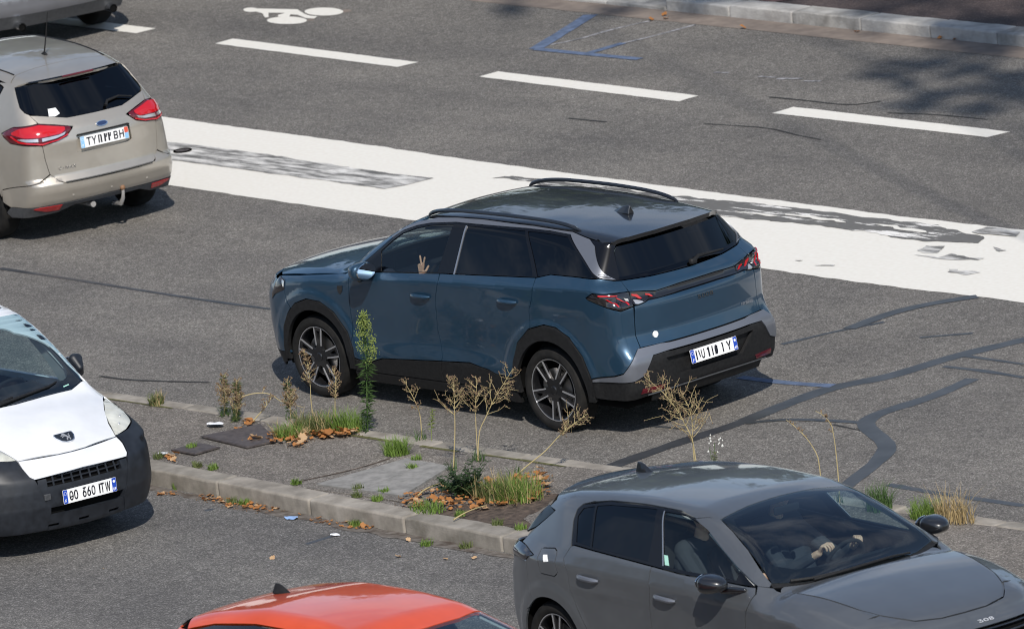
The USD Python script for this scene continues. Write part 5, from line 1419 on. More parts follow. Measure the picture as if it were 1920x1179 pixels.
    put('badge_lettering', Shape().add(v, f, smooth=False).move(plate_at(P[0] + n * .002 - uy * .004, ux, uy, n)), 'badge_silver', T)
    for x0, z0 in ((.49, .893), (1.347, .866)):
        for sg in (1, -1):
            P = B.point(np.array([[x0 + d, z0 - .04 * abs(d) ** 1.5 - .04 * d] for d in np.linspace(-.115, .115, 9)]), SD) * [1, sg, 1]
            off = np.array([.004, .020, .027, .03, .03, .03, .027, .020, .004])[:, None] * [0, sg, 0]
            put('door_handle', Shape().add(*tube(P + off, [.010, .017, .019, .019, .019, .019, .019, .017, .010], 8)), 'satin_trim', T)
    for sg in (1, -1):
        hs = put('door_mirror', pod((2.03, sg * 1.0, 1.08), (.21, .24, .165), 2.5, (.42, .45), yaw=-sg * .12), 'gloss_black', T, smooth=True)
        put('mirror_foot', hull([(2.03, sg * .93, 1.02, .022), (2.12, sg * .88, 1.02, .02), (2.19, sg * .862, 1.03, .016), (2.05, sg * .88, 1.02, .02)], 10), 'gloss_black', hs)
        gsh = shapely.affinity.scale(shapely.Point(0, 0).buffer(1, 16), .085, .055)
        put('mirror_glass', Shape().tm(trimesh.creation.extrude_polygon(gsh, .01, engine='earcut'), False).move(plate_at((1.922, sg * .99, 1.08), (0, -1, 0), (0, 0, 1), (-1, 0, 0))), 'mirror_glass', hs)
    wp = B.point(np.array([[2.44, -.45], [2.47, -.2], [2.44, .25], [2.43, .42]]), TO)
    put('wiper', Shape().add(*tube(wp + [0, 0, .012], [.012, .012, .009, .008], 6)), 'black_plastic', T)
    wp = B.point(np.array([[2.37, -.60], [2.42, -.45], [2.47, -.22]]), TO)
    put('wiper', Shape().add(*tube(wp + [0, 0, .014], [.012, .012, .009], 6)), 'black_plastic', T)
    st = panel(B, [(-.052, .984), (-.004, .990), (.040, .953), (-.012, .944)], SD, gap=0, lift=.0025, h=.02, hem=.001)
    put('paper_sticker', st.mirror(), 'sticker_white', T)
    st = panel(B, [(1.29, 1.083), (1.245, 1.142), (1.285, 1.142), (1.335, 1.083)], SD, gap=0, lift=-.003, h=.02, hem=.001)
    put('window_sticker', st.mirror(), 'sticker_green', T)
    for cx in (0, 2.675):
        for sg in (1, -1):
            wheel(T, cx, sg * .868, .325, sg, .325, .235, .21, 'double', spin=.3)
            wheel_well(T, cx, sg * .865, .325, sg, .372)
    hole2 = shapely.union_all([arch(0, .36), arch(2.675, .36)])
    both('inner_panel', panel(B, [(3.1, .30), (3.1, .80), (2.3, .96), (1.2, 1.02), (.2, 1.04), (-.2, 1.0), (-.3, .4), (-.25, .3)], SD, cut=hole2, gap=0, lift=-.025, h=.06, hem=0), 'void_black', T)
    put('inner_panel', panel(B, [(.55, .32), (.55, .98), (-.55, .98), (-.55, .32)], RE, gap=0, lift=-.05, h=.06), 'void_black', T)
    put('headlining', panel(B, [(1.5, .75), (-.2, .75), (-.2, np.pi - .75), (1.5, np.pi - .75)], RI, gap=0, lift=-.035, h=.07), 'cabin_light', T)
    both('pillar_trim', panel(B, [(2.20, 1.06), (1.60, 1.32), (1.60, 1.37), (1.85, 1.285), (2.24, 1.09)], SD, gap=0, lift=-.022, h=.03), 'cabin_light', T)
    put('engine_tray', panel(B, mirrored_top([(3.40, 0), (3.3, .45), (2.5, .66), (2.5, 0)]), TO, gap=0, lift=-.04, h=.08), 'void_black', T)
    put('floor_pan', rbox((3.6, 1.5, .06), .02, (1.3, 0, .25)), 'void_black', T)
    put('dashboard', hull([(2.42, -.62, .95, .05), (2.42, .62, .95, .05), (1.95, -.66, .93, .06), (1.95, .66, .93, .06), (1.95, -.66, .6, .06), (1.95, .66, .6, .06)]), 'cabin_dark', T)
    steering(T, 1.78, .36, .93, r=.165)
    im = B.point(np.array([[1.70, 0]]), TO)[0]
    put('inner_mirror', rbox((.03, .22, .06), .012, im + [-.07, 0, -.06]), 'cabin_dark', T)
    for sx, sy in ((1.22, .36), (1.22, -.36), (.38, .36), (.38, -.36)):
        seat(T, sx, sy, .50, 'cabin_dark', .95)
    return T


hatch = build_hatch()
# ------------------------------------------------------------------ the champagne people carrier
MPV = Body(
    lines=[
        (.15, [(-.9, .70), (-.6, .78), (2.6, .80), (3.4, .66)], False),
        (.28, [(-.9, .72), (-.6, .80), (0, .84), (2.6, .85), (3.4, .7)], True),
        (.45, [(-.95, .74), (-.6, .81), (0, .88), (2.6, .88), (3.4, .7)], False),
        (.70, [(-.95, .73), (-.6, .80), (0, .875), (1.2, .865), (2.6, .88), (3.4, .7)], False),
        ([(-1, .95), (3, .85)], [(-.95, .69), (-.6, .775), (0, .875), (1.2, .885), (2.6, .87), (3.4, .66)], False),
        ([(-1, 1.12), (0, 1.10), (3, .95)], [(-.95, .62), (-.6, .72), (0, .825), (1.2, .85), (2.4, .83), (3.2, .6)], True),
        ([(-1, 1.50), (0, 1.53), (2, 1.48)], [(-.9, .48), (-.5, .54), (0, .61), (1.0, .64), (2, .6), (3, .5)], False),
    ],
    top=[(3.5, .70), (3.3, .85), (2.9, .98), (2.5, 1.08), (2.2, 1.25), (1.8, 1.46), (1.45, 1.57), (1.0, 1.612), (.5, 1.61), (0, 1.575), (-.3, 1.53), (-.5, 1.485), (-.9, 1.38)],
    crown=[(3, .1), (1.5, .09), (0, .09), (-.5, .10)],
    rear=[(.15, -.70), (.30, -.80), (.40, -.90), (.50, -.945), (.58, -.95), (.62, -.90), (.80, -.895), (.95, -.90), (1.05, -.87), (1.17, -.76), (1.46, -.48), (1.48, -.56), (1.6, -.55)],
    rcurve=([(.3, .22), (.8, .28), (1.2, .30)], 2.4),
    front=[(.15, 3.3), (.5, 3.4), (.8, 3.4)], fcurve=(.5, 2.6), k_top=.11, k_rear=.10, k_front=.14, k_tr=.012, k_tf=.1,
    wheels=((0, .325), (2.648, .325)), flare=.015, flare_r=(.40, .50))
MPV_POSE = (10.9474, -2.9484, -.15514)
def plain_front(B, T, C, xd, belt, roof_x, ws_base, nose, mats=('tinted_glass', 'windscreen_glass'), wb=2.65, R=.325, arch_r=.37, z0=.27, door_gap=None, hood_w=.62):
    """The parts of a car that the photograph cuts off: doors, side glass, wings, windscreen, bonnet and nose in plain form."""
    SD, TO, RI, PF = ('side',), ('top', .85), ('ridge', .9), ('post', wb - .3)
    fa = shapely.Point(wb, R).buffer(arch_r, 24)
    ra = shapely.Point(0, R).buffer(arch_r, 24)
    bz = lambda x: float(np.interp(x, [p[0] for p in belt], [p[1] for p in belt]))
    cuts = [xd, (xd + ws_base - .15) / 2, ws_base - .12]
    for a, b, nm in ((cuts[0], cuts[1], 'rear_door'), (cuts[1], cuts[2], 'front_door')):
        xs = np.linspace(a, b, 6)
        both(nm, panel(B, [(x, bz(x)) for x in xs] + [(b, z0), (a, z0)], SD, cut=ra.buffer(.004)), C, T)
    xs = np.linspace(cuts[2], nose - .25, 7)
    both('front_fender', panel(B, [(x, bz(x)) for x in xs] + [(nose - .25, z0), (cuts[2], z0)], SD, cut=fa), C, T)
    return fa, ra, bz, cuts


def build_mpv():
    x, y, a = MPV_POSE
    T = thing('champagne_people_carrier', 'champagne beige people carrier with red tail lamps and tow ball', 'car', (x, y, 0), a)
    B, SD, RE, TO, PO, RI = MPV, ('side',), ('rear', 0.0), ('top', .9), ('post', .4), ('ridge', .9)
    C = 'champagne'
    belt = [(-.3, 1.14), (0, 1.115), (1.2, 1.09), (2.4, 1.03), (3.2, .93)]
    fa, ra, bz, cuts = plain_front(B, T, C, .42, belt, 1.5, 2.35, 3.4)
    lamp = [(2.337, 1.04), (2.462, 1.105), (2.663, 1.128), (2.909, 1.064), (2.85, .991), (2.769, .962), (2.671, .942), (2.557, .953), (2.427, .966)]
    rear_lamp = shapely.Polygon(lamp)
    seam = conv(B, [(.612, 1.212), (.588, 1.15), (.582, 1.08), (.618, .946), (.606, .794), (.585, .662), (.524, .594)], RE, PO)
    # quarter: from the door to the tailgate seam, above the bumper seam
    qtop = conv(B, [(.42, 1.10), (.2, 1.115), (-.05, 1.16), (-.14, 1.24), (-.20, 1.36), (-.22, 1.44), (-.1, 1.475), (-.28, 1.475), (-.36, 1.44)], SD, PO)
    qg = conv(B, [(.644, 1.275), (.635, 1.23)], RE, PO)
    quarter = qtop + qg + seam[:6] + [(2.62, .60), (2.45, .56)] + conv(B, [(-.37, .52), (-.32, .36), (-.32, .28), (.42, .28)], SD, PO)
    rap = shapely.Polygon(conv(B, list(ra.exterior.coords)[:-1], SD, PO))
    both('rear_quarter', panel(B, quarter, PO, cut=shapely.union_all([rear_lamp.buffer(.004), rap]), h=.028), C, T)
    # bumper
    top = [(2.62, .596), (2.45, .556)] + conv(B, [(-.37, .515), (-.36, .40)], SD, PO)
    gate_low = conv(B, [(.467, .566), (.524, .588), (.580, .655)], RE, PO)
    half = [(np.pi, .563)] + gate_low + top + [(2.364, .358), (2.76, .373), (3.003, .378), (np.pi, .384)]
    full = half + [(2 * np.pi - u, v) for u, v in half[::-1]][1:-1]
    mirror_rap = shapely.affinity.scale(rap, -1, 1, origin=(np.pi, 0))
    bm = put('rear_bumper', panel(B, full, PO, gap=.001, h=.03, cut=shapely.union_all([rap, mirror_rap])), C, T)
    ys = np.linspace(-.47, .47, 40)
    aL = B.point(np.c_[ys, np.full(40, .592)], RE)
    bV, bF = quad_strip(aL + [-.035, 0, -.012], aL + [.03, 0, -.006])
    put('load_strip', Shape().add(bV, bF), 'grey_plastic', bm)
    lo = [(np.pi, .378), (3.003, .372), (2.76, .367), (2.364, .352)] + conv(B, [(-.38, .30)], SD, PO) + [(2.364, .255), (2.729, .28), (2.86, .335), (np.pi, .335)]
    put('lower_bumper', panel(B, lo + [(2 * np.pi - u, v) for u, v in lo[::-1]][1:-1], PO, gap=0, h=.03, lift=.004, hem=.03, cut=shapely.union_all([rap, mirror_rap])), 'grey_plastic', T)
    both('reflector', panel(B, [(2.556, .347), (2.60, .360), (2.76, .357), (2.735, .305), (2.64, .308)], PO, gap=0, lift=.008), 'red_lens', T)
    # lamps
    L = both('tail_lamp', panel(B, lamp, PO, gap=.001, lift=.004, bow=.014, h=.02, round_=.02), 'dark_red_lens', T)
    mid = [(2.43, 1.045), (2.52, 1.095), (2.66, 1.112), (2.86, 1.062), (2.81, 1.02), (2.68, 1.012), (2.56, 1.015)]
    s = panel(B, mid, PO, gap=0, lift=.0185, h=.02, hem=.004, round_=.012)
    put('red_lens', s, 'red_lens', L[0]), put('red_lens', s.mirror(), 'red_lens', L[1])
    for st in ([(2.50, 1.000), (2.53, 1.007), (2.645, 1.003), (2.645, .975), (2.56, .982)], [(2.67, 1.002), (2.79, 1.010), (2.845, 1.030), (2.83, 1.005), (2.77, .985), (2.67, .972)]):
        s = panel(B, st, PO, gap=0, lift=.0195, h=.02, hem=.004)
        put('clear_lens', s, 'lamp_silver', L[0]), put('clear_lens', s.mirror(), 'lamp_silver', L[1])
    rim_ = [(2.45, 1.03), (2.52, .985), (2.67, .955), (2.78, .972), (2.86, 1.01), (2.86, .998), (2.78, .962), (2.67, .946), (2.51, .972), (2.44, 1.02)]
    s = panel(B, rim_, PO, gap=0, lift=.019, h=.02, hem=.004)
    put('red_rim', s, 'red_lens', L[0]), put('red_rim', s.mirror(), 'red_lens', L[1])
    # tailgate
    lampR = shapely.Polygon(B.param(B.point(np.array(lamp[2:7]), PO), RE)).buffer(.004)
    inner = conv(B, [(2.663, 1.131), (2.78, 1.104), (2.915, 1.064), (2.85, .988), (2.769, .959), (2.671, .939)], PO, RE)
    g = [(.614, 1.205), (.588, 1.15)] + inner + [(.618, .94), (.606, .794), (.585, .662), (.524, .594), (.467, .570), (0, .570)]
    hole = shapely.Polygon([(.285, .978), (-.285, .978), (-.30, .83), (-.25, .815), (.25, .815), (.30, .83)])
    gate = g + [(-u, v) for u, v in g[::-1]][1:] + [(-.556, 1.197), (-.299, 1.141), (0, 1.138), (.299, 1.141), (.556, 1.197)]
    tg = put('tailgate', panel(B, gate, RE, h=.026, cut=hole, gap=.002), C, T)
    put('plate_recess', panel(B, hole, RE, gap=-.003, lift=-.025, h=.03), C, tg)
    put('handle_ledge', Shape().tm(rbox((.05, .56, .014), .006, B.point(np.array([[0, .978]]), RE)[0] + [.012, 0, .004])), 'black_plastic', tg)
    o = B.point(np.array([[0, 1.04]]), RE)[0]
    em = shapely.affinity.scale(shapely.Point(0, 0).buffer(1, 20), .062, .026)
    E1 = put('oval_emblem', Shape().tm(trimesh.creation.extrude_polygon(em, .008, engine='earcut')).move(plate_at(o - [.002, 0, 0], (0, -1, 0), (.3, 0, .95), (-.95, 0, .3))), 'chrome', T)
    em2 = shapely.affinity.scale(shapely.Point(0, 0).buffer(1, 20), .054, .020)
    put('emblem_field', Shape().tm(trimesh.creation.extrude_polygon(em2, .010, engine='earcut')).move(plate_at(o - [.002, 0, 0], (0, -1, 0), (.3, 0, .95), (-.95, 0, .3))), 'emblem_blue', E1)
    for tx, y0, z0, hh, ww in (('C-MAX', .50, .69, .028, .17),):
        v, f = glyphs(tx, hh, ww, bold=False, depth=.004)
        P = B.point(np.array([[y0, z0], [y0 - .17, z0]]), RE)
        ux = (P[1] - P[0]) / np.linalg.norm(P[1] - P[0])
        put('badge_lettering', Shape().add(v, f, smooth=False).move(plate_at(P[0] - [.004, 0, 0], ux, (0, 0, 1), (-1, 0, 0))), 'chrome', T)
    po = B.point(np.array([[0, .905]]), RE)[0]
    marks = [('T', -.195, .05), ('Y', -.140, .052), bar(-.062, -.038, -.062, .038, .014), bar(-.052, .03, -.036, .036, .010), bar(-.036, -.038, -.036, .030, .016), bar(.004, -.038, .004, .038, .018), bar(.018, .0, .026, .036, .012), bar(.048, -.038, .048, .038, .018), bar(.062, .0, .070, .036, .012), ('B', .100, .046), ('H', .160, .05)]
    number_plate(T, plate_at(po + [.004, 0, 0], (0, -1, 0), (.05, 0, 1), (-1, 0, .05)), marks, 'plate_pale_blue', 'plate_pale_blue', None, 'plate_red')
    gl = [(.556, 1.200), (.630, 1.228), (.644, 1.272), (.612, 1.437), (.50, 1.462), (.2, 1.472), (-.2, 1.472), (-.50, 1.462), (-.612, 1.437), (-.644, 1.272), (-.630, 1.228), (-.556, 1.200), (-.299, 1.144), (0, 1.141), (.299, 1.144)]
    put('rear_window', panel(B, gl, RE, gap=0, lift=-.003, h=.03), 'tinted_glass', T)
    sp = [(-.185, 0), (-.19, .25), (-.215, .47), (-.28, .575), (-.345, .60), (-.43, .50), (-.50, .25), (-.52, 0)]
    put('roof_spoiler', panel(lid(B), mirrored_top(sp), TO, gap=.001, hem=.03, hem_dir=(.3, 0, -1), own_normals=True, h=.03), C, T)
    b = put('brake_lamp', rbox((.02, .34, .02), .008, B.point(np.array([[0, 1.466]]), RE)[0] + [-.035, 0, .016]), 'dark_red_lens', T)
    wp = B.point(np.array([[-.12, 1.165], [-.16, 1.20], [-.30, 1.215], [-.44, 1.185]]), RE)
    put('rear_wiper', Shape().add(*tube(wp + [-.02, 0, .01], [.016, .014, .010, .007], 8)), 'black_plastic', T)
    st = panel(B, [(.455, 1.175), (.43, 1.235), (.355, 1.235), (.345, 1.185), (.40, 1.168)], RE, gap=0, lift=.001, h=.02, hem=.001)
    put('white_sticker', st, 'sticker_white', T)
    rf = conv(B, [(1.45, 1.50), (1.0, 1.545), (.3, 1.535), (-.05, 1.50), (-.24, 1.468)], SD, RI)
    fe = [tuple(p) for p in B.param(B.point(np.array([(1.50, 0), (1.48, .3), (1.45, .52)]), TO), RI)]
    re_ = [tuple(p) for p in B.param(B.point(np.array([(-.275, .578), (-.21, .47), (-.185, .25), (-.18, 0)]), TO), RI)]
    hf = fe + rf + re_
    put('roof', panel(lid(B), hf + [(u, np.pi - v) for u, v in hf[::-1]][1:-1], RI, gap=.001, h=.035), C, T)
    for sg in (1, -1):
        P = B.point(np.c_[np.linspace(-.20, 1.3, 14), sg * np.interp(np.linspace(-.2, 1.3, 14), [-.2, .05, 1.3], [.49, .505, .53])], TO)
        put('roof_moulding', Shape().add(*tube(P + [0, 0, .003], .007, 6)), 'black_plastic', T)
    o = B.point(np.array([[.13, -.043]]), TO)[0]
    an = put('aerial_foot', hull([(o[0] + .03, o[1], o[2], .016), (o[0] - .03, o[1], o[2], .016), (o[0], o[1], o[2] + .016, .012)]), 'black_plastic', T)
    put('aerial_mast', Shape().add(*tube([o + [0, 0, .01], o + [-.08, 0, .20], o + [-.16, 0, .42]], [.008, .006, .003], 6)), 'black_plastic', an)
    # glasshouse and front
    band = [(x_, bz(x_) + .004) for x_ in np.linspace(2.25, 0, 9)] + [(-.05, 1.165), (-.135, 1.245), (-.195, 1.36), (-.21, 1.435), (-.09, 1.468), (.3, 1.527), (1.0, 1.538), (1.4, 1.50), (1.8, 1.37), (2.1, 1.20)]
    wn = [[(-.02, 1.18), (-.16, 1.37), (-.165, 1.425), (.1, 1.485), (.35, 1.505), (.38, 1.13)], [(.44, 1.13), (.42, 1.508), (1.0, 1.515), (1.3, 1.49), (1.32, 1.11)], [(1.38, 1.11), (1.36, 1.485), (1.75, 1.36), (2.05, 1.18), (2.1, 1.08)]]
    both('window_frame', panel(B, band, SD, cut=shapely.union_all([shapely.Polygon(w) for w in wn]), gap=.001), 'frame_black', T)
    for w in wn:
        both('side_window', panel(B, w, SD, gap=0, lift=-.005, hem=.002), 'tinted_glass', T)
    put('windscreen', panel(B, mirrored_top([(2.40, 0), (2.3, .45), (2.2, .62), (1.8, .58), (1.46, .52), (1.50, 0)]), TO, gap=.002, h=.05), 'windscreen_glass', T)
    put('bonnet', panel(B, mirrored_top([(3.38, 0), (3.2, .45), (2.5, .72), (2.3, .66), (2.42, .35), (2.46, 0)]), TO, gap=.002, h=.05), C, T)
    put('front_bumper', panel(B, [(-1.1, .85), (-.5, .80), (.5, .80), (1.1, .85), (1.1, .3), (-1.1, .3)], ('post', 2.6), gap=0, h=.05), C, T)
    both('front_pillar', panel(B, [(2.27, 1.04), (2.1, 1.205), (1.8, 1.375), (1.42, 1.505), (1.5, 1.53), (1.85, 1.41), (2.2, 1.21), (2.38, 1.06)], SD, gap=0), C, T)
    # tow bar
    o = np.array([-.90, -.125, .40])
    tb = put('tow_ball', Shape().tm(trimesh.creation.icosphere(3, .026).apply_translation(o)), 'rust_brown', T)
    put('tow_arm', Shape().add(*tube([o, o + [0, 0, -.05], o + [.015, 0, -.10], o + [.07, .0, -.16], o + [.2, 0, -.17]], [.014, .015, .018, .022, .022], 8)), 'lamp_silver', tb)
    put('silencer_end', Shape().add(*tube([(-.82, .16, .29), (-.5, .16, .29)], .028, 10)), 'lamp_silver', T)
    for yy_ in (.40, 0, -.40):
        P = B.point(np.array([[yy_, .44]]), RE)[0]
        put('parking_sensor', Shape().tm(trimesh.creation.cylinder(.012, .006, sections=16)).move(plate_at(P, (0, -1, 0), (0, 0, 1), (-1, 0, 0))), 'champagne', T)
    for cx in (0, 2.648):
        for sg in (1, -1):
            wheel(T, cx, sg * .845, .325, sg, .325, .22, .21, 'double', spin=.2)
            wheel_well(T, cx, sg * .84, .325, sg, .372)
    both('inner_panel', panel(B, [(3.1, .30), (3.1, .80), (2.3, .98), (1.2, 1.04), (.2, 1.06), (-.2, 1.06), (-.4, .9), (-.35, .3)], SD, cut=shapely.union_all([shapely.Point(0, .325).buffer(.36), shapely.Point(2.648, .325).buffer(.36)]), gap=0, lift=-.03, h=.06, hem=0), 'void_black', T)
    put('inner_panel', panel(B, [(.60, .32), (.60, 1.12), (-.60, 1.12), (-.60, .32)], RE, gap=0, lift=-.06, h=.06), 'void_black', T)
    put('headlining', panel(B, [(1.45, .75), (-.35, .75), (-.35, np.pi - .75), (1.45, np.pi - .75)], RI, gap=0, lift=-.04, h=.07), 'cabin_dark', T)
    put('floor_pan', rbox((3.6, 1.5, .06), .02, (1.3, 0, .28)), 'void_black', T)
    for sx, sy in ((1.2, .36), (1.2, -.36), (.35, .4), (.35, 0), (.35, -.4)):
        seat(T, sx, sy, .55)
    return T


mpv = build_mpv()
# ------------------------------------------------------------------ the white van
VAN = Body(
    lines=[
        (.18, [(-.8, .72), (2.5, .78), (3.0, .77), (3.3, .70), (3.5, .6)], False),
        (.30, [(-.8, .78), (2.5, .855), (3.0, .855), (3.3, .79), (3.5, .68)], False),
        (.55, [(-.8, .80), (2.5, .885), (3.0, .885), (3.3, .81), (3.5, .70)], False),
        (.80, [(-.8, .81), (2.5, .885), (3.0, .87), (3.3, .77), (3.5, .66)], False),
        ([(0, .97), (2.5, .98), (3.4, .86)], [(-.8, .81), (2.3, .88), (2.7, .875), (3.0, .82), (3.3, .70)], True),
        ([(0, 1.06), (2.3, 1.06), (2.7, 1.03), (3.4, .95)], [(-.8, .78), (1.8, .84), (2.3, .845), (2.6, .835), (2.9, .76), (3.3, .58)], True),
        (1.60, [(-.8, .70), (1.6, .71), (2.1, .72), (2.4, .71), (3.4, .5)], False),
    ],
    top=[(3.6, .56), (3.44, .68), (3.36, .735), (3.28, .80), (3.1, .90), (2.85, 1.0), (2.62, 1.075), (2.45, 1.19), (2.2, 1.40), (1.95, 1.58), (1.75, 1.665), (1.5, 1.70), (.8, 1.72), (-.9, 1.70)],
    crown=[(3.3, .16), (2.7, .10), (2.2, .08), (1.5, .06)],
    rear=[(.2, -.75), (1.0, -.78), (1.7, -.70)], rcurve=(.1, 2.5),
    front=[(.15, 3.36), (.25, 3.44), (.42, 3.48), (.56, 3.475), (.66, 3.455), (.70, 3.43), (.8, 3.40)], fcurve=(.36, 2.6), k_top=.10, k_rear=.07, k_front=.16, k_tr=.02, k_tf=.05,
    wheels=((0, .31), (2.51, .31)), flare=.02, flare_r=(.38, .50))
VAN_POSE = (4.10968, 5.09955, 3.10338, -.03156)
def build_van():
    x, y, a, s = VAN_POSE
    T = thing('white_van', 'small white panel van with black bumper and hazy headlamps in the near lane', 'van', (x, y, 0), a, tilt=s)
    B, SD, TO, PF, RI, F = VAN, ('side',), ('top', .75), ('post', 2.4), ('ridge', .9), ('front', 2.4)
    C = 'van_white'
    fa, ra = shapely.Point(2.51, .31).buffer(.37, 24), shapely.Point(0, .31).buffer(.37, 24)
    # bonnet, lip, lamps
    hd = [(3.312, 0), (3.307, .13), (3.25, .478), (3.10, .53), (2.91, .643), (2.72, .78), (2.66, .838), (2.50, .775), (2.50, .755), (2.575, .585), (2.615, .176), (2.625, 0)]
    put('bonnet', panel(B, mirrored_top(hd), TO, gap=.002, h=.035), C, T)
    front_e = [tuple(p) for p in B.param(B.point(np.array([(3.253, .478), (3.312, .13), (3.317, 0)]), TO), PF)]
    lip = [(0, .664), (.25, .658), (.420, .650), (.452, .672), (.492, .735), (.512, .780)] + front_e[:2]
    put('front_lip', panel(B, lip[1:] + [(0, front_e[2][1])] + [(-u, v) for u, v in lip[1:][::-1]] + [(0, .664)], PF, gap=.001, h=.03), C, T)
    lamp = [(1.20, .972), (1.12, .945), (.99, .873), (.847, .831), (.695, .804), (.557, .792), (.526, .793), (.60, .835), (.675, .869), (.80, .91), (.937, .937), (1.08, .965)]
    L = both('headlamp', panel(B, lamp, PF, gap=.001, bow=.018, h=.022), 'hazy_lens', T)
    for u, v in ((.70, .838), (.84, .872)):
        P = B.point(np.array([[u, v]]), PF)[0]
        n = B.normal(P[None])[0]
        sp = Shape().tm(trimesh.creation.icosphere(2, .028).apply_transform(np.diag([1, 1, .4, 1])).apply_translation([0, 0, 0])).move(plate_at(P + n * .010, np.cross([0, 0, 1.], n), np.cross(n, np.cross([0, 0, 1.], n)), n))
        put('bulb_reflector', sp, 'lamp_silver', L[0])
        put('bulb_reflector', sp.mirror(), 'lamp_silver', L[1])
    # wings and sides
    FR = ('ridge', .5)
    edge = [tuple(p) for p in B.param(B.point(np.array([(2.665, .842), (2.50, .78)]), TO), FR)]
    wing = edge + conv(B, [(2.30, 1.06), (2.10, .95), (2.10, .30), (2.88, .30), (2.90, .66), (2.80, .86), (2.72, .93)], SD, FR)
    both('front_wing', panel(B, wing, FR, su=1.0, cut=shapely.Polygon(conv(B, list(fa.exterior.coords)[:-1], SD, FR))), C, T)
    both('front_door', panel(B, [(2.29, 1.06), (2.095, .95), (2.095, .30), (1.15, .30), (1.15, 1.06)], SD), C, T)
    both('side_panel', panel(B, [(1.14, 1.62), (1.14, .30), (-.62, .30), (-.62, 1.62)], SD, cut=ra), C, T)
    both('front_window', panel(B, [(2.20, 1.07), (1.16, 1.07), (1.16, 1.58), (1.80, 1.58)], SD, gap=0, lift=-.004), 'clear_glass', T)
    both('front_pillar', panel(B, [(2.50, .99), (2.29, 1.065), (2.20, 1.08), (1.80, 1.59), (1.15, 1.59), (1.15, 1.645), (1.86, 1.645), (2.05, 1.50), (2.2, 1.36), (2.35, 1.22), (2.48, 1.08)], SD, gap=0), C, T)
    wso = [(1.86, 0), (1.862, .47), (1.852, .64), (1.852, .662), (2.045, .700), (2.19, .745), (2.335, .775), (2.44, .778), (2.497, .752), (2.574, .585), (2.612, .176), (2.622, 0)]
    wsi = shapely.Polygon(mirrored_top([(1.915, 0), (1.915, .55), (1.93, .605), (2.05, .640), (2.20, .690), (2.33, .708), (2.41, .690), (2.452, .645), (2.476, .59), (2.518, .25), (2.53, 0)]))
    put('windscreen', panel(B, mirrored_top(wso), TO, gap=.001, h=.03, hem=.006), 'windscreen_glass', T)
    put('screen_border', panel(B, shapely.Polygon(mirrored_top(wso)).buffer(-.002).difference(wsi), TO, gap=0, lift=-.008, hem=.002, h=.028), 'void_black', T)
    rf = conv(B, [(1.845, 1.648), (1.5, 1.652), (-.70, 1.63)], SD, RI)
    fe = [tuple(p) for p in B.param(B.point(np.array([(1.857, 0), (1.858, .47), (1.848, .662)]), TO), RI)]
    hf = fe + rf
    put('roof', panel(B, hf + [(u, np.pi - v) for u, v in hf[::-1]][:-1], RI, gap=.001, h=.05, hem=.03), C, T)
    put('rear_doors', panel(B, [(.70, .35), (.62, 1.58), (-.62, 1.58), (-.70, .35)], ('rear', 0), h=.06, hem=.03), C, T)
    # black front
    bs = [(.422, .646), (.456, .668), (.496, .732), (.528, .788), (.557, .788), (.695, .799), (.847, .826), (.99, .868), (1.09, .92), (1.17, .93)]
    side = conv(B, [(2.83, .80), (2.90, .60), (2.90, .30)], SD, PF)
    corner = [(.405, .60), (.335, .36), (.36, .235), (.7, .235), (1.1, .25)]
    outer = bs + side + corner[::-1]
    both('bumper_corner', panel(B, outer, PF, gap=.001, lift=.006, h=.03, hem=.03), 'van_plastic', T)
    up = shapely.box(-.335, .578, .335, .646)
    lowg = shapely.box(-.325, .345, .325, .412)
    slots = [shapely.box(u - .048, .253, u + .048, .276) for u in (-.31, -.04, .245)]
    cen = shapely.Polygon([(-.402, .64), (-.405, .60), (-.335, .36), (-.36, .225), (0, .215), (.36, .225), (.335, .36), (.405, .60), (.402, .64), (0, .655)])
    bm = put('bumper_centre', panel(B, cen, PF, gap=0, cut=shapely.union_all([up, lowg] + slots), h=.028, hem=.035), 'van_plastic', T)
    for g, nm in ((up, 'grille'), (lowg, 'lower_grille')):
        put(nm, panel(B, g.buffer(.01), PF, gap=0, lift=-.032, h=.05), 'void_black', bm)
    for g in slots:
        put('bumper_slot', panel(B, g.buffer(.006), PF, gap=0, lift=-.02, h=.05), 'void_black', bm)
    for u in np.linspace(-.28, .28, 8):
        P = B.point(np.array([[u, .578], [u, .648]]), PF) + [-.008, 0, 0]
        put('grille_bar', Shape().add(*tube(P, .008, 6)), 'van_plastic', bm)
    for v in (.612,):
        P = B.point(np.c_[np.linspace(-.34, .34, 20), np.full(20, v)], PF) + [-.012, 0, 0]
        put('grille_bar', Shape().add(*tube(P, .006, 6)), 'van_plastic', bm)
    put('tow_cover', Shape().tm(rbox((.02, .06, .05), .006, B.point(np.array([[-.345, .50]]), PF)[0])), 'grey_plastic', bm)
    po = B.point(np.array([[0, .478]]), F)[0]
    marks = [('0', -.200, .038), ('0', -.155, .038), bar(-.190, -.01, -.160, -.004, .010), ('6', -.072, .036), ('6', -.028, .036), ('0', .016, .036), bar(-.066, .034, -.036, .036, .010), bar(.095, -.038, .095, .038, .012), ('T', .104, .036), ('W', .150, .05)]
    number_plate(T, plate_at(po + [.014, 0, 0], (0, 1, 0), (-.05, 0, 1), (1, 0, .05)), marks, 'plate_blue', 'plate_blue', '69')
    # shield with a rearing lion
    P = B.point(np.array([[.10, .862]]), PF)[0] * [1, 0, 1]
    P = B.point(np.array([[.012, .856]]), PF)[0]
    n = B.normal(P[None])[0]
    ux = np.cross([0, 0, 1.0], n)
    ux /= np.linalg.norm(ux)
    MB_ = plate_at(P + n * .002 + ux * .03, ux, np.cross(n, ux), n)
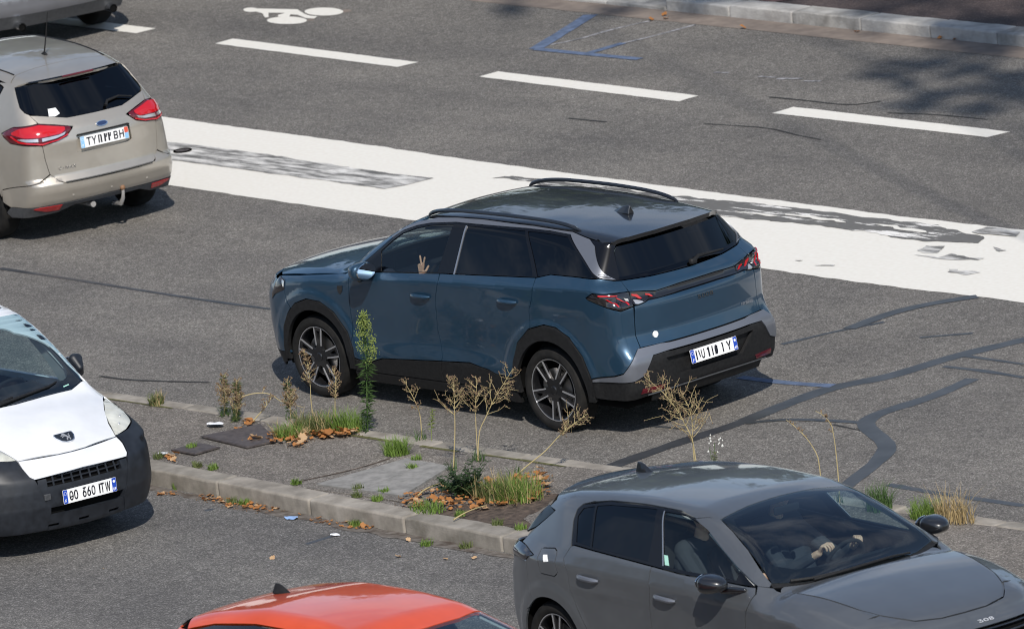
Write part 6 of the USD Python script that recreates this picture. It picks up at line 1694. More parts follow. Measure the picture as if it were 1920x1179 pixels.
    flat = lambda poly, z0, z1: trimesh.util.concatenate([trimesh.creation.extrude_polygon(g, z1 - z0, engine='earcut').apply_translation([0, 0, z0]) for g in getattr(poly, 'geoms', [poly])])
    shield = shapely.Polygon([(-.092, .055), (.092, .055), (.088, .01), (.062, -.038), (.03, -.055), (-.03, -.055), (-.062, -.038), (-.088, .01)]).buffer(-.012).buffer(.012)
    e = put('shield_emblem', Shape().tm(flat(shield, 0, .010), False).move(MB_), 'chrome', T)
    put('shield_field', Shape().tm(flat(shield.buffer(-.009).union(shapely.box(-.078, .02, .078, .050)), .010, .012), False).move(MB_), 'gloss_black', e)
    lion = shapely.union_all([shapely.LineString(q).buffer(w, 4) for q, w in (
        ([(-.004, .030), (.006, .012), (.016, -.012)], .009), ([(-.012, .034), (.0, .036)], .008), ([(-.004, .026), (-.030, .022), (-.036, .016)], .0042), ([(.0, .014), (-.026, .006), (-.034, .0)], .0042),
        ([(.014, -.012), (-.002, -.022), (-.010, -.036)], .0052), ([(.018, -.012), (.024, -.028), (.018, -.038)], .005), ([(.020, -.010), (.036, .0), (.034, .018), (.044, .026)], .0034))])
    put('lion_figure', Shape().tm(flat(lion, .012, .0145), False).move(MB_), 'lamp_silver', e)
    # wipers, mirror, cabin
    wp = B.point(np.array([[2.60, -.15], [2.578, .05], [2.53, .40], [2.50, .50]]), TO)
    put('wiper', Shape().add(*tube(wp + [0, 0, .012], [.014, .012, .009, .006], 6)), 'black_plastic', T)
    wp = B.point(np.array([[2.62, -.55], [2.60, -.30], [2.56, .02]]), TO)
    put('wiper', Shape().add(*tube(wp + [0, 0, .012], [.014, .012, .008], 6)), 'black_plastic', T)
    v = panel(B, [(2.535, .535), (2.52, .60), (2.528, .603), (2.543, .538)], TO, gap=0, lift=.002, h=.02, hem=.001)
    put('number_strip', v, 'sticker_green', T)
    for sg in (1, -1):
        h = hull([(2.22, sg * .90, 1.10, .03), (2.22, sg * .945, 1.10, .03), (2.21, sg * .90, 1.215, .04), (2.20, sg * .945, 1.21, .04), (2.15, sg * .90, 1.10, .03), (2.15, sg * .945, 1.215, .03), (2.27, sg * .91, 1.15, .03)], 24)
        hs = put('door_mirror', h, 'van_plastic', T)
        put('mirror_foot', hull([(2.24, sg * .90, 1.07, .022), (2.21, sg * .82, 1.07, .03)], 10), 'van_plastic', hs)
        put('mirror_glass', Shape().tm(rbox((.01, .08, .13), .004, (2.116, sg * .922, 1.155))), 'mirror_glass', hs)
    both('pillar_trim', panel(B, [(2.44, 1.07), (2.30, 1.24), (1.86, 1.59), (1.76, 1.57), (2.06, 1.25), (2.16, 1.08), (2.30, 1.05)], SD, gap=0, lift=-.055, h=.03, thick=True), 'cabin_light', T)
    put('dashboard', hull([(2.45, -.66, 1.02, .05), (2.45, .66, 1.02, .05), (2.05, -.68, .98, .06), (2.05, .68, .98, .06), (2.05, -.66, .6, .06), (2.05, .66, .6, .06)]), 'cabin_dark', T)
    put('instrument_hood', hull([(2.18, .22, 1.07, .05), (2.18, .50, 1.07, .05), (2.32, .24, 1.05, .05), (2.32, .48, 1.05, .05)]), 'cabin_dark', T)
    steering(T, 1.98, .36, 1.0, .7, r=.19)
    for sy in (.36, -.36):
        seat(T, 1.30, sy, .62, 'cabin_dark')
    put('headlining', panel(B, [(1.60, .9), (-.5, .9), (-.5, np.pi - .9), (1.60, np.pi - .9)], RI, gap=0, lift=-.05, h=.08), 'cabin_grey', T)
    put('bulkhead', rbox((.04, 1.35, 1.2), .01, (.75, 0, .95)), 'cabin_grey', T)
    im = B.point(np.array([[2.0, 0]]), TO)[0]
    put('inner_mirror', rbox((.03, .22, .07), .012, im + [-.08, 0, -.08]), 'cabin_dark', T)
    for cx in (0, 2.51):
        for sg in (1, -1):
            wheel(T, cx, sg * .80, .31, sg, .31, .20, .19, 'double')
            wheel_well(T, cx, sg * .80, .31, sg, .372)
    both('inner_panel', panel(B, [(2.95, .30), (2.95, .75), (2.3, .98), (1.2, 1.02), (-.5, 1.02), (-.5, .3)], SD, cut=shapely.union_all([shapely.Point(0, .31).buffer(.36), shapely.Point(2.51, .31).buffer(.36)]), gap=0, lift=-.03, h=.07, hem=0), 'void_black', T)
    put('inner_panel', panel(B, [(.6, .24), (.6, .72), (-.6, .72), (-.6, .24)], F, gap=0, lift=-.06, h=.07), 'void_black', T)
    put('engine_tray', panel(B, mirrored_top([(3.2, 0), (3.1, .45), (2.7, .66), (2.65, 0)]), TO, gap=0, lift=-.05, h=.08), 'void_black', T)
    put('floor_pan', rbox((3.9, 1.4, .06), .02, (1.3, 0, .26)), 'void_black', T)
    return T


van = build_van()
# ------------------------------------------------------------------ the orange-red saloon
SALOON = Body(
    lines=[
        (.15, [(-.9, .70), (-.6, .78), (2.6, .80), (3.4, .66)], False),
        (.28, [(-.9, .74), (0, .84), (2.6, .85), (3.4, .7)], True),
        (.60, [(-.95, .74), (-.6, .84), (0, .89), (2.6, .88), (3.4, .7)], False),
        (.88, [(-.95, .72), (-.6, .82), (0, .89), (1.2, .89), (2.6, .87), (3.4, .66)], True),
        (.96, [(-.95, .66), (-.6, .76), (0, .84), (1.2, .85), (2.4, .83), (3.2, .6)], True),
        (1.36, [(-1.2, .50), (-.6, .545), (0, .58), (.8, .59), (1.4, .57), (2, .54), (3, .5)], False),
    ],
    top=[(3.5, .68), (3.3, .80), (2.9, .90), (2.3, .98), (2.0, 1.03), (1.7, 1.17), (1.35, 1.33), (1.1, 1.405), (.85, 1.465), (.4, 1.49), (0, 1.48), (-.4, 1.43), (-.75, 1.36), (-1.05, 1.22), (-1.3, 1.08)],
    crown=[(3, .1), (1.5, .09), (0, .09), (-.8, .10)],
    rear=[(.15, -1.0), (.5, -1.15), (.95, -1.15), (1.0, -1.1), (1.3, -.95)], rcurve=(.2, 2.4),
    front=[(.15, 3.3), (.5, 3.4), (.8, 3.4)], fcurve=(.4, 2.6), k_top=.10, k_rear=.08, k_front=.14, k_tr=.05, k_tf=.1,
    wheels=((0, .32), (2.62, .32)), flare=.012, flare_r=(.40, .50))
SALOON_POSE = (-6.9778, 9.3491, 3.10, -.03156)
def build_saloon():
    x, y, a, s = SALOON_POSE
    T = thing('orange_red_car', 'bright orange-red car seen from its roof up at the bottom edge', 'car', (x, y, 0), a, tilt=s)
    B, SD, TO, RI, PO = SALOON, ('side',), ('top', .85), ('ridge', .85), ('post', .4)
    C = 'orange_red'
    fe = [tuple(p) for p in B.param(B.point(np.array([(1.13, 0), (1.11, .3), (1.045, .535)]), TO), RI)]
    rf = conv(B, [(.98, 1.375), (.6, 1.405), (0, 1.395), (-.45, 1.34), (-.74, 1.27)], SD, RI)
    re_ = [tuple(p) for p in B.param(B.point(np.array([(-.80, .45), (-.84, .25), (-.85, 0)]), TO), RI)]
    hf = fe + rf + re_
    put('roof', panel(lid(B), hf + [(u, np.pi - v) for u, v in hf[::-1]][1:-1], RI, gap=.001, h=.035, hem=.03), C, T)
    ws = [(1.99, 0), (1.96, .3), (1.85, .62), (1.80, .70), (1.45, .62), (1.06, .535), (1.115, .3), (1.135, 0)]
    put('windscreen', panel(B, mirrored_top(ws), TO, gap=.001, h=.035), 'windscreen_glass', T)
    ap = [tuple(p) for p in B.param(B.point(np.array([(1.05, .538), (1.45, .624), (1.80, .704), (1.95, .80)]), TO), RI)] + conv(B, [(1.95, .975), (1.55, 1.17), (1.2, 1.315), (1.0, 1.368)], SD, RI)
    both('front_pillar', panel(B, ap, RI, gap=.0005, h=.025), C, T)
    both('pillar_trim', panel(B, ap, RI, gap=.004, lift=-.03, h=.03), 'cabin_light', T)
    put('rear_window', panel(B, mirrored_top([(-.86, 0), (-.85, .25), (-.81, .45), (-1.02, .50), (-1.08, .2), (-1.09, 0)]), TO, gap=.001, h=.04), 'tinted_glass', T)
    band = [(1.94, .965), (1.55, 1.16), (1.2, 1.305), (.98, 1.365), (.6, 1.395), (0, 1.385), (-.45, 1.33), (-.72, 1.26), (-.80, .97), (0, .965)]
    w1 = [(1.85, .985), (1.5, 1.15), (1.18, 1.28), (.96, 1.335), (.55, 1.36), (.55, .985)]
    w2 = [(.48, .985), (.48, 1.36), (0, 1.352), (-.42, 1.30), (-.62, 1.2), (-.60, .99)]
    both('window_frame', panel(B, band, SD, gap=.001, cut=shapely.union_all([shapely.Polygon(w1), shapely.Polygon(w2)])), 'gloss_black', T)
    both('side_window', panel(B, w1, SD, gap=0, lift=-.005, hem=.002), 'dark_side_glass', T)
    both('side_window', panel(B, w2, SD, gap=0, lift=-.005, hem=.002), 'tinted_glass', T)
    both('rear_pillar', panel(B, conv(B, [(-.72, 1.265), (-.80, .97)], SD, PO) + conv(B, [(.56, 1.0), (.47, 1.25)], ('rear', 0), PO), PO, gap=0), C, T)
    o = B.point(np.array([[-.43, .03]]), TO)[0]
    put('roof_fin', fin(o, .16, .075, .06), 'black_plastic', T, smooth=75)
    ra, fa = shapely.Point(0, .32).buffer(.365, 24), shapely.Point(2.62, .32).buffer(.365, 24)
    xs = lambda a_, b_: [(x_, .96) for x_ in np.linspace(a_, b_, 6)]
    both('rear_door', panel(B, xs(.52, -.2) + [(-.2, .60), (.35, .28), (.52, .28)], SD, cut=ra), C, T)
    both('front_door', panel(B, xs(1.9, .52) + [(.52, .28), (1.9, .28)], SD), C, T)
    both('front_fender', panel(B, xs(2.9, 1.9) + [(1.9, .28), (2.9, .28)], SD, cut=fa), C, T)
    put('tail', panel(B, conv(B, [(-.2, .96), (-.2, .60), (-.2, .28)], SD, PO) + [(np.pi, .28)] + [(2 * np.pi - u, v) for u, v in conv(B, [(-.2, .28), (-.2, .60), (-.2, .96)], SD, PO)] + [(np.pi, 1.0)], PO, gap=0, h=.05, cut=shapely.union_all([shapely.Polygon(conv(B, list(ra.exterior.coords)[:-1], SD, PO)), shapely.affinity.scale(shapely.Polygon(conv(B, list(ra.exterior.coords)[:-1], SD, PO)), -1, 1, origin=(np.pi, 0))])), C, T)
    put('bonnet', panel(B, mirrored_top([(3.35, 0), (3.2, .45), (2.6, .74), (1.96, .78), (1.86, .63), (1.97, .3), (2.0, 0)]), TO, gap=.002, h=.05), C, T)
    put('front_bumper', panel(B, [(-1.0, .80), (1.0, .80), (1.0, .28), (-1.0, .28)], ('post', 2.6), gap=0, h=.05), C, T)
    for cx in (0, 2.62):
        for sg in (1, -1):
            wheel(T, cx, sg * .84, .32, sg, .32, .21, .20, 'double')
            wheel_well(T, cx, sg * .84, .32, sg, .365)
    put('headlining', panel(B, [(1.05, .8), (-.7, .8), (-.7, np.pi - .8), (1.05, np.pi - .8)], RI, gap=0, lift=-.035, h=.08), 'cabin_light', T)
    put('dashboard', hull([(1.9, -.62, .9, .05), (1.9, .62, .9, .05), (1.5, -.64, .88, .06), (1.5, .64, .88, .06), (1.5, 0, .5, .06)]), 'cabin_dark', T)
    put('floor_pan', rbox((3.9, 1.5, .06), .02, (1.1, 0, .26)), 'void_black', T)
    for sy in (.36, -.36):
        seat(T, .75, sy, .50, 'cabin_dark', .95)
    return T


saloon = build_saloon()

# ------------------------------------------------------------------ the dark silver car leaving at the far left
FAR = Body(
    lines=[(.15, [(-.9, .72), (2.6, .80), (3.4, .66)], False), (.30, [(-.9, .76), (0, .86), (2.6, .86), (3.4, .7)], True), (.60, [(-.95, .78), (-.5, .87), (0, .90), (2.6, .89), (3.4, .7)], False), (.95, [(-.95, .72), (-.5, .85), (0, .89), (2.6, .87), (3.4, .66)], True), (1.45, [(-.9, .5), (0, .60), (2, .6), (3, .5)], False)],
    top=[(3.4, .75), (2.9, .95), (2.3, 1.05), (1.6, 1.42), (1.0, 1.55), (0, 1.54), (-.5, 1.46), (-.9, 1.35)], crown=[(3, .1), (0, .09)],
    rear=[(.15, -.75), (.36, -.86), (.46, -.92), (.60, -.94), (.64, -.925), (1.0, -.90), (1.1, -.80), (1.45, -.5), (1.6, -.5)], rcurve=(.22, 2.4),
    front=[(.15, 3.3), (.5, 3.4), (.8, 3.4)], fcurve=(.4, 2.6), k_top=.1, k_rear=.10, k_front=.14, wheels=((0, .33), (2.6, .33)), flare=.012, flare_r=(.40, .5))


def build_far():
    T = thing('dark_silver_car', 'dark silver car cut off at the top left corner, wheel on a lane dash', 'car', (18.95, -9.02, 0), -.20)
    B, SD, TO, RI, PO = FAR, ('side',), ('top', .85), ('ridge', .85), ('post', .4)
    C = 'dark_silver'
    ra, fa = shapely.Point(0, .33).buffer(.37, 24), shapely.Point(2.6, .33).buffer(.37, 24)
    rp = shapely.Polygon(conv(B, list(ra.exterior.coords)[:-1], SD, PO))
    cut = shapely.union_all([rp, shapely.affinity.scale(rp, -1, 1, origin=(np.pi, 0))])
    eL = conv(B, [(-.2, .96), (-.2, .42)], SD, PO)
    put('rear_bumper', panel(B, [eL[0], eL[1], (np.pi, .42), (2 * np.pi - eL[1][0], eL[1][1]), (2 * np.pi - eL[0][0], eL[0][1]), (np.pi, 1.0)], PO, gap=0, h=.04, cut=cut), C, T)
    eL = conv(B, [(-.2, .418), (-.25, .27)], SD, PO)
    put('lower_bumper', panel(B, [eL[0], eL[1], (np.pi, .29), (2 * np.pi - eL[1][0], eL[1][1]), (2 * np.pi - eL[0][0], eL[0][1]), (np.pi, .418)], PO, gap=0, h=.04, cut=cut), 'grey_plastic', T)
    for sg in (1, -1):
        e_ = put('exhaust_tip', Shape().add(*tube([(-.90, sg * .55, .30), (-.60, sg * .55, .32)], .045, 20, False)), 'chrome', T)
        put('exhaust_bore', Shape().add(*tube([(-.885, sg * .55, .30), (-.60, sg * .55, .32)], .040, 16)), 'void_black', e_)
    both('rear_door', panel(B, [(-.19, .96), (1.0, .96), (1.0, .28), (-.19, .28)], SD, cut=ra), C, T)
    both('front_door', panel(B, [(1.0, .96), (2.1, .96), (2.1, .28), (1.0, .28)], SD), C, T)
    both('front_fender', panel(B, [(2.1, .96), (3.0, .92), (3.0, .28), (2.1, .28)], SD, cut=fa), C, T)
    both('side_window', panel(B, [(-.4, 1.0), (2.0, .99), (1.5, 1.32), (.9, 1.45), (-.3, 1.42)], SD, gap=0), 'tinted_glass', T)
    put('roof', panel(B, [(1.5, .9), (-.45, .9), (-.45, np.pi - .9), (1.5, np.pi - .9)], RI, gap=0, h=.06), C, T)
    put('rear_window', panel(B, [(.6, 1.03), (.5, 1.42), (-.5, 1.42), (-.6, 1.03)], ('rear', 0), gap=0, h=.06), 'tinted_glass', T)
    put('windscreen', panel(B, mirrored_top([(2.3, 0), (2.1, .65), (1.55, .55), (1.52, 0)]), TO, gap=0, h=.06), 'windscreen_glass', T)
    put('bonnet', panel(B, mirrored_top([(3.3, 0), (3.1, .5), (2.6, .74), (2.12, .70), (2.32, 0)]), TO, gap=0, h=.06), C, T)
    put('floor_pan', rbox((3.6, 1.45, .06), .02, (1.3, 0, .30)), 'void_black', T)
    for cx in (0, 2.6):
        for sg in (1, -1):
            wheel(T, cx, sg * .86, .335, sg, .335, .22, .22, 'double')
            wheel_well(T, cx, sg * .855, .33, sg, .37)
    return T


far_car = build_far()
# ------------------------------------------------------------------ trees (outside the frame: seen in the paintwork and as shade on the road)
def leaf_quads(P, size, rng, flat=.0):
    n = len(P)
    a = rng.normal(size=(n, 3))
    a /= np.linalg.norm(a, axis=1, keepdims=True)
    b = np.cross(a, rng.normal(size=(n, 3)))
    b /= np.linalg.norm(b, axis=1, keepdims=True)
    s = size * rng.uniform(.6, 1.3, (n, 1))
    V = np.stack([P - a * s * .5, P + b * s * .32, P + a * s * .5, P - b * s * .32], 1).reshape(-1, 3)
    i = np.arange(n)[:, None] * 4
    F = np.vstack([i + [0, 1, 2], i + [0, 2, 3]])
    return V, F


def tree(name, label, loc, height, crown, n, seed, group=None, size=.34, m='tree_leaf', trunk_r=.22, lean=(0, 0), twig=.4):
    """crown: list of (dx, dy, z, radius) lobes."""
    rng = np.random.default_rng(seed)
    T = thing(name, label, 'tree', loc, 0, group)
    top = np.array([lean[0], lean[1], height * .62])
    t = np.linspace(0, 1, 9)[:, None]
    p = t * top + np.c_[.12 * np.sin(t[:, 0] * 5 + seed), .12 * np.cos(t[:, 0] * 4 + seed), 0 * t[:, 0]] * t
    S = Shape().add(*tube(p, np.linspace(trunk_r, trunk_r * .45, 9), 10))
    for dx, dy, z, r in crown:
        s0 = p[rng.integers(3, 8)]
        e = np.array([dx, dy, z])
        mid = (s0 + e) / 2 + rng.normal(0, .2, 3)
        S.add(*tube(np.array([s0, mid, e]), [trunk_r * twig, trunk_r * twig * .6, .02], 6))
    put('trunk', S, 'bark', T)
    tot = sum(r**2 for *_, r in crown)
    P = []
    for dx, dy, z, r in crown:
        k = int(n * r * r / tot)
        nc = max(6, int(k / 45))
        c = rng.normal(size=(nc, 3))
        c = c / np.linalg.norm(c, axis=1, keepdims=True) * (rng.uniform(.35, 1.0, (nc, 1)) ** .5) * r * [1, 1, .8]
        q = c[rng.integers(0, nc, k)] + rng.normal(0, r * .13, (k, 3))
        P.append(q + [dx, dy, z])
    V, F = leaf_quads(np.vstack(P), size, rng)
    put('crown', (V, F), m, T, smooth=False)
    return T


def lobes(rng, h, r, k):
    out = []
    for i in range(k):
        a = rng.uniform(0, 2 * np.pi)
        d = rng.uniform(.2, .75) * r
        out.append((d * np.cos(a), d * np.sin(a), h * rng.uniform(.48, .86), r * rng.uniform(.42, .62)))
    return out


rng_t = np.random.default_rng(77)
far_row = [(16, -16.2, 8.5, 3.4), (22.5, -17, 10.5, 4.0), (30, -16.5, 9.0, 3.6), (37, -18, 12, 4.6), (45, -17, 10, 4.2), (9, -17.5, 7.2, 2.9), (2.5, -18, 9.0, 3.3), (-5, -17.5, 8.0, 3.2), (53, -19, 12, 4.8), (27, -25, 14, 5.0), (14, -26, 12.5, 4.6), (40, -27, 15, 5.2)]
for k, (x, y, h, r) in enumerate(far_row):
    tree('plane_tree', 'leafy plane tree beyond the far pavement, mirrored in the car roofs', (x, y, .1), h * .86, lobes(rng_t, h * .86, r, 9), 5200, 100 + k, 'trees beyond the far pavement', m='tree_leaf' if k % 2 else 'tree_leaf_pale')
for k, (x, y, h, r) in enumerate([(6, 19, 8.5, 3.2), (13, 19.5, 9.5, 3.6), (21, 19, 8.0, 3.3), (29, 20, 10, 3.8), (37, 20, 9, 3.6)]):
    tree('street_tree', 'dark leafy street tree along the near pavement', (x, y, .5), h, lobes(rng_t, h, r, 9), 4200, 150 + k, 'trees along the near pavement')
# the tall plane tree on the island to the right, whose shade falls on the far lanes
SC = SUN / SUN[2]


def over(gx, gy, h):
    return np.array([gx, gy, 0]) + SC * h


base_t = np.array([-15.2, 3.3, .12])
sh = []
for gx, gy, h, r in ((4.6, -12.2, 23.5, 1.9), (6.4, -12.0, 24.5, 1.5), (3.0, -11.2, 23.5, 2.2), (5.9, -10.6, 24, 1.0), (7.5, -12.8, 25, 1.2), (7.2, -10.9, 24.5, .7), (8.0, -11.7, 25, .75), (6.6, -9.9, 24, .45), (4.4, -10.3, 24, 1.0), (13.2, -12.9, 26.5, 1.0), (14.4, -12.3, 26.8, .65), (12.4, -13.4, 26.5, .9), (9.3, -14.2, 25.5, 1.8), (1.2, -12.0, 22, 2.4), (2, -13.5, 23, 2.6), (6, -15, 25, 2.5), (10.5, -15.5, 26, 2.2)):
    c = over(gx, gy, h) - base_t
    sh.append((c[0], c[1], c[2], r))
tree('tall_plane_tree', 'tall plane tree on the island, its shade on the far lanes', base_t, 34, sh, 7500, 300, size=.30, trunk_r=.36, twig=.12)
# plain rendered houses on the near side, mirrored in the side windows
for k, (x, y, w, h) in enumerate([(10, 27, 14, 8.5), (26, 27.5, 15, 10.5), (43, 28, 16, 9)]):
    T = thing('rendered_house', 'plain sand-coloured house beyond the near pavement', 'house', (x, y, .5), 0, 'houses beyond the near pavement')
    put('wall', rbox((w, 9, h), .02, (0, 4.5, h / 2), 6), 'render_wall', T, smooth=False)
    for i in range(5):
        for j in range(int(h / 3)):
            put('window', rbox((1.1, .06, 1.5), .01, (-w / 2 + w / 5 * (i + .5), -.01, 1.7 + 2.9 * j), 6), 'tinted_glass', T, smooth=False)
    roof = hull([(-w / 2 - .3, -.4, h, .05), (w / 2 + .3, -.4, h, .05), (-w / 2 - .3, 9.4, h, .05), (w / 2 + .3, 9.4, h, .05), (-w / 2, 4.5, h + 2.2, .05), (w / 2, 4.5, h + 2.2, .05)], 6)
    put('roof', roof, 'brick_red_paving', T, smooth=False)
# ------------------------------------------------------------------ weeds, grass and leaves on the island
def settle(base, pts):
    """Stands a plant whose foot the photograph hides on the island's edge, keeping its line of sight."""
    b, p = np.array(base, float), np.array(pts, float)
    if b[1] < 1.86:
        s = (1.86 - b[1]) / .6583
        b = b + s * np.array([-.7528, .6583, 0])
        p = p + [0, 0, .2223 * s]
        b[2] = .13
    return b, np.vstack([[0, 0, 0], p])


def smooth_path(p, n=14):
    p = np.asarray(p, float)
    d = np.r_[0, np.cumsum(np.linalg.norm(np.diff(p, axis=0), axis=1))]
    t = np.linspace(0, d[-1], n)
    return np.stack([PchipInterpolator(d, p[:, k])(t) for k in range(3)], 1)


def seeds(P, r, rng):
    """Small eight-faced seed heads."""
    o = np.array([[1, 0, 0], [-1, 0, 0], [0, 1, 0], [0, -1, 0], [0, 0, 1.3], [0, 0, -1]])
    f = np.array([[0, 2, 4], [2, 1, 4], [1, 3, 4], [3, 0, 4], [2, 0, 5], [1, 2, 5], [3, 1, 5], [0, 3, 5]])
    s = r * rng.uniform(.6, 1.5, (len(P), 1, 1))
    V = (P[:, None] + o[None] * s).reshape(-1, 3)
    F = (np.arange(len(P))[:, None, None] * 6 + f[None]).reshape(-1, 3)
    return V, F


def dry_weed(label, base, stems, seed, n_br=12, spread=.16, r0=.0052, group=None, start=.45, tuft=True, name='dry_weed', stem_mat='straw'):
    rng = np.random.default_rng(seed)
    b = np.array(base, float)
    T = thing(name, label, 'weed', b, 0, group)
    S, Br, heads = Shape(), Shape(), []
    for st in stems:
        p = smooth_path(st, 18)
        S.add(*tube(p, np.linspace(r0, r0 * .35, 18), 5))
        d = np.gradient(p, axis=0)
        n_br2 = int(n_br * 1.7)
        for k in range(n_br2):
            t = start + (1 - start) * (k + rng.uniform(0, .9)) / n_br2
            i = int(min(t * 17, 16.9))
            dirn = d[i] / np.linalg.norm(d[i])
            side = rng.normal(size=3) * [1, 1, .5]
            side -= dirn * side.dot(dirn)
            side /= np.linalg.norm(side)
            ln = spread * rng.uniform(.5, 1.1) * (1.15 - .6 * (t - start) / (1 - start))
            v = side * .85 + dirn * .45 + [0, 0, .12]
            q = p[i] + np.linspace(0, 1, 6)[:, None] * v * ln + (np.linspace(0, 1, 6)[:, None] ** 2) * [0, 0, .25 * ln] + rng.normal(0, .0018, (6, 3))
            Br.add(*tube(q, np.linspace(.0024, .0011, 6), 4, False))
            heads.append(q[-1:])
            for j in range(rng.integers(3, 7)):
                s0 = q[rng.integers(2, 6)]
                e = s0 + (rng.normal(size=3) * .6 + v * .6) * ln * .36
                mid = (s0 + e) / 2 + rng.normal(0, .004, 3)
                Br.add(*tube(np.array([s0, mid, e]), [.0015, .0012, .0009], 3, False))
                heads.append(e[None])
                heads.append(mid[None] + rng.normal(0, .008, (1, 3)))
    put('stem', S, stem_mat, T)
    put('branches', Br, 'straw', T)
    V, F = seeds(np.vstack(heads), .0050, rng)
    put('seed_heads', (V, F), 'seed_brown', T, smooth=False)
    if tuft:
        V, F = blades(18, .05, .10, .0035, rng, .05)
        put('foot_leaves', (V, F), 'weed_green', T, smooth=False)
    return T


def blades(n, rad, h, w, rng, droop=.5, ellipse=(1, 1)):
    V, F = [], []
    for k in range(n):
        a, rr = rng.uniform(0, 2 * np.pi), rad * math.sqrt(rng.uniform(0, 1))
        o = np.array([rr * np.cos(a) * ellipse[0], rr * np.sin(a) * ellipse[1], -.006])
        az = rng.uniform(0, 2 * np.pi)
        d = np.array([np.cos(az), np.sin(az), 0])
        hh, lean = h * rng.uniform(.45, 1.15), rng.uniform(.15, .9)
        side = np.array([-d[1], d[0], 0])
        pts = []
        for t in (0, .35, .7, 1.0):
            c = o + d * hh * lean * t ** 1.7 + np.array([0, 0, hh * (t - droop * lean * t * t * .55)])
            ww = w * (1 - t) ** .7 * rng.uniform(.8, 1.2) + .0004
            pts += [c - side * ww, c + side * ww]
        i = len(V)
        V += pts
        for q in range(3):
            F += [(i + 2 * q, i + 2 * q + 1, i + 2 * q + 3), (i + 2 * q, i + 2 * q + 3, i + 2 * q + 2)]
    return np.array(V), np.array(F)


def grass(label, base, n, rad, h, seed, m='grass_green', w=.0032, group=None, ellipse=(1, 1), name='grass_clump', extra=None):
    rng = np.random.default_rng(seed)
    T = thing(name, label, 'grass', base, 0, group)
    put('blades', blades(int(n * 1.6), rad, h, w, rng, .5, ellipse), m, T, smooth=False)
    if extra:
        put('dry_blades', blades(int(n * .35), rad * 1.05, h * extra, w * .8, rng, .5, ellipse), 'straw_grass', T, smooth=False)
    return T


def lance_leaves(path, n, ln, wd, rng, t0=.0, t1=1.0, up=.4):
    p = smooth_path(path, 40)
    V, F = [], []
    for k in range(n):
        t = rng.uniform(t0, t1)
        c = p[int(t * 39)]
        a = rng.uniform(0, 2 * np.pi)
        d = np.array([np.cos(a), np.sin(a), up + rng.uniform(-.5, .3)])
        d /= np.linalg.norm(d)
        s = np.cross(d, [0, 0, 1.0])
        s /= np.linalg.norm(s)
        L_, W_ = ln * rng.uniform(.6, 1.2), wd * rng.uniform(.7, 1.2)
        i = len(V)
        V += [c, c + d * L_ * .45 + s * W_, c + d * L_ + [0, 0, -.25 * L_], c + d * L_ * .45 - s * W_]
        F += [(i, i + 1, i + 2), (i, i + 2, i + 3)]
    return np.array(V), np.array(F)


def tall_green(label, base, st, seed):
    rng = np.random.default_rng(seed)
    b, p = settle(base, st)
    T = thing('flowering_weed', label, 'weed', b)
    put('stem', Shape().add(*tube(smooth_path(p, 16), np.linspace(.008, .003, 16), 6)), 'weed_green', T)
    put('leaves', lance_leaves(p, 210, .085, .0055, rng, .02, .62), 'weed_green', T, smooth=False)
    q = smooth_path(p, 40)
    heads, Br = [], Shape()
    for k in range(46):
        t = rng.uniform(.56, 1.0)
        c = q[int(t * 39)]
        a = rng.uniform(0, 2 * np.pi)
        ln = .115 * (1.0 - .80 * ((t - .62) / .38 if t > .62 else .15)) * rng.uniform(.7, 1.1)
        e = c + np.array([np.cos(a) * ln * .8, np.sin(a) * ln * .8, ln * .75])
        Br.add(*tube(np.array([c, (c + e) / 2 + [0, 0, -.01], e]), [.0022, .0018, .0012], 3, False))
        heads.append(e + rng.normal(0, .017, (20, 3)) - np.array([0, 0, .012]))
    put('flower_stalks', Br, 'weed_green', T)
    put('flower_heads', seeds(np.vstack(heads), .0052, rng), 'flower_green', T, smooth=False)
    put('upper_leaves', lance_leaves(p, 120, .05, .004, rng, .5, .97), 'weed_green', T, smooth=False)


def bush(label, base, n, rad, h, seed, m='weed_dark', name='leafy_weed', size=.035):
    rng = np.random.default_rng(seed)
    T = thing(name, label, 'weed', base)
    S, V, F, k0 = Shape(), [], [], 0
    for k in range(n):
        a = rng.uniform(0, 2 * np.pi)
        e = np.array([np.cos(a) * rad * rng.uniform(.1, 1), np.sin(a) * rad * rng.uniform(.1, 1), h * rng.uniform(.45, 1.1)])
        st = np.array([e * [.15, .15, 0], e * [.5, .5, .6], e])
        S.add(*tube(st, [.003, .0025, .0015], 4, False))
        v, f = lance_leaves(st, 16, size * 1.3, size * .33, rng, .15, 1.0, .2)
        V.append(v)
        F.append(f + k0)
        k0 += len(v)
    put('stems', S, m, T)
    put('leaves', (np.vstack(V), np.vstack(F)), m, T, smooth=False)


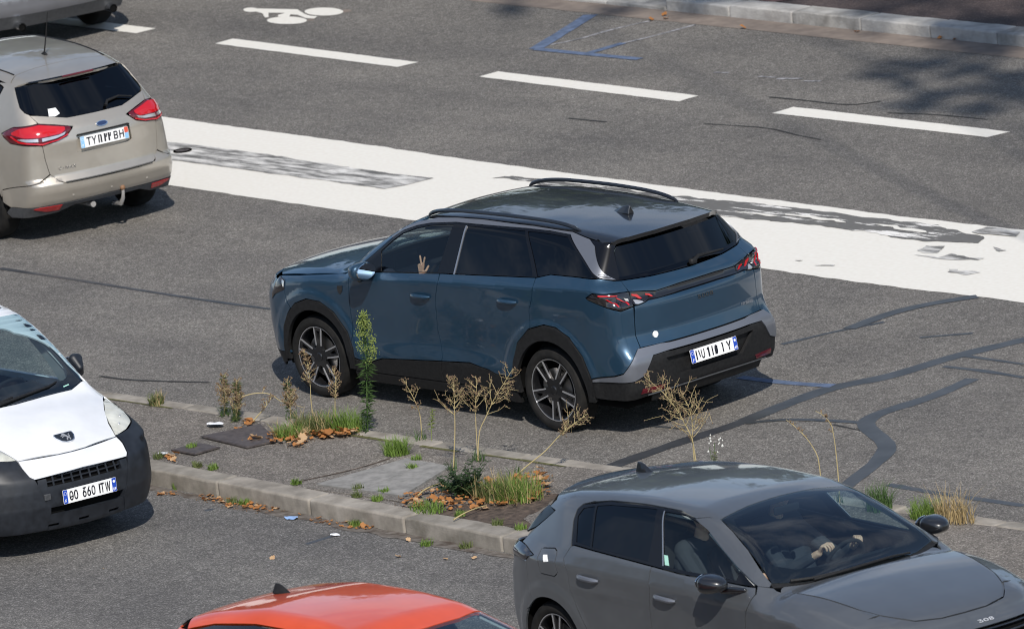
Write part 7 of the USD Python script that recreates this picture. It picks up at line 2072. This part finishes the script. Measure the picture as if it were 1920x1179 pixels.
tall_green('tall green flowering weed standing against the front door of the blue car', *P['tall_green'], 5)
b, p1 = settle(*P['dry_a'])
b2, p2 = settle(*P['dry_a2'])
dry_weed('dry branching weed in front of the blue car\'s number plate', b, [p1, p2 + (b2 - b)], 11, 17, .17)
for key, lab, sd, nb, sp, st in (('dry_b', 'straight dry weed, leftmost of three above the leafy bush', 12, 13, .12, .60), ('dry_c', 'upright dry weed, middle one of three above the leafy bush', 13, 12, .11, .60), ('dry_d', 'dry weed leaning right, its twigs before the rear wheel arch of the blue car', 14, 12, .15, .50),
                             ('dry_e', 'long dry stem leaning right, its twigs below the rear wheel of the blue car', 15, 12, .13, .62), ('dry_f', 'thin dry weed before the left part of the blue car\'s front wheel', 16, 13, .06, .55), ('dry_g', 'short dry weed before the right part of the blue car\'s front wheel', 17, 12, .07, .45),
                             ('dry_h', 'bent dry weed between the tall green weed and the leafy bush', 18, 7, .08, .45)):
    b, p = settle(*P[key])
    dry_weed(lab, b, [p], sd, nb, sp, start=st, r0=.0056 if key in 'dry_b dry_e' else .0048)
b, p = settle(*P['dry_i'])
T = thing('thin_weed', 'thin single green stem on the far edge of the island', 'weed', b)
put('stem', Shape().add(*tube(smooth_path(p, 10), .003, 4)), 'flower_green', T)
rng_p = np.random.default_rng(9)
put('leaves', lance_leaves(p, 46, .04, .006, rng_p, .3, 1.0), 'flower_green', T, smooth=False)
b, p = settle(*P['arch'])
b2, p2 = settle(*P['arch2'])
p[-1, 2] = max(p[-1, 2], -.02)
p[-2, 2] = max(p[-2, 2], .02)
dry_weed('arching straw-coloured stem bowed over the larger iron cover plate', b, [p, p2 + (b2 - b)], 21, 4, .06, .0058)
for key, lab, sd in (('tuft_a', 'bushy yellow-green weed behind the larger iron cover plate', 31), ('tuft_a2', 'thin yellowish weed at the left of the bushy yellow-green one', 32), ('tuft_a3', 'pale green feathery weed before the blue car\'s front bumper', 33)):
    b, p = settle(*P[key])
    hgt = p[-1, 2]
    dry_weed(lab, b, [p, p * [1, 1, .8] + np.linspace(0, 1, len(p))[:, None] * [.05, -.04, 0], p * [1, 1, .7] + np.linspace(0, 1, len(p))[:, None] * [-.06, .03, 0]], sd, 10, .07, .0035, start=.35, name='feathery_weed')
    put('leaves', lance_leaves(p, 150 if sd == 31 else 70, .06, .005, np.random.default_rng(sd), .0, .95), 'grass_dull' if sd != 33 else 'weed_green', stage.GetPrimAtPath('/World/feathery_weed' + ('' if sd == 31 else f'_{sd - 31:03d}')), smooth=False)
for key, lab, n, rad, h, sd, m, el in (('grass_a', 'green grass at the left end of the leaf pile before the front wheel', 190, .12, .13, 41, 'grass_green', (1.3, .8)), ('grass_b', 'dull green grass in the middle of the leaf pile before the front wheel', 230, .15, .17, 42, 'grass_dull', (1.3, .8)),
                                   ('grass_c', 'bright green grass beside the foot of the tall green weed', 260, .15, .18, 43, 'grass_green', (1.3, .9)), ('tuft_b', 'small grey-green tuft on the island\'s far edge beside the white van', 110, .06, .11, 44, 'grass_dull', (1, 1)),
                                   ('grass_d', 'bright green tuft alone beside the concrete slab', 200, .10, .15, 45, 'grass_green', (1.2, .9)), ('grass_e', 'bright grass at the right of the leafy bush by the grey car', 330, .20, .20, 46, 'grass_green', (1.2, .9)),
                                   ('grass_f', 'low green grass at the left foot of the leafy bush', 150, .13, .08, 47, 'grass_green', (1.3, .8)), ('grass_g', 'pale grass just right of the leafy bush', 260, .17, .18, 48, 'grass_dull', (1.2, .9)),
                                   ('right_green', 'green weed clump on the far kerb above the grey car\'s windscreen', 150, .10, .22, 49, 'weed_green', (1, 1)), ('right_green2', 'green grass clump left of the straw-coloured grass at the right', 170, .13, .16, 50, 'grass_green', (1.1, .9)),
                                   ('right_dry', 'straw-coloured dry grass standing on the far kerb at the right', 120, .15, .27, 51, 'straw_grass', (1.2, .6))):
    b, p = settle(*P[key])
    grass(lab, b, n, rad, h, sd, m, ellipse=el, extra=1.2 if key in ('grass_a', 'grass_b', 'grass_e', 'grass_g', 'tuft_b') else None)
b, p = settle(*P['bush'])
bush('dark leafy bush in the middle of the leaf litter', b, 46, .24, .26, 61)
bush('small dark creeping weed at the left edge of the leafy bush', b + [.28, -.10, 0], 18, .16, .10, 62)
for key, lab, sd in (('right_a', 'bent bare dry stem, left of two above the grey car\'s roof', 71), ('right_b', 'hooked bare dry stem, right of two above the grey car\'s roof', 72)):
    b, p = settle(*P[key])
    dry_weed(lab, b, [p], sd, 4, .04, .0055, start=.7)
b, p = settle(*P['white_fl'])
T = thing('white_flowered_weed', 'small weed with white flowers just right of the dry branching weed', 'weed', b)
put('stems', Shape().add(*tube(smooth_path(p, 8), .003, 4)).add(*tube(smooth_path(p * [1, 1, .9] + np.linspace(0, 1, len(p))[:, None] * [.04, .02, 0], 8), .0025, 4)), 'weed_green', T)
put('leaves', lance_leaves(p, 80, .035, .006, rng_p, .1, .8), 'grass_dull', T, smooth=False)
put('flowers', seeds(p[-1] + rng_p.normal(0, .045, (16, 3)) * [1, 1, .8], .009, rng_p), 'petal_white', T, smooth=False)
for k, q in enumerate(P['tufts']):
    grass('small low tuft in a seam of the island paving', (*q, .13), 46, .045, .055, 200 + k, 'grass_green' if k % 3 else 'grass_dull', .004, group='small tufts in the island paving', name='small_tuft')
for k, q in enumerate(P['gut_tufts']):
    grass('small tuft growing in the gutter under the island kerb', (*q, near_z(q[1]) + .003), 50, .05, .06, 240 + k, 'grass_dull' if k % 2 else 'grass_green', .004, group='small tufts in the gutter', name='gutter_tuft')
for nm, lab, q in (('fallen_twig', 'pale bare twig lying from the soil patch to the island kerb', P['twig']), ('fallen_twig', 'pale bare twig lying across the concrete slab', P['twig2'])):
    t_ = np.array([(*a, .145 + .02 * (i == 1)) for i, a in enumerate(q)])
    tag(put(nm, Shape().add(*tube(smooth_path(t_, 12), np.linspace(.007, .004, 12), 5)), 'straw'), lab, 'twig')


# fallen leaves
def plane_leaf(rng, s):
    """One curled, lobed dead leaf, about s across."""
    tips = [(-.50, .10), (-.38, .24), (-.36, .42), (-.16, .38), (0, .54), (.16, .38), (.36, .42), (.38, .24), (.50, .10), (.33, -.10), (.22, -.30), (0, -.28), (-.22, -.30), (-.33, -.10)]
    v = np.array([(0, .08)] + tips) * s * [rng.uniform(.8, 1.15), rng.uniform(.85, 1.1)]
    r = np.linalg.norm(v, axis=1) / s
    a = rng.uniform(0, 2 * np.pi)
    z = s * (rng.uniform(.1, .55) * r * r + .16 * np.sin(3 * np.arctan2(v[:, 1], v[:, 0]) + a) * r) + .004
    f = [(0, i, i % 14 + 1) for i in range(1, 15)]
    c, q = np.cos(a), np.sin(a)
    V = np.c_[v[:, 0] * c - v[:, 1] * q, v[:, 0] * q + v[:, 1] * c, z]
    t = rng.normal(0, .22, 2)
    V[:, 2] += V[:, 0] * t[0] + V[:, 1] * t[1]
    V[:, 2] -= V[:, 2].min() - .003
    return V, np.array(f)


def in_poly(poly, n, rng):
    x0, y0, x1, y1 = poly.bounds
    out = []
    while len(out) < n:
        q = rng.uniform((x0, y0), (x1, y1))
        if shapely.contains_xy(poly, *q):
            out.append(q)
    return np.array(out)


rng_l = np.random.default_rng(2024)
LEAVES = [('A', 46, 90, 'curled orange-brown dead leaf in the pile before the blue car\'s front wheel', 'dead leaves before the front wheel'), ('C', 70, 190, 'curled orange-brown dead leaf in the litter round the leafy bush', 'dead leaves round the leafy bush'), ('B1', 7, 10, 'dead leaf in the gutter beside the white van\'s bumper', 'dead leaves in the gutter by the van'),
          ('B2', 26, 70, 'dead leaf in the gutter right of the white van', 'dead leaves in the gutter'), ('B3', 10, 34, 'small dead leaf in the gutter near the concrete slab', 'dead leaves in the gutter near the slab'), ('D', 4, 5, 'dead leaf beside the larger iron cover plate', 'dead leaves by the cover plate'), ('E', 4, 5, 'dead leaf on the island beside the white van', 'dead leaves by the van')]
litter, ln0 = [], 0
for key, n, n2, lab, grp in LEAVES:
    poly = shapely.Polygon(LEAF_ZONES[key]).buffer(.02)
    near = key[0] == 'B'
    for i, q in enumerate(in_poly(poly, n + n2, rng_l)):
        s = rng_l.uniform(.06, .11) if i < n else rng_l.uniform(.025, .055)
        if near:
            s *= .62
        v, f = plane_leaf(rng_l, s)
        zb = (near_z(q[1]) + .006 if near else float(isl_z(q)[0]) + .006) + (rng_l.uniform(0, .035) if key in 'AC' else 0)
        v = v + [*q, zb]
        if i < n:
            put('fallen_leaf', (v, f), 'dead_leaf' if rng_l.random() < .72 else 'dead_leaf_pale', None, smooth=True, label=lab, cat='leaf', group=grp)
        else:
            litter.append((v, f + ln0))
            ln0 += len(v)
for q, lab in zip(SINGLES[:6], ['dead leaf lying alone on the near road'] * 6):
    v, f = plane_leaf(rng_l, .05)
    put('fallen_leaf', (v + [*q, near_z(q[1]) + .004], f), 'dead_leaf_pale', None, smooth=True, label=lab, cat='leaf', group='single leaves on the near road')
for q in SINGLES[6:]:
    v, f = plane_leaf(rng_l, .07)
    put('fallen_leaf', (v + [*q, .008], f), 'dead_leaf', None, smooth=True, label='dead leaf lying along the far gutter', cat='leaf', group='single leaves along the far gutter')
put('leaf_litter', (np.vstack([a for a, _ in litter]), np.vstack([b for _, b in litter])), 'dead_leaf', None, smooth=False, label='fine orange-brown leaf litter on the island and in its gutter', cat='leaf litter', kind='stuff')
cr = []
k0 = 0
for key, n in (('A', 150), ('C', 420), ('B2', 120)):
    for q in in_poly(shapely.Polygon(LEAF_ZONES[key]).buffer(.08), n, rng_l):
        v, f = seeds(np.array([[*q, (near_z(q[1]) + .006) if key[0] == 'B' else .138]]), rng_l.uniform(.0025, .006), rng_l)
        cr.append((v, f + k0))
        k0 += len(v)
put('crumbs', (np.vstack([a for a, _ in cr]), np.vstack([b for _, b in cr])), 'seed_brown', None, smooth=False, label='crumbs of earth and seed among the leaf litter', cat='debris', kind='stuff')
# scraps of litter
for (lab, x, y, z, m, s) in (('pale blue crumpled wrapper in the gutter under the island kerb', -.02, 3.76, .006, 'litter_blue', .07), ('white paper scrap on the near road left of the grey car', -.80, 3.98, .012, 'litter_white', .05), ('white paper scrap beside the larger iron cover plate', 2.62, 2.28, .134, 'litter_white', .09), ('white scrap on the island edge beside the white van', 2.28, 3.13, .134, 'litter_white', .05)):
    r_ = np.random.default_rng(int(abs(x) * 1000))
    v, f = fill(shapely.Point(0, 0).buffer(s, 5), s * .5)[:2]
    zz_ = s * .35 * meshkit.fbm(np.c_[v / s * 1.6, np.full(len(v), x)], 2, 3)
    tag(put('paper_scrap', trimesh.Trimesh(np.c_[v * [1, .6] + [x, y], zz_ + z], f, process=False), m, smooth=False), lab, 'litter')
# ------------------------------------------------------------------ people inside the cars (built in the car's own frame)
def skin_of(bones, refine=.012, it=10):
    """One continuous body from tapering bones (a, ra, b, rb)."""
    m = manifold3d.Manifold.batch_boolean([hull([(*a, ra), (*b, rb)], 12) for a, ra, b, rb in bones], manifold3d.OpType.Add)
    m = m.refine_to_length(refine).to_mesh()
    t = trimesh.Trimesh(np.array(m.vert_properties[:, :3]), np.array(m.tri_verts), process=True)
    trimesh.smoothing.filter_taubin(t, iterations=it)
    return t


def hand_bones(wrist, palm_dir, across, normal, curls, scale=1.0, r=.0085):
    """Palm and five fingers. palm_dir: towards the fingers, across: towards the thumb's side; curls: bend per finger, index first, thumb last."""
    w, d, a, n = (np.asarray(q, float) for q in (wrist, palm_dir, across, normal))
    s = scale
    B = []
    k = [w + d * .085 * s + a * (o * s) for o in (.030, .010, -.010, -.029)]
    for q in k:
        B.append((w + (q - w) * .18, .015 * s, q, .0105 * s))
    B += [(k[i], .0105 * s, k[i + 1], .0105 * s) for i in range(3)]
    for i, (q, L_) in enumerate(zip(k, (.072, .080, .074, .058))):
        c, fan = curls[i] if isinstance(curls[i], tuple) else (curls[i], 0)
        ang, p0 = 0.0, q
        for seg, f in ((.42, 1), (.32, 1.1), (.26, .8)):
            ang += c * f
            dir_ = (d * math.cos(ang) + n * math.sin(ang)) + a * fan
            p1 = p0 + dir_ / np.linalg.norm(dir_) * L_ * s * seg
            B.append((p0, r * s, p1, r * s * .93))
            p0 = p1
    t0 = w + d * .025 * s + a * .022 * s
    t1 = t0 + (d * .5 + a * .75 + n * .25) * .042 * s
    t2 = t1 + (d * .8 + n * curls[4] - a * .2) * .036 * s
    return B + [(t0, .013 * s, t1, .0105 * s), (t1, .0105 * s, t2, .009 * s)]


def head_mesh(c, yaw, hair=True):
    """Head with brow, nose, mouth, chin and ears, facing along yaw."""
    t = trimesh.creation.icosphere(4, 1.0)
    v = np.array(t.vertices)
    v *= [.098, .076, .118]
    x, y, z = v.T
    fr = ss((x - .01) / .06)
    v[:, 0] += .022 * np.exp(-(y / .013) ** 2 - ((z + .012) / .026) ** 2) * fr           # nose
    v[:, 0] -= .011 * np.exp(-((np.abs(y) - .031) / .014) ** 2 - ((z - .014) / .012) ** 2) * fr  # eye sockets
    v[:, 0] += .006 * np.exp(-((z - .036) / .012) ** 2) * fr                                # brow
    v[:, 0] += .006 * np.exp(-(y / .022) ** 2 - ((z + .052) / .007) ** 2) * fr            # lips
    v[:, 0] += .008 * np.exp(-(y / .025) ** 2 - ((z + .092) / .02) ** 2) * fr             # chin
    v[:, 1] *= 1 - .25 * ss((-.02 - z) / .10)
    v[:, 1] += np.sign(y) * .016 * np.exp(-((x + .008) / .014) ** 2 - ((z - .0) / .026) ** 2) * (np.abs(y) > .055)  # ears
    c_, s_ = math.cos(yaw), math.sin(yaw)
    R = np.array([[c_, -s_, 0], [s_, c_, 0], [0, 0, 1]])
    f = np.array(t.faces)
    hv = None
    if hair:
        m = (v[:, 2] > .035 + .5 * np.maximum(v[:, 0], 0)) | ((v[:, 0] < -.02) & (v[:, 2] > -.06))
        keep = m[f].all(1)
        hv = (v * 1.07 + [-.003, 0, .004]) @ R.T + c, f[keep]
    eyes = Shape()
    for sg in (1, -1):
        e = trimesh.creation.icosphere(2, .0105).apply_translation([.079, sg * .031, .012])
        eyes.add(np.array(e.vertices) @ R.T + c, np.array(e.faces))
    return trimesh.Trimesh(v @ R.T + c, f, process=False), hv, eyes


def seated(T, x, y, z, hands, face=0.0, dress='shirt_dark', hair='hair_dark', lean=.0):
    """A seated adult: hips at (x, y, z). hands: [(elbow, wrist, dir, across, normal, curls), ...]."""
    hip = np.array([x, y, z])
    sh = np.array([x - .16 + lean, y, z + .47])
    neck = sh + [.01, 0, .09]
    hd = sh + [.05, 0, .235]
    body = [(hip + [0, -.09, 0], .115, hip + [0, .09, 0], .115), (hip + [0, -.08, .05], .12, sh + [0, -.10, -.10], .115), (hip + [0, .08, .05], .12, sh + [0, .10, -.10], .115), (sh + [0, -.15, 0], .068, sh + [0, .15, 0], .068), (sh, .06, neck, .052), (neck, .05, hd + [0, 0, -.06], .05),
            (hip + [0, -.09, 0], .09, hip + [.42, -.10, .06], .068), (hip + [0, .09, 0], .09, hip + [.42, .10, .06], .068), (hip + [.42, -.10, .06], .062, hip + [.66, -.10, -.28], .045), (hip + [.42, .10, .06], .062, hip + [.66, .10, -.28], .045)]
    sleeves = []
    for (e, w, d, a, n, cu), sg in zip(hands, (1, -1)):
        s0 = sh + [0, sg * .165, -.02]
        e, w = np.asarray(e, float), np.asarray(w, float)
        body += [(s0, .052, e, .042), (e, .041, w, .027)] + hand_bones(w, d, a, n, cu)
        sleeves += [(s0, .06, e, .053), (e, .052, e + (w - e) * .8, .038)]
    b = skin_of(body, .011, 8)
    hm, hv, eyes = head_mesh(hd, face)
    B = put('body', Shape().tm(b).tm(hm), 'skin', T)
    put('eyes', eyes, 'gloss_black', B)
    if hv:
        put('hair', hv, hair, T)
    top = skin_of([(hip + [0, -.09, .02], .13, hip + [0, .09, .02], .13), (hip + [0, -.08, .05], .132, sh + [0, -.10, -.10], .128), (hip + [0, .08, .05], .132, sh + [0, .10, -.10], .128), (sh + [0, -.15, 0], .078, sh + [0, .15, 0], .078)] + sleeves, .03, 6)
    put('shirt', top, dress, T)
    put('trousers', skin_of([(hip + [0, -.09, -.01], .122, hip + [0, .09, -.01], .122), (hip + [0, -.09, 0], .10, hip + [.42, -.10, .06], .077), (hip + [0, .09, 0], .10, hip + [.42, .10, .06], .077), (hip + [.42, -.10, .06], .072, hip + [.65, -.10, -.26], .055), (hip + [.42, .10, .06], .072, hip + [.65, .10, -.26], .055)], .03, 6), 'shirt_dark', T)


T = thing('person', 'driver of the blue car showing two raised fingers at the window', 'person')
seated(T, 1.16, .36, .74, [((1.30, .66, 1.02), (1.545, .800, 1.155), (-.02, -.10, .99), (-1, .05, 0), (0, -1, 0), [(.02, .26), (.02, -.30), 1.15, 1.2, .9]),
                           ((1.35, .12, .95), (1.66, .27, 1.04), (.75, .2, .6), (0, .9, .3), (.5, .3, -.8), [.8, .8, .8, .8, .6])], face=1.1)
hx, hy, ha, hs_ = HATCH_POSE
T = thing('person', 'driver of the grey car holding the steering wheel in dark clothes', 'person', (hx, hy, 0), ha, tilt=hs_)
seated(T, 1.20, .36, .62, [((1.42, .62, .84), (1.70, .53, 1.00), (.6, -.2, .75), (0, -.9, .2), (.6, -.3, -.7), [.8, .8, .8, .8, .6]), ((1.42, .12, .84), (1.70, .20, 1.00), (.6, .2, .75), (0, .9, .2), (.6, .3, -.7), [.8, .8, .8, .8, .6])], face=0)
T = thing('person', 'passenger of the grey car behind its front side window, turned outwards', 'person', (hx, hy, 0), ha, tilt=hs_)
seated(T, 1.26, -.36, .62, [((1.48, -.14, .80), (1.70, -.28, .86), (.9, -.2, .1), (0, -.9, .2), (.1, 0, -1), [.4, .4, .4, .4, .3]), ((1.50, -.60, .80), (1.95, -.50, 1.015), (.95, .2, .05), (0, .9, .1), (0, 0, -1), [.25, .25, .25, .3, .3])], face=-.9)
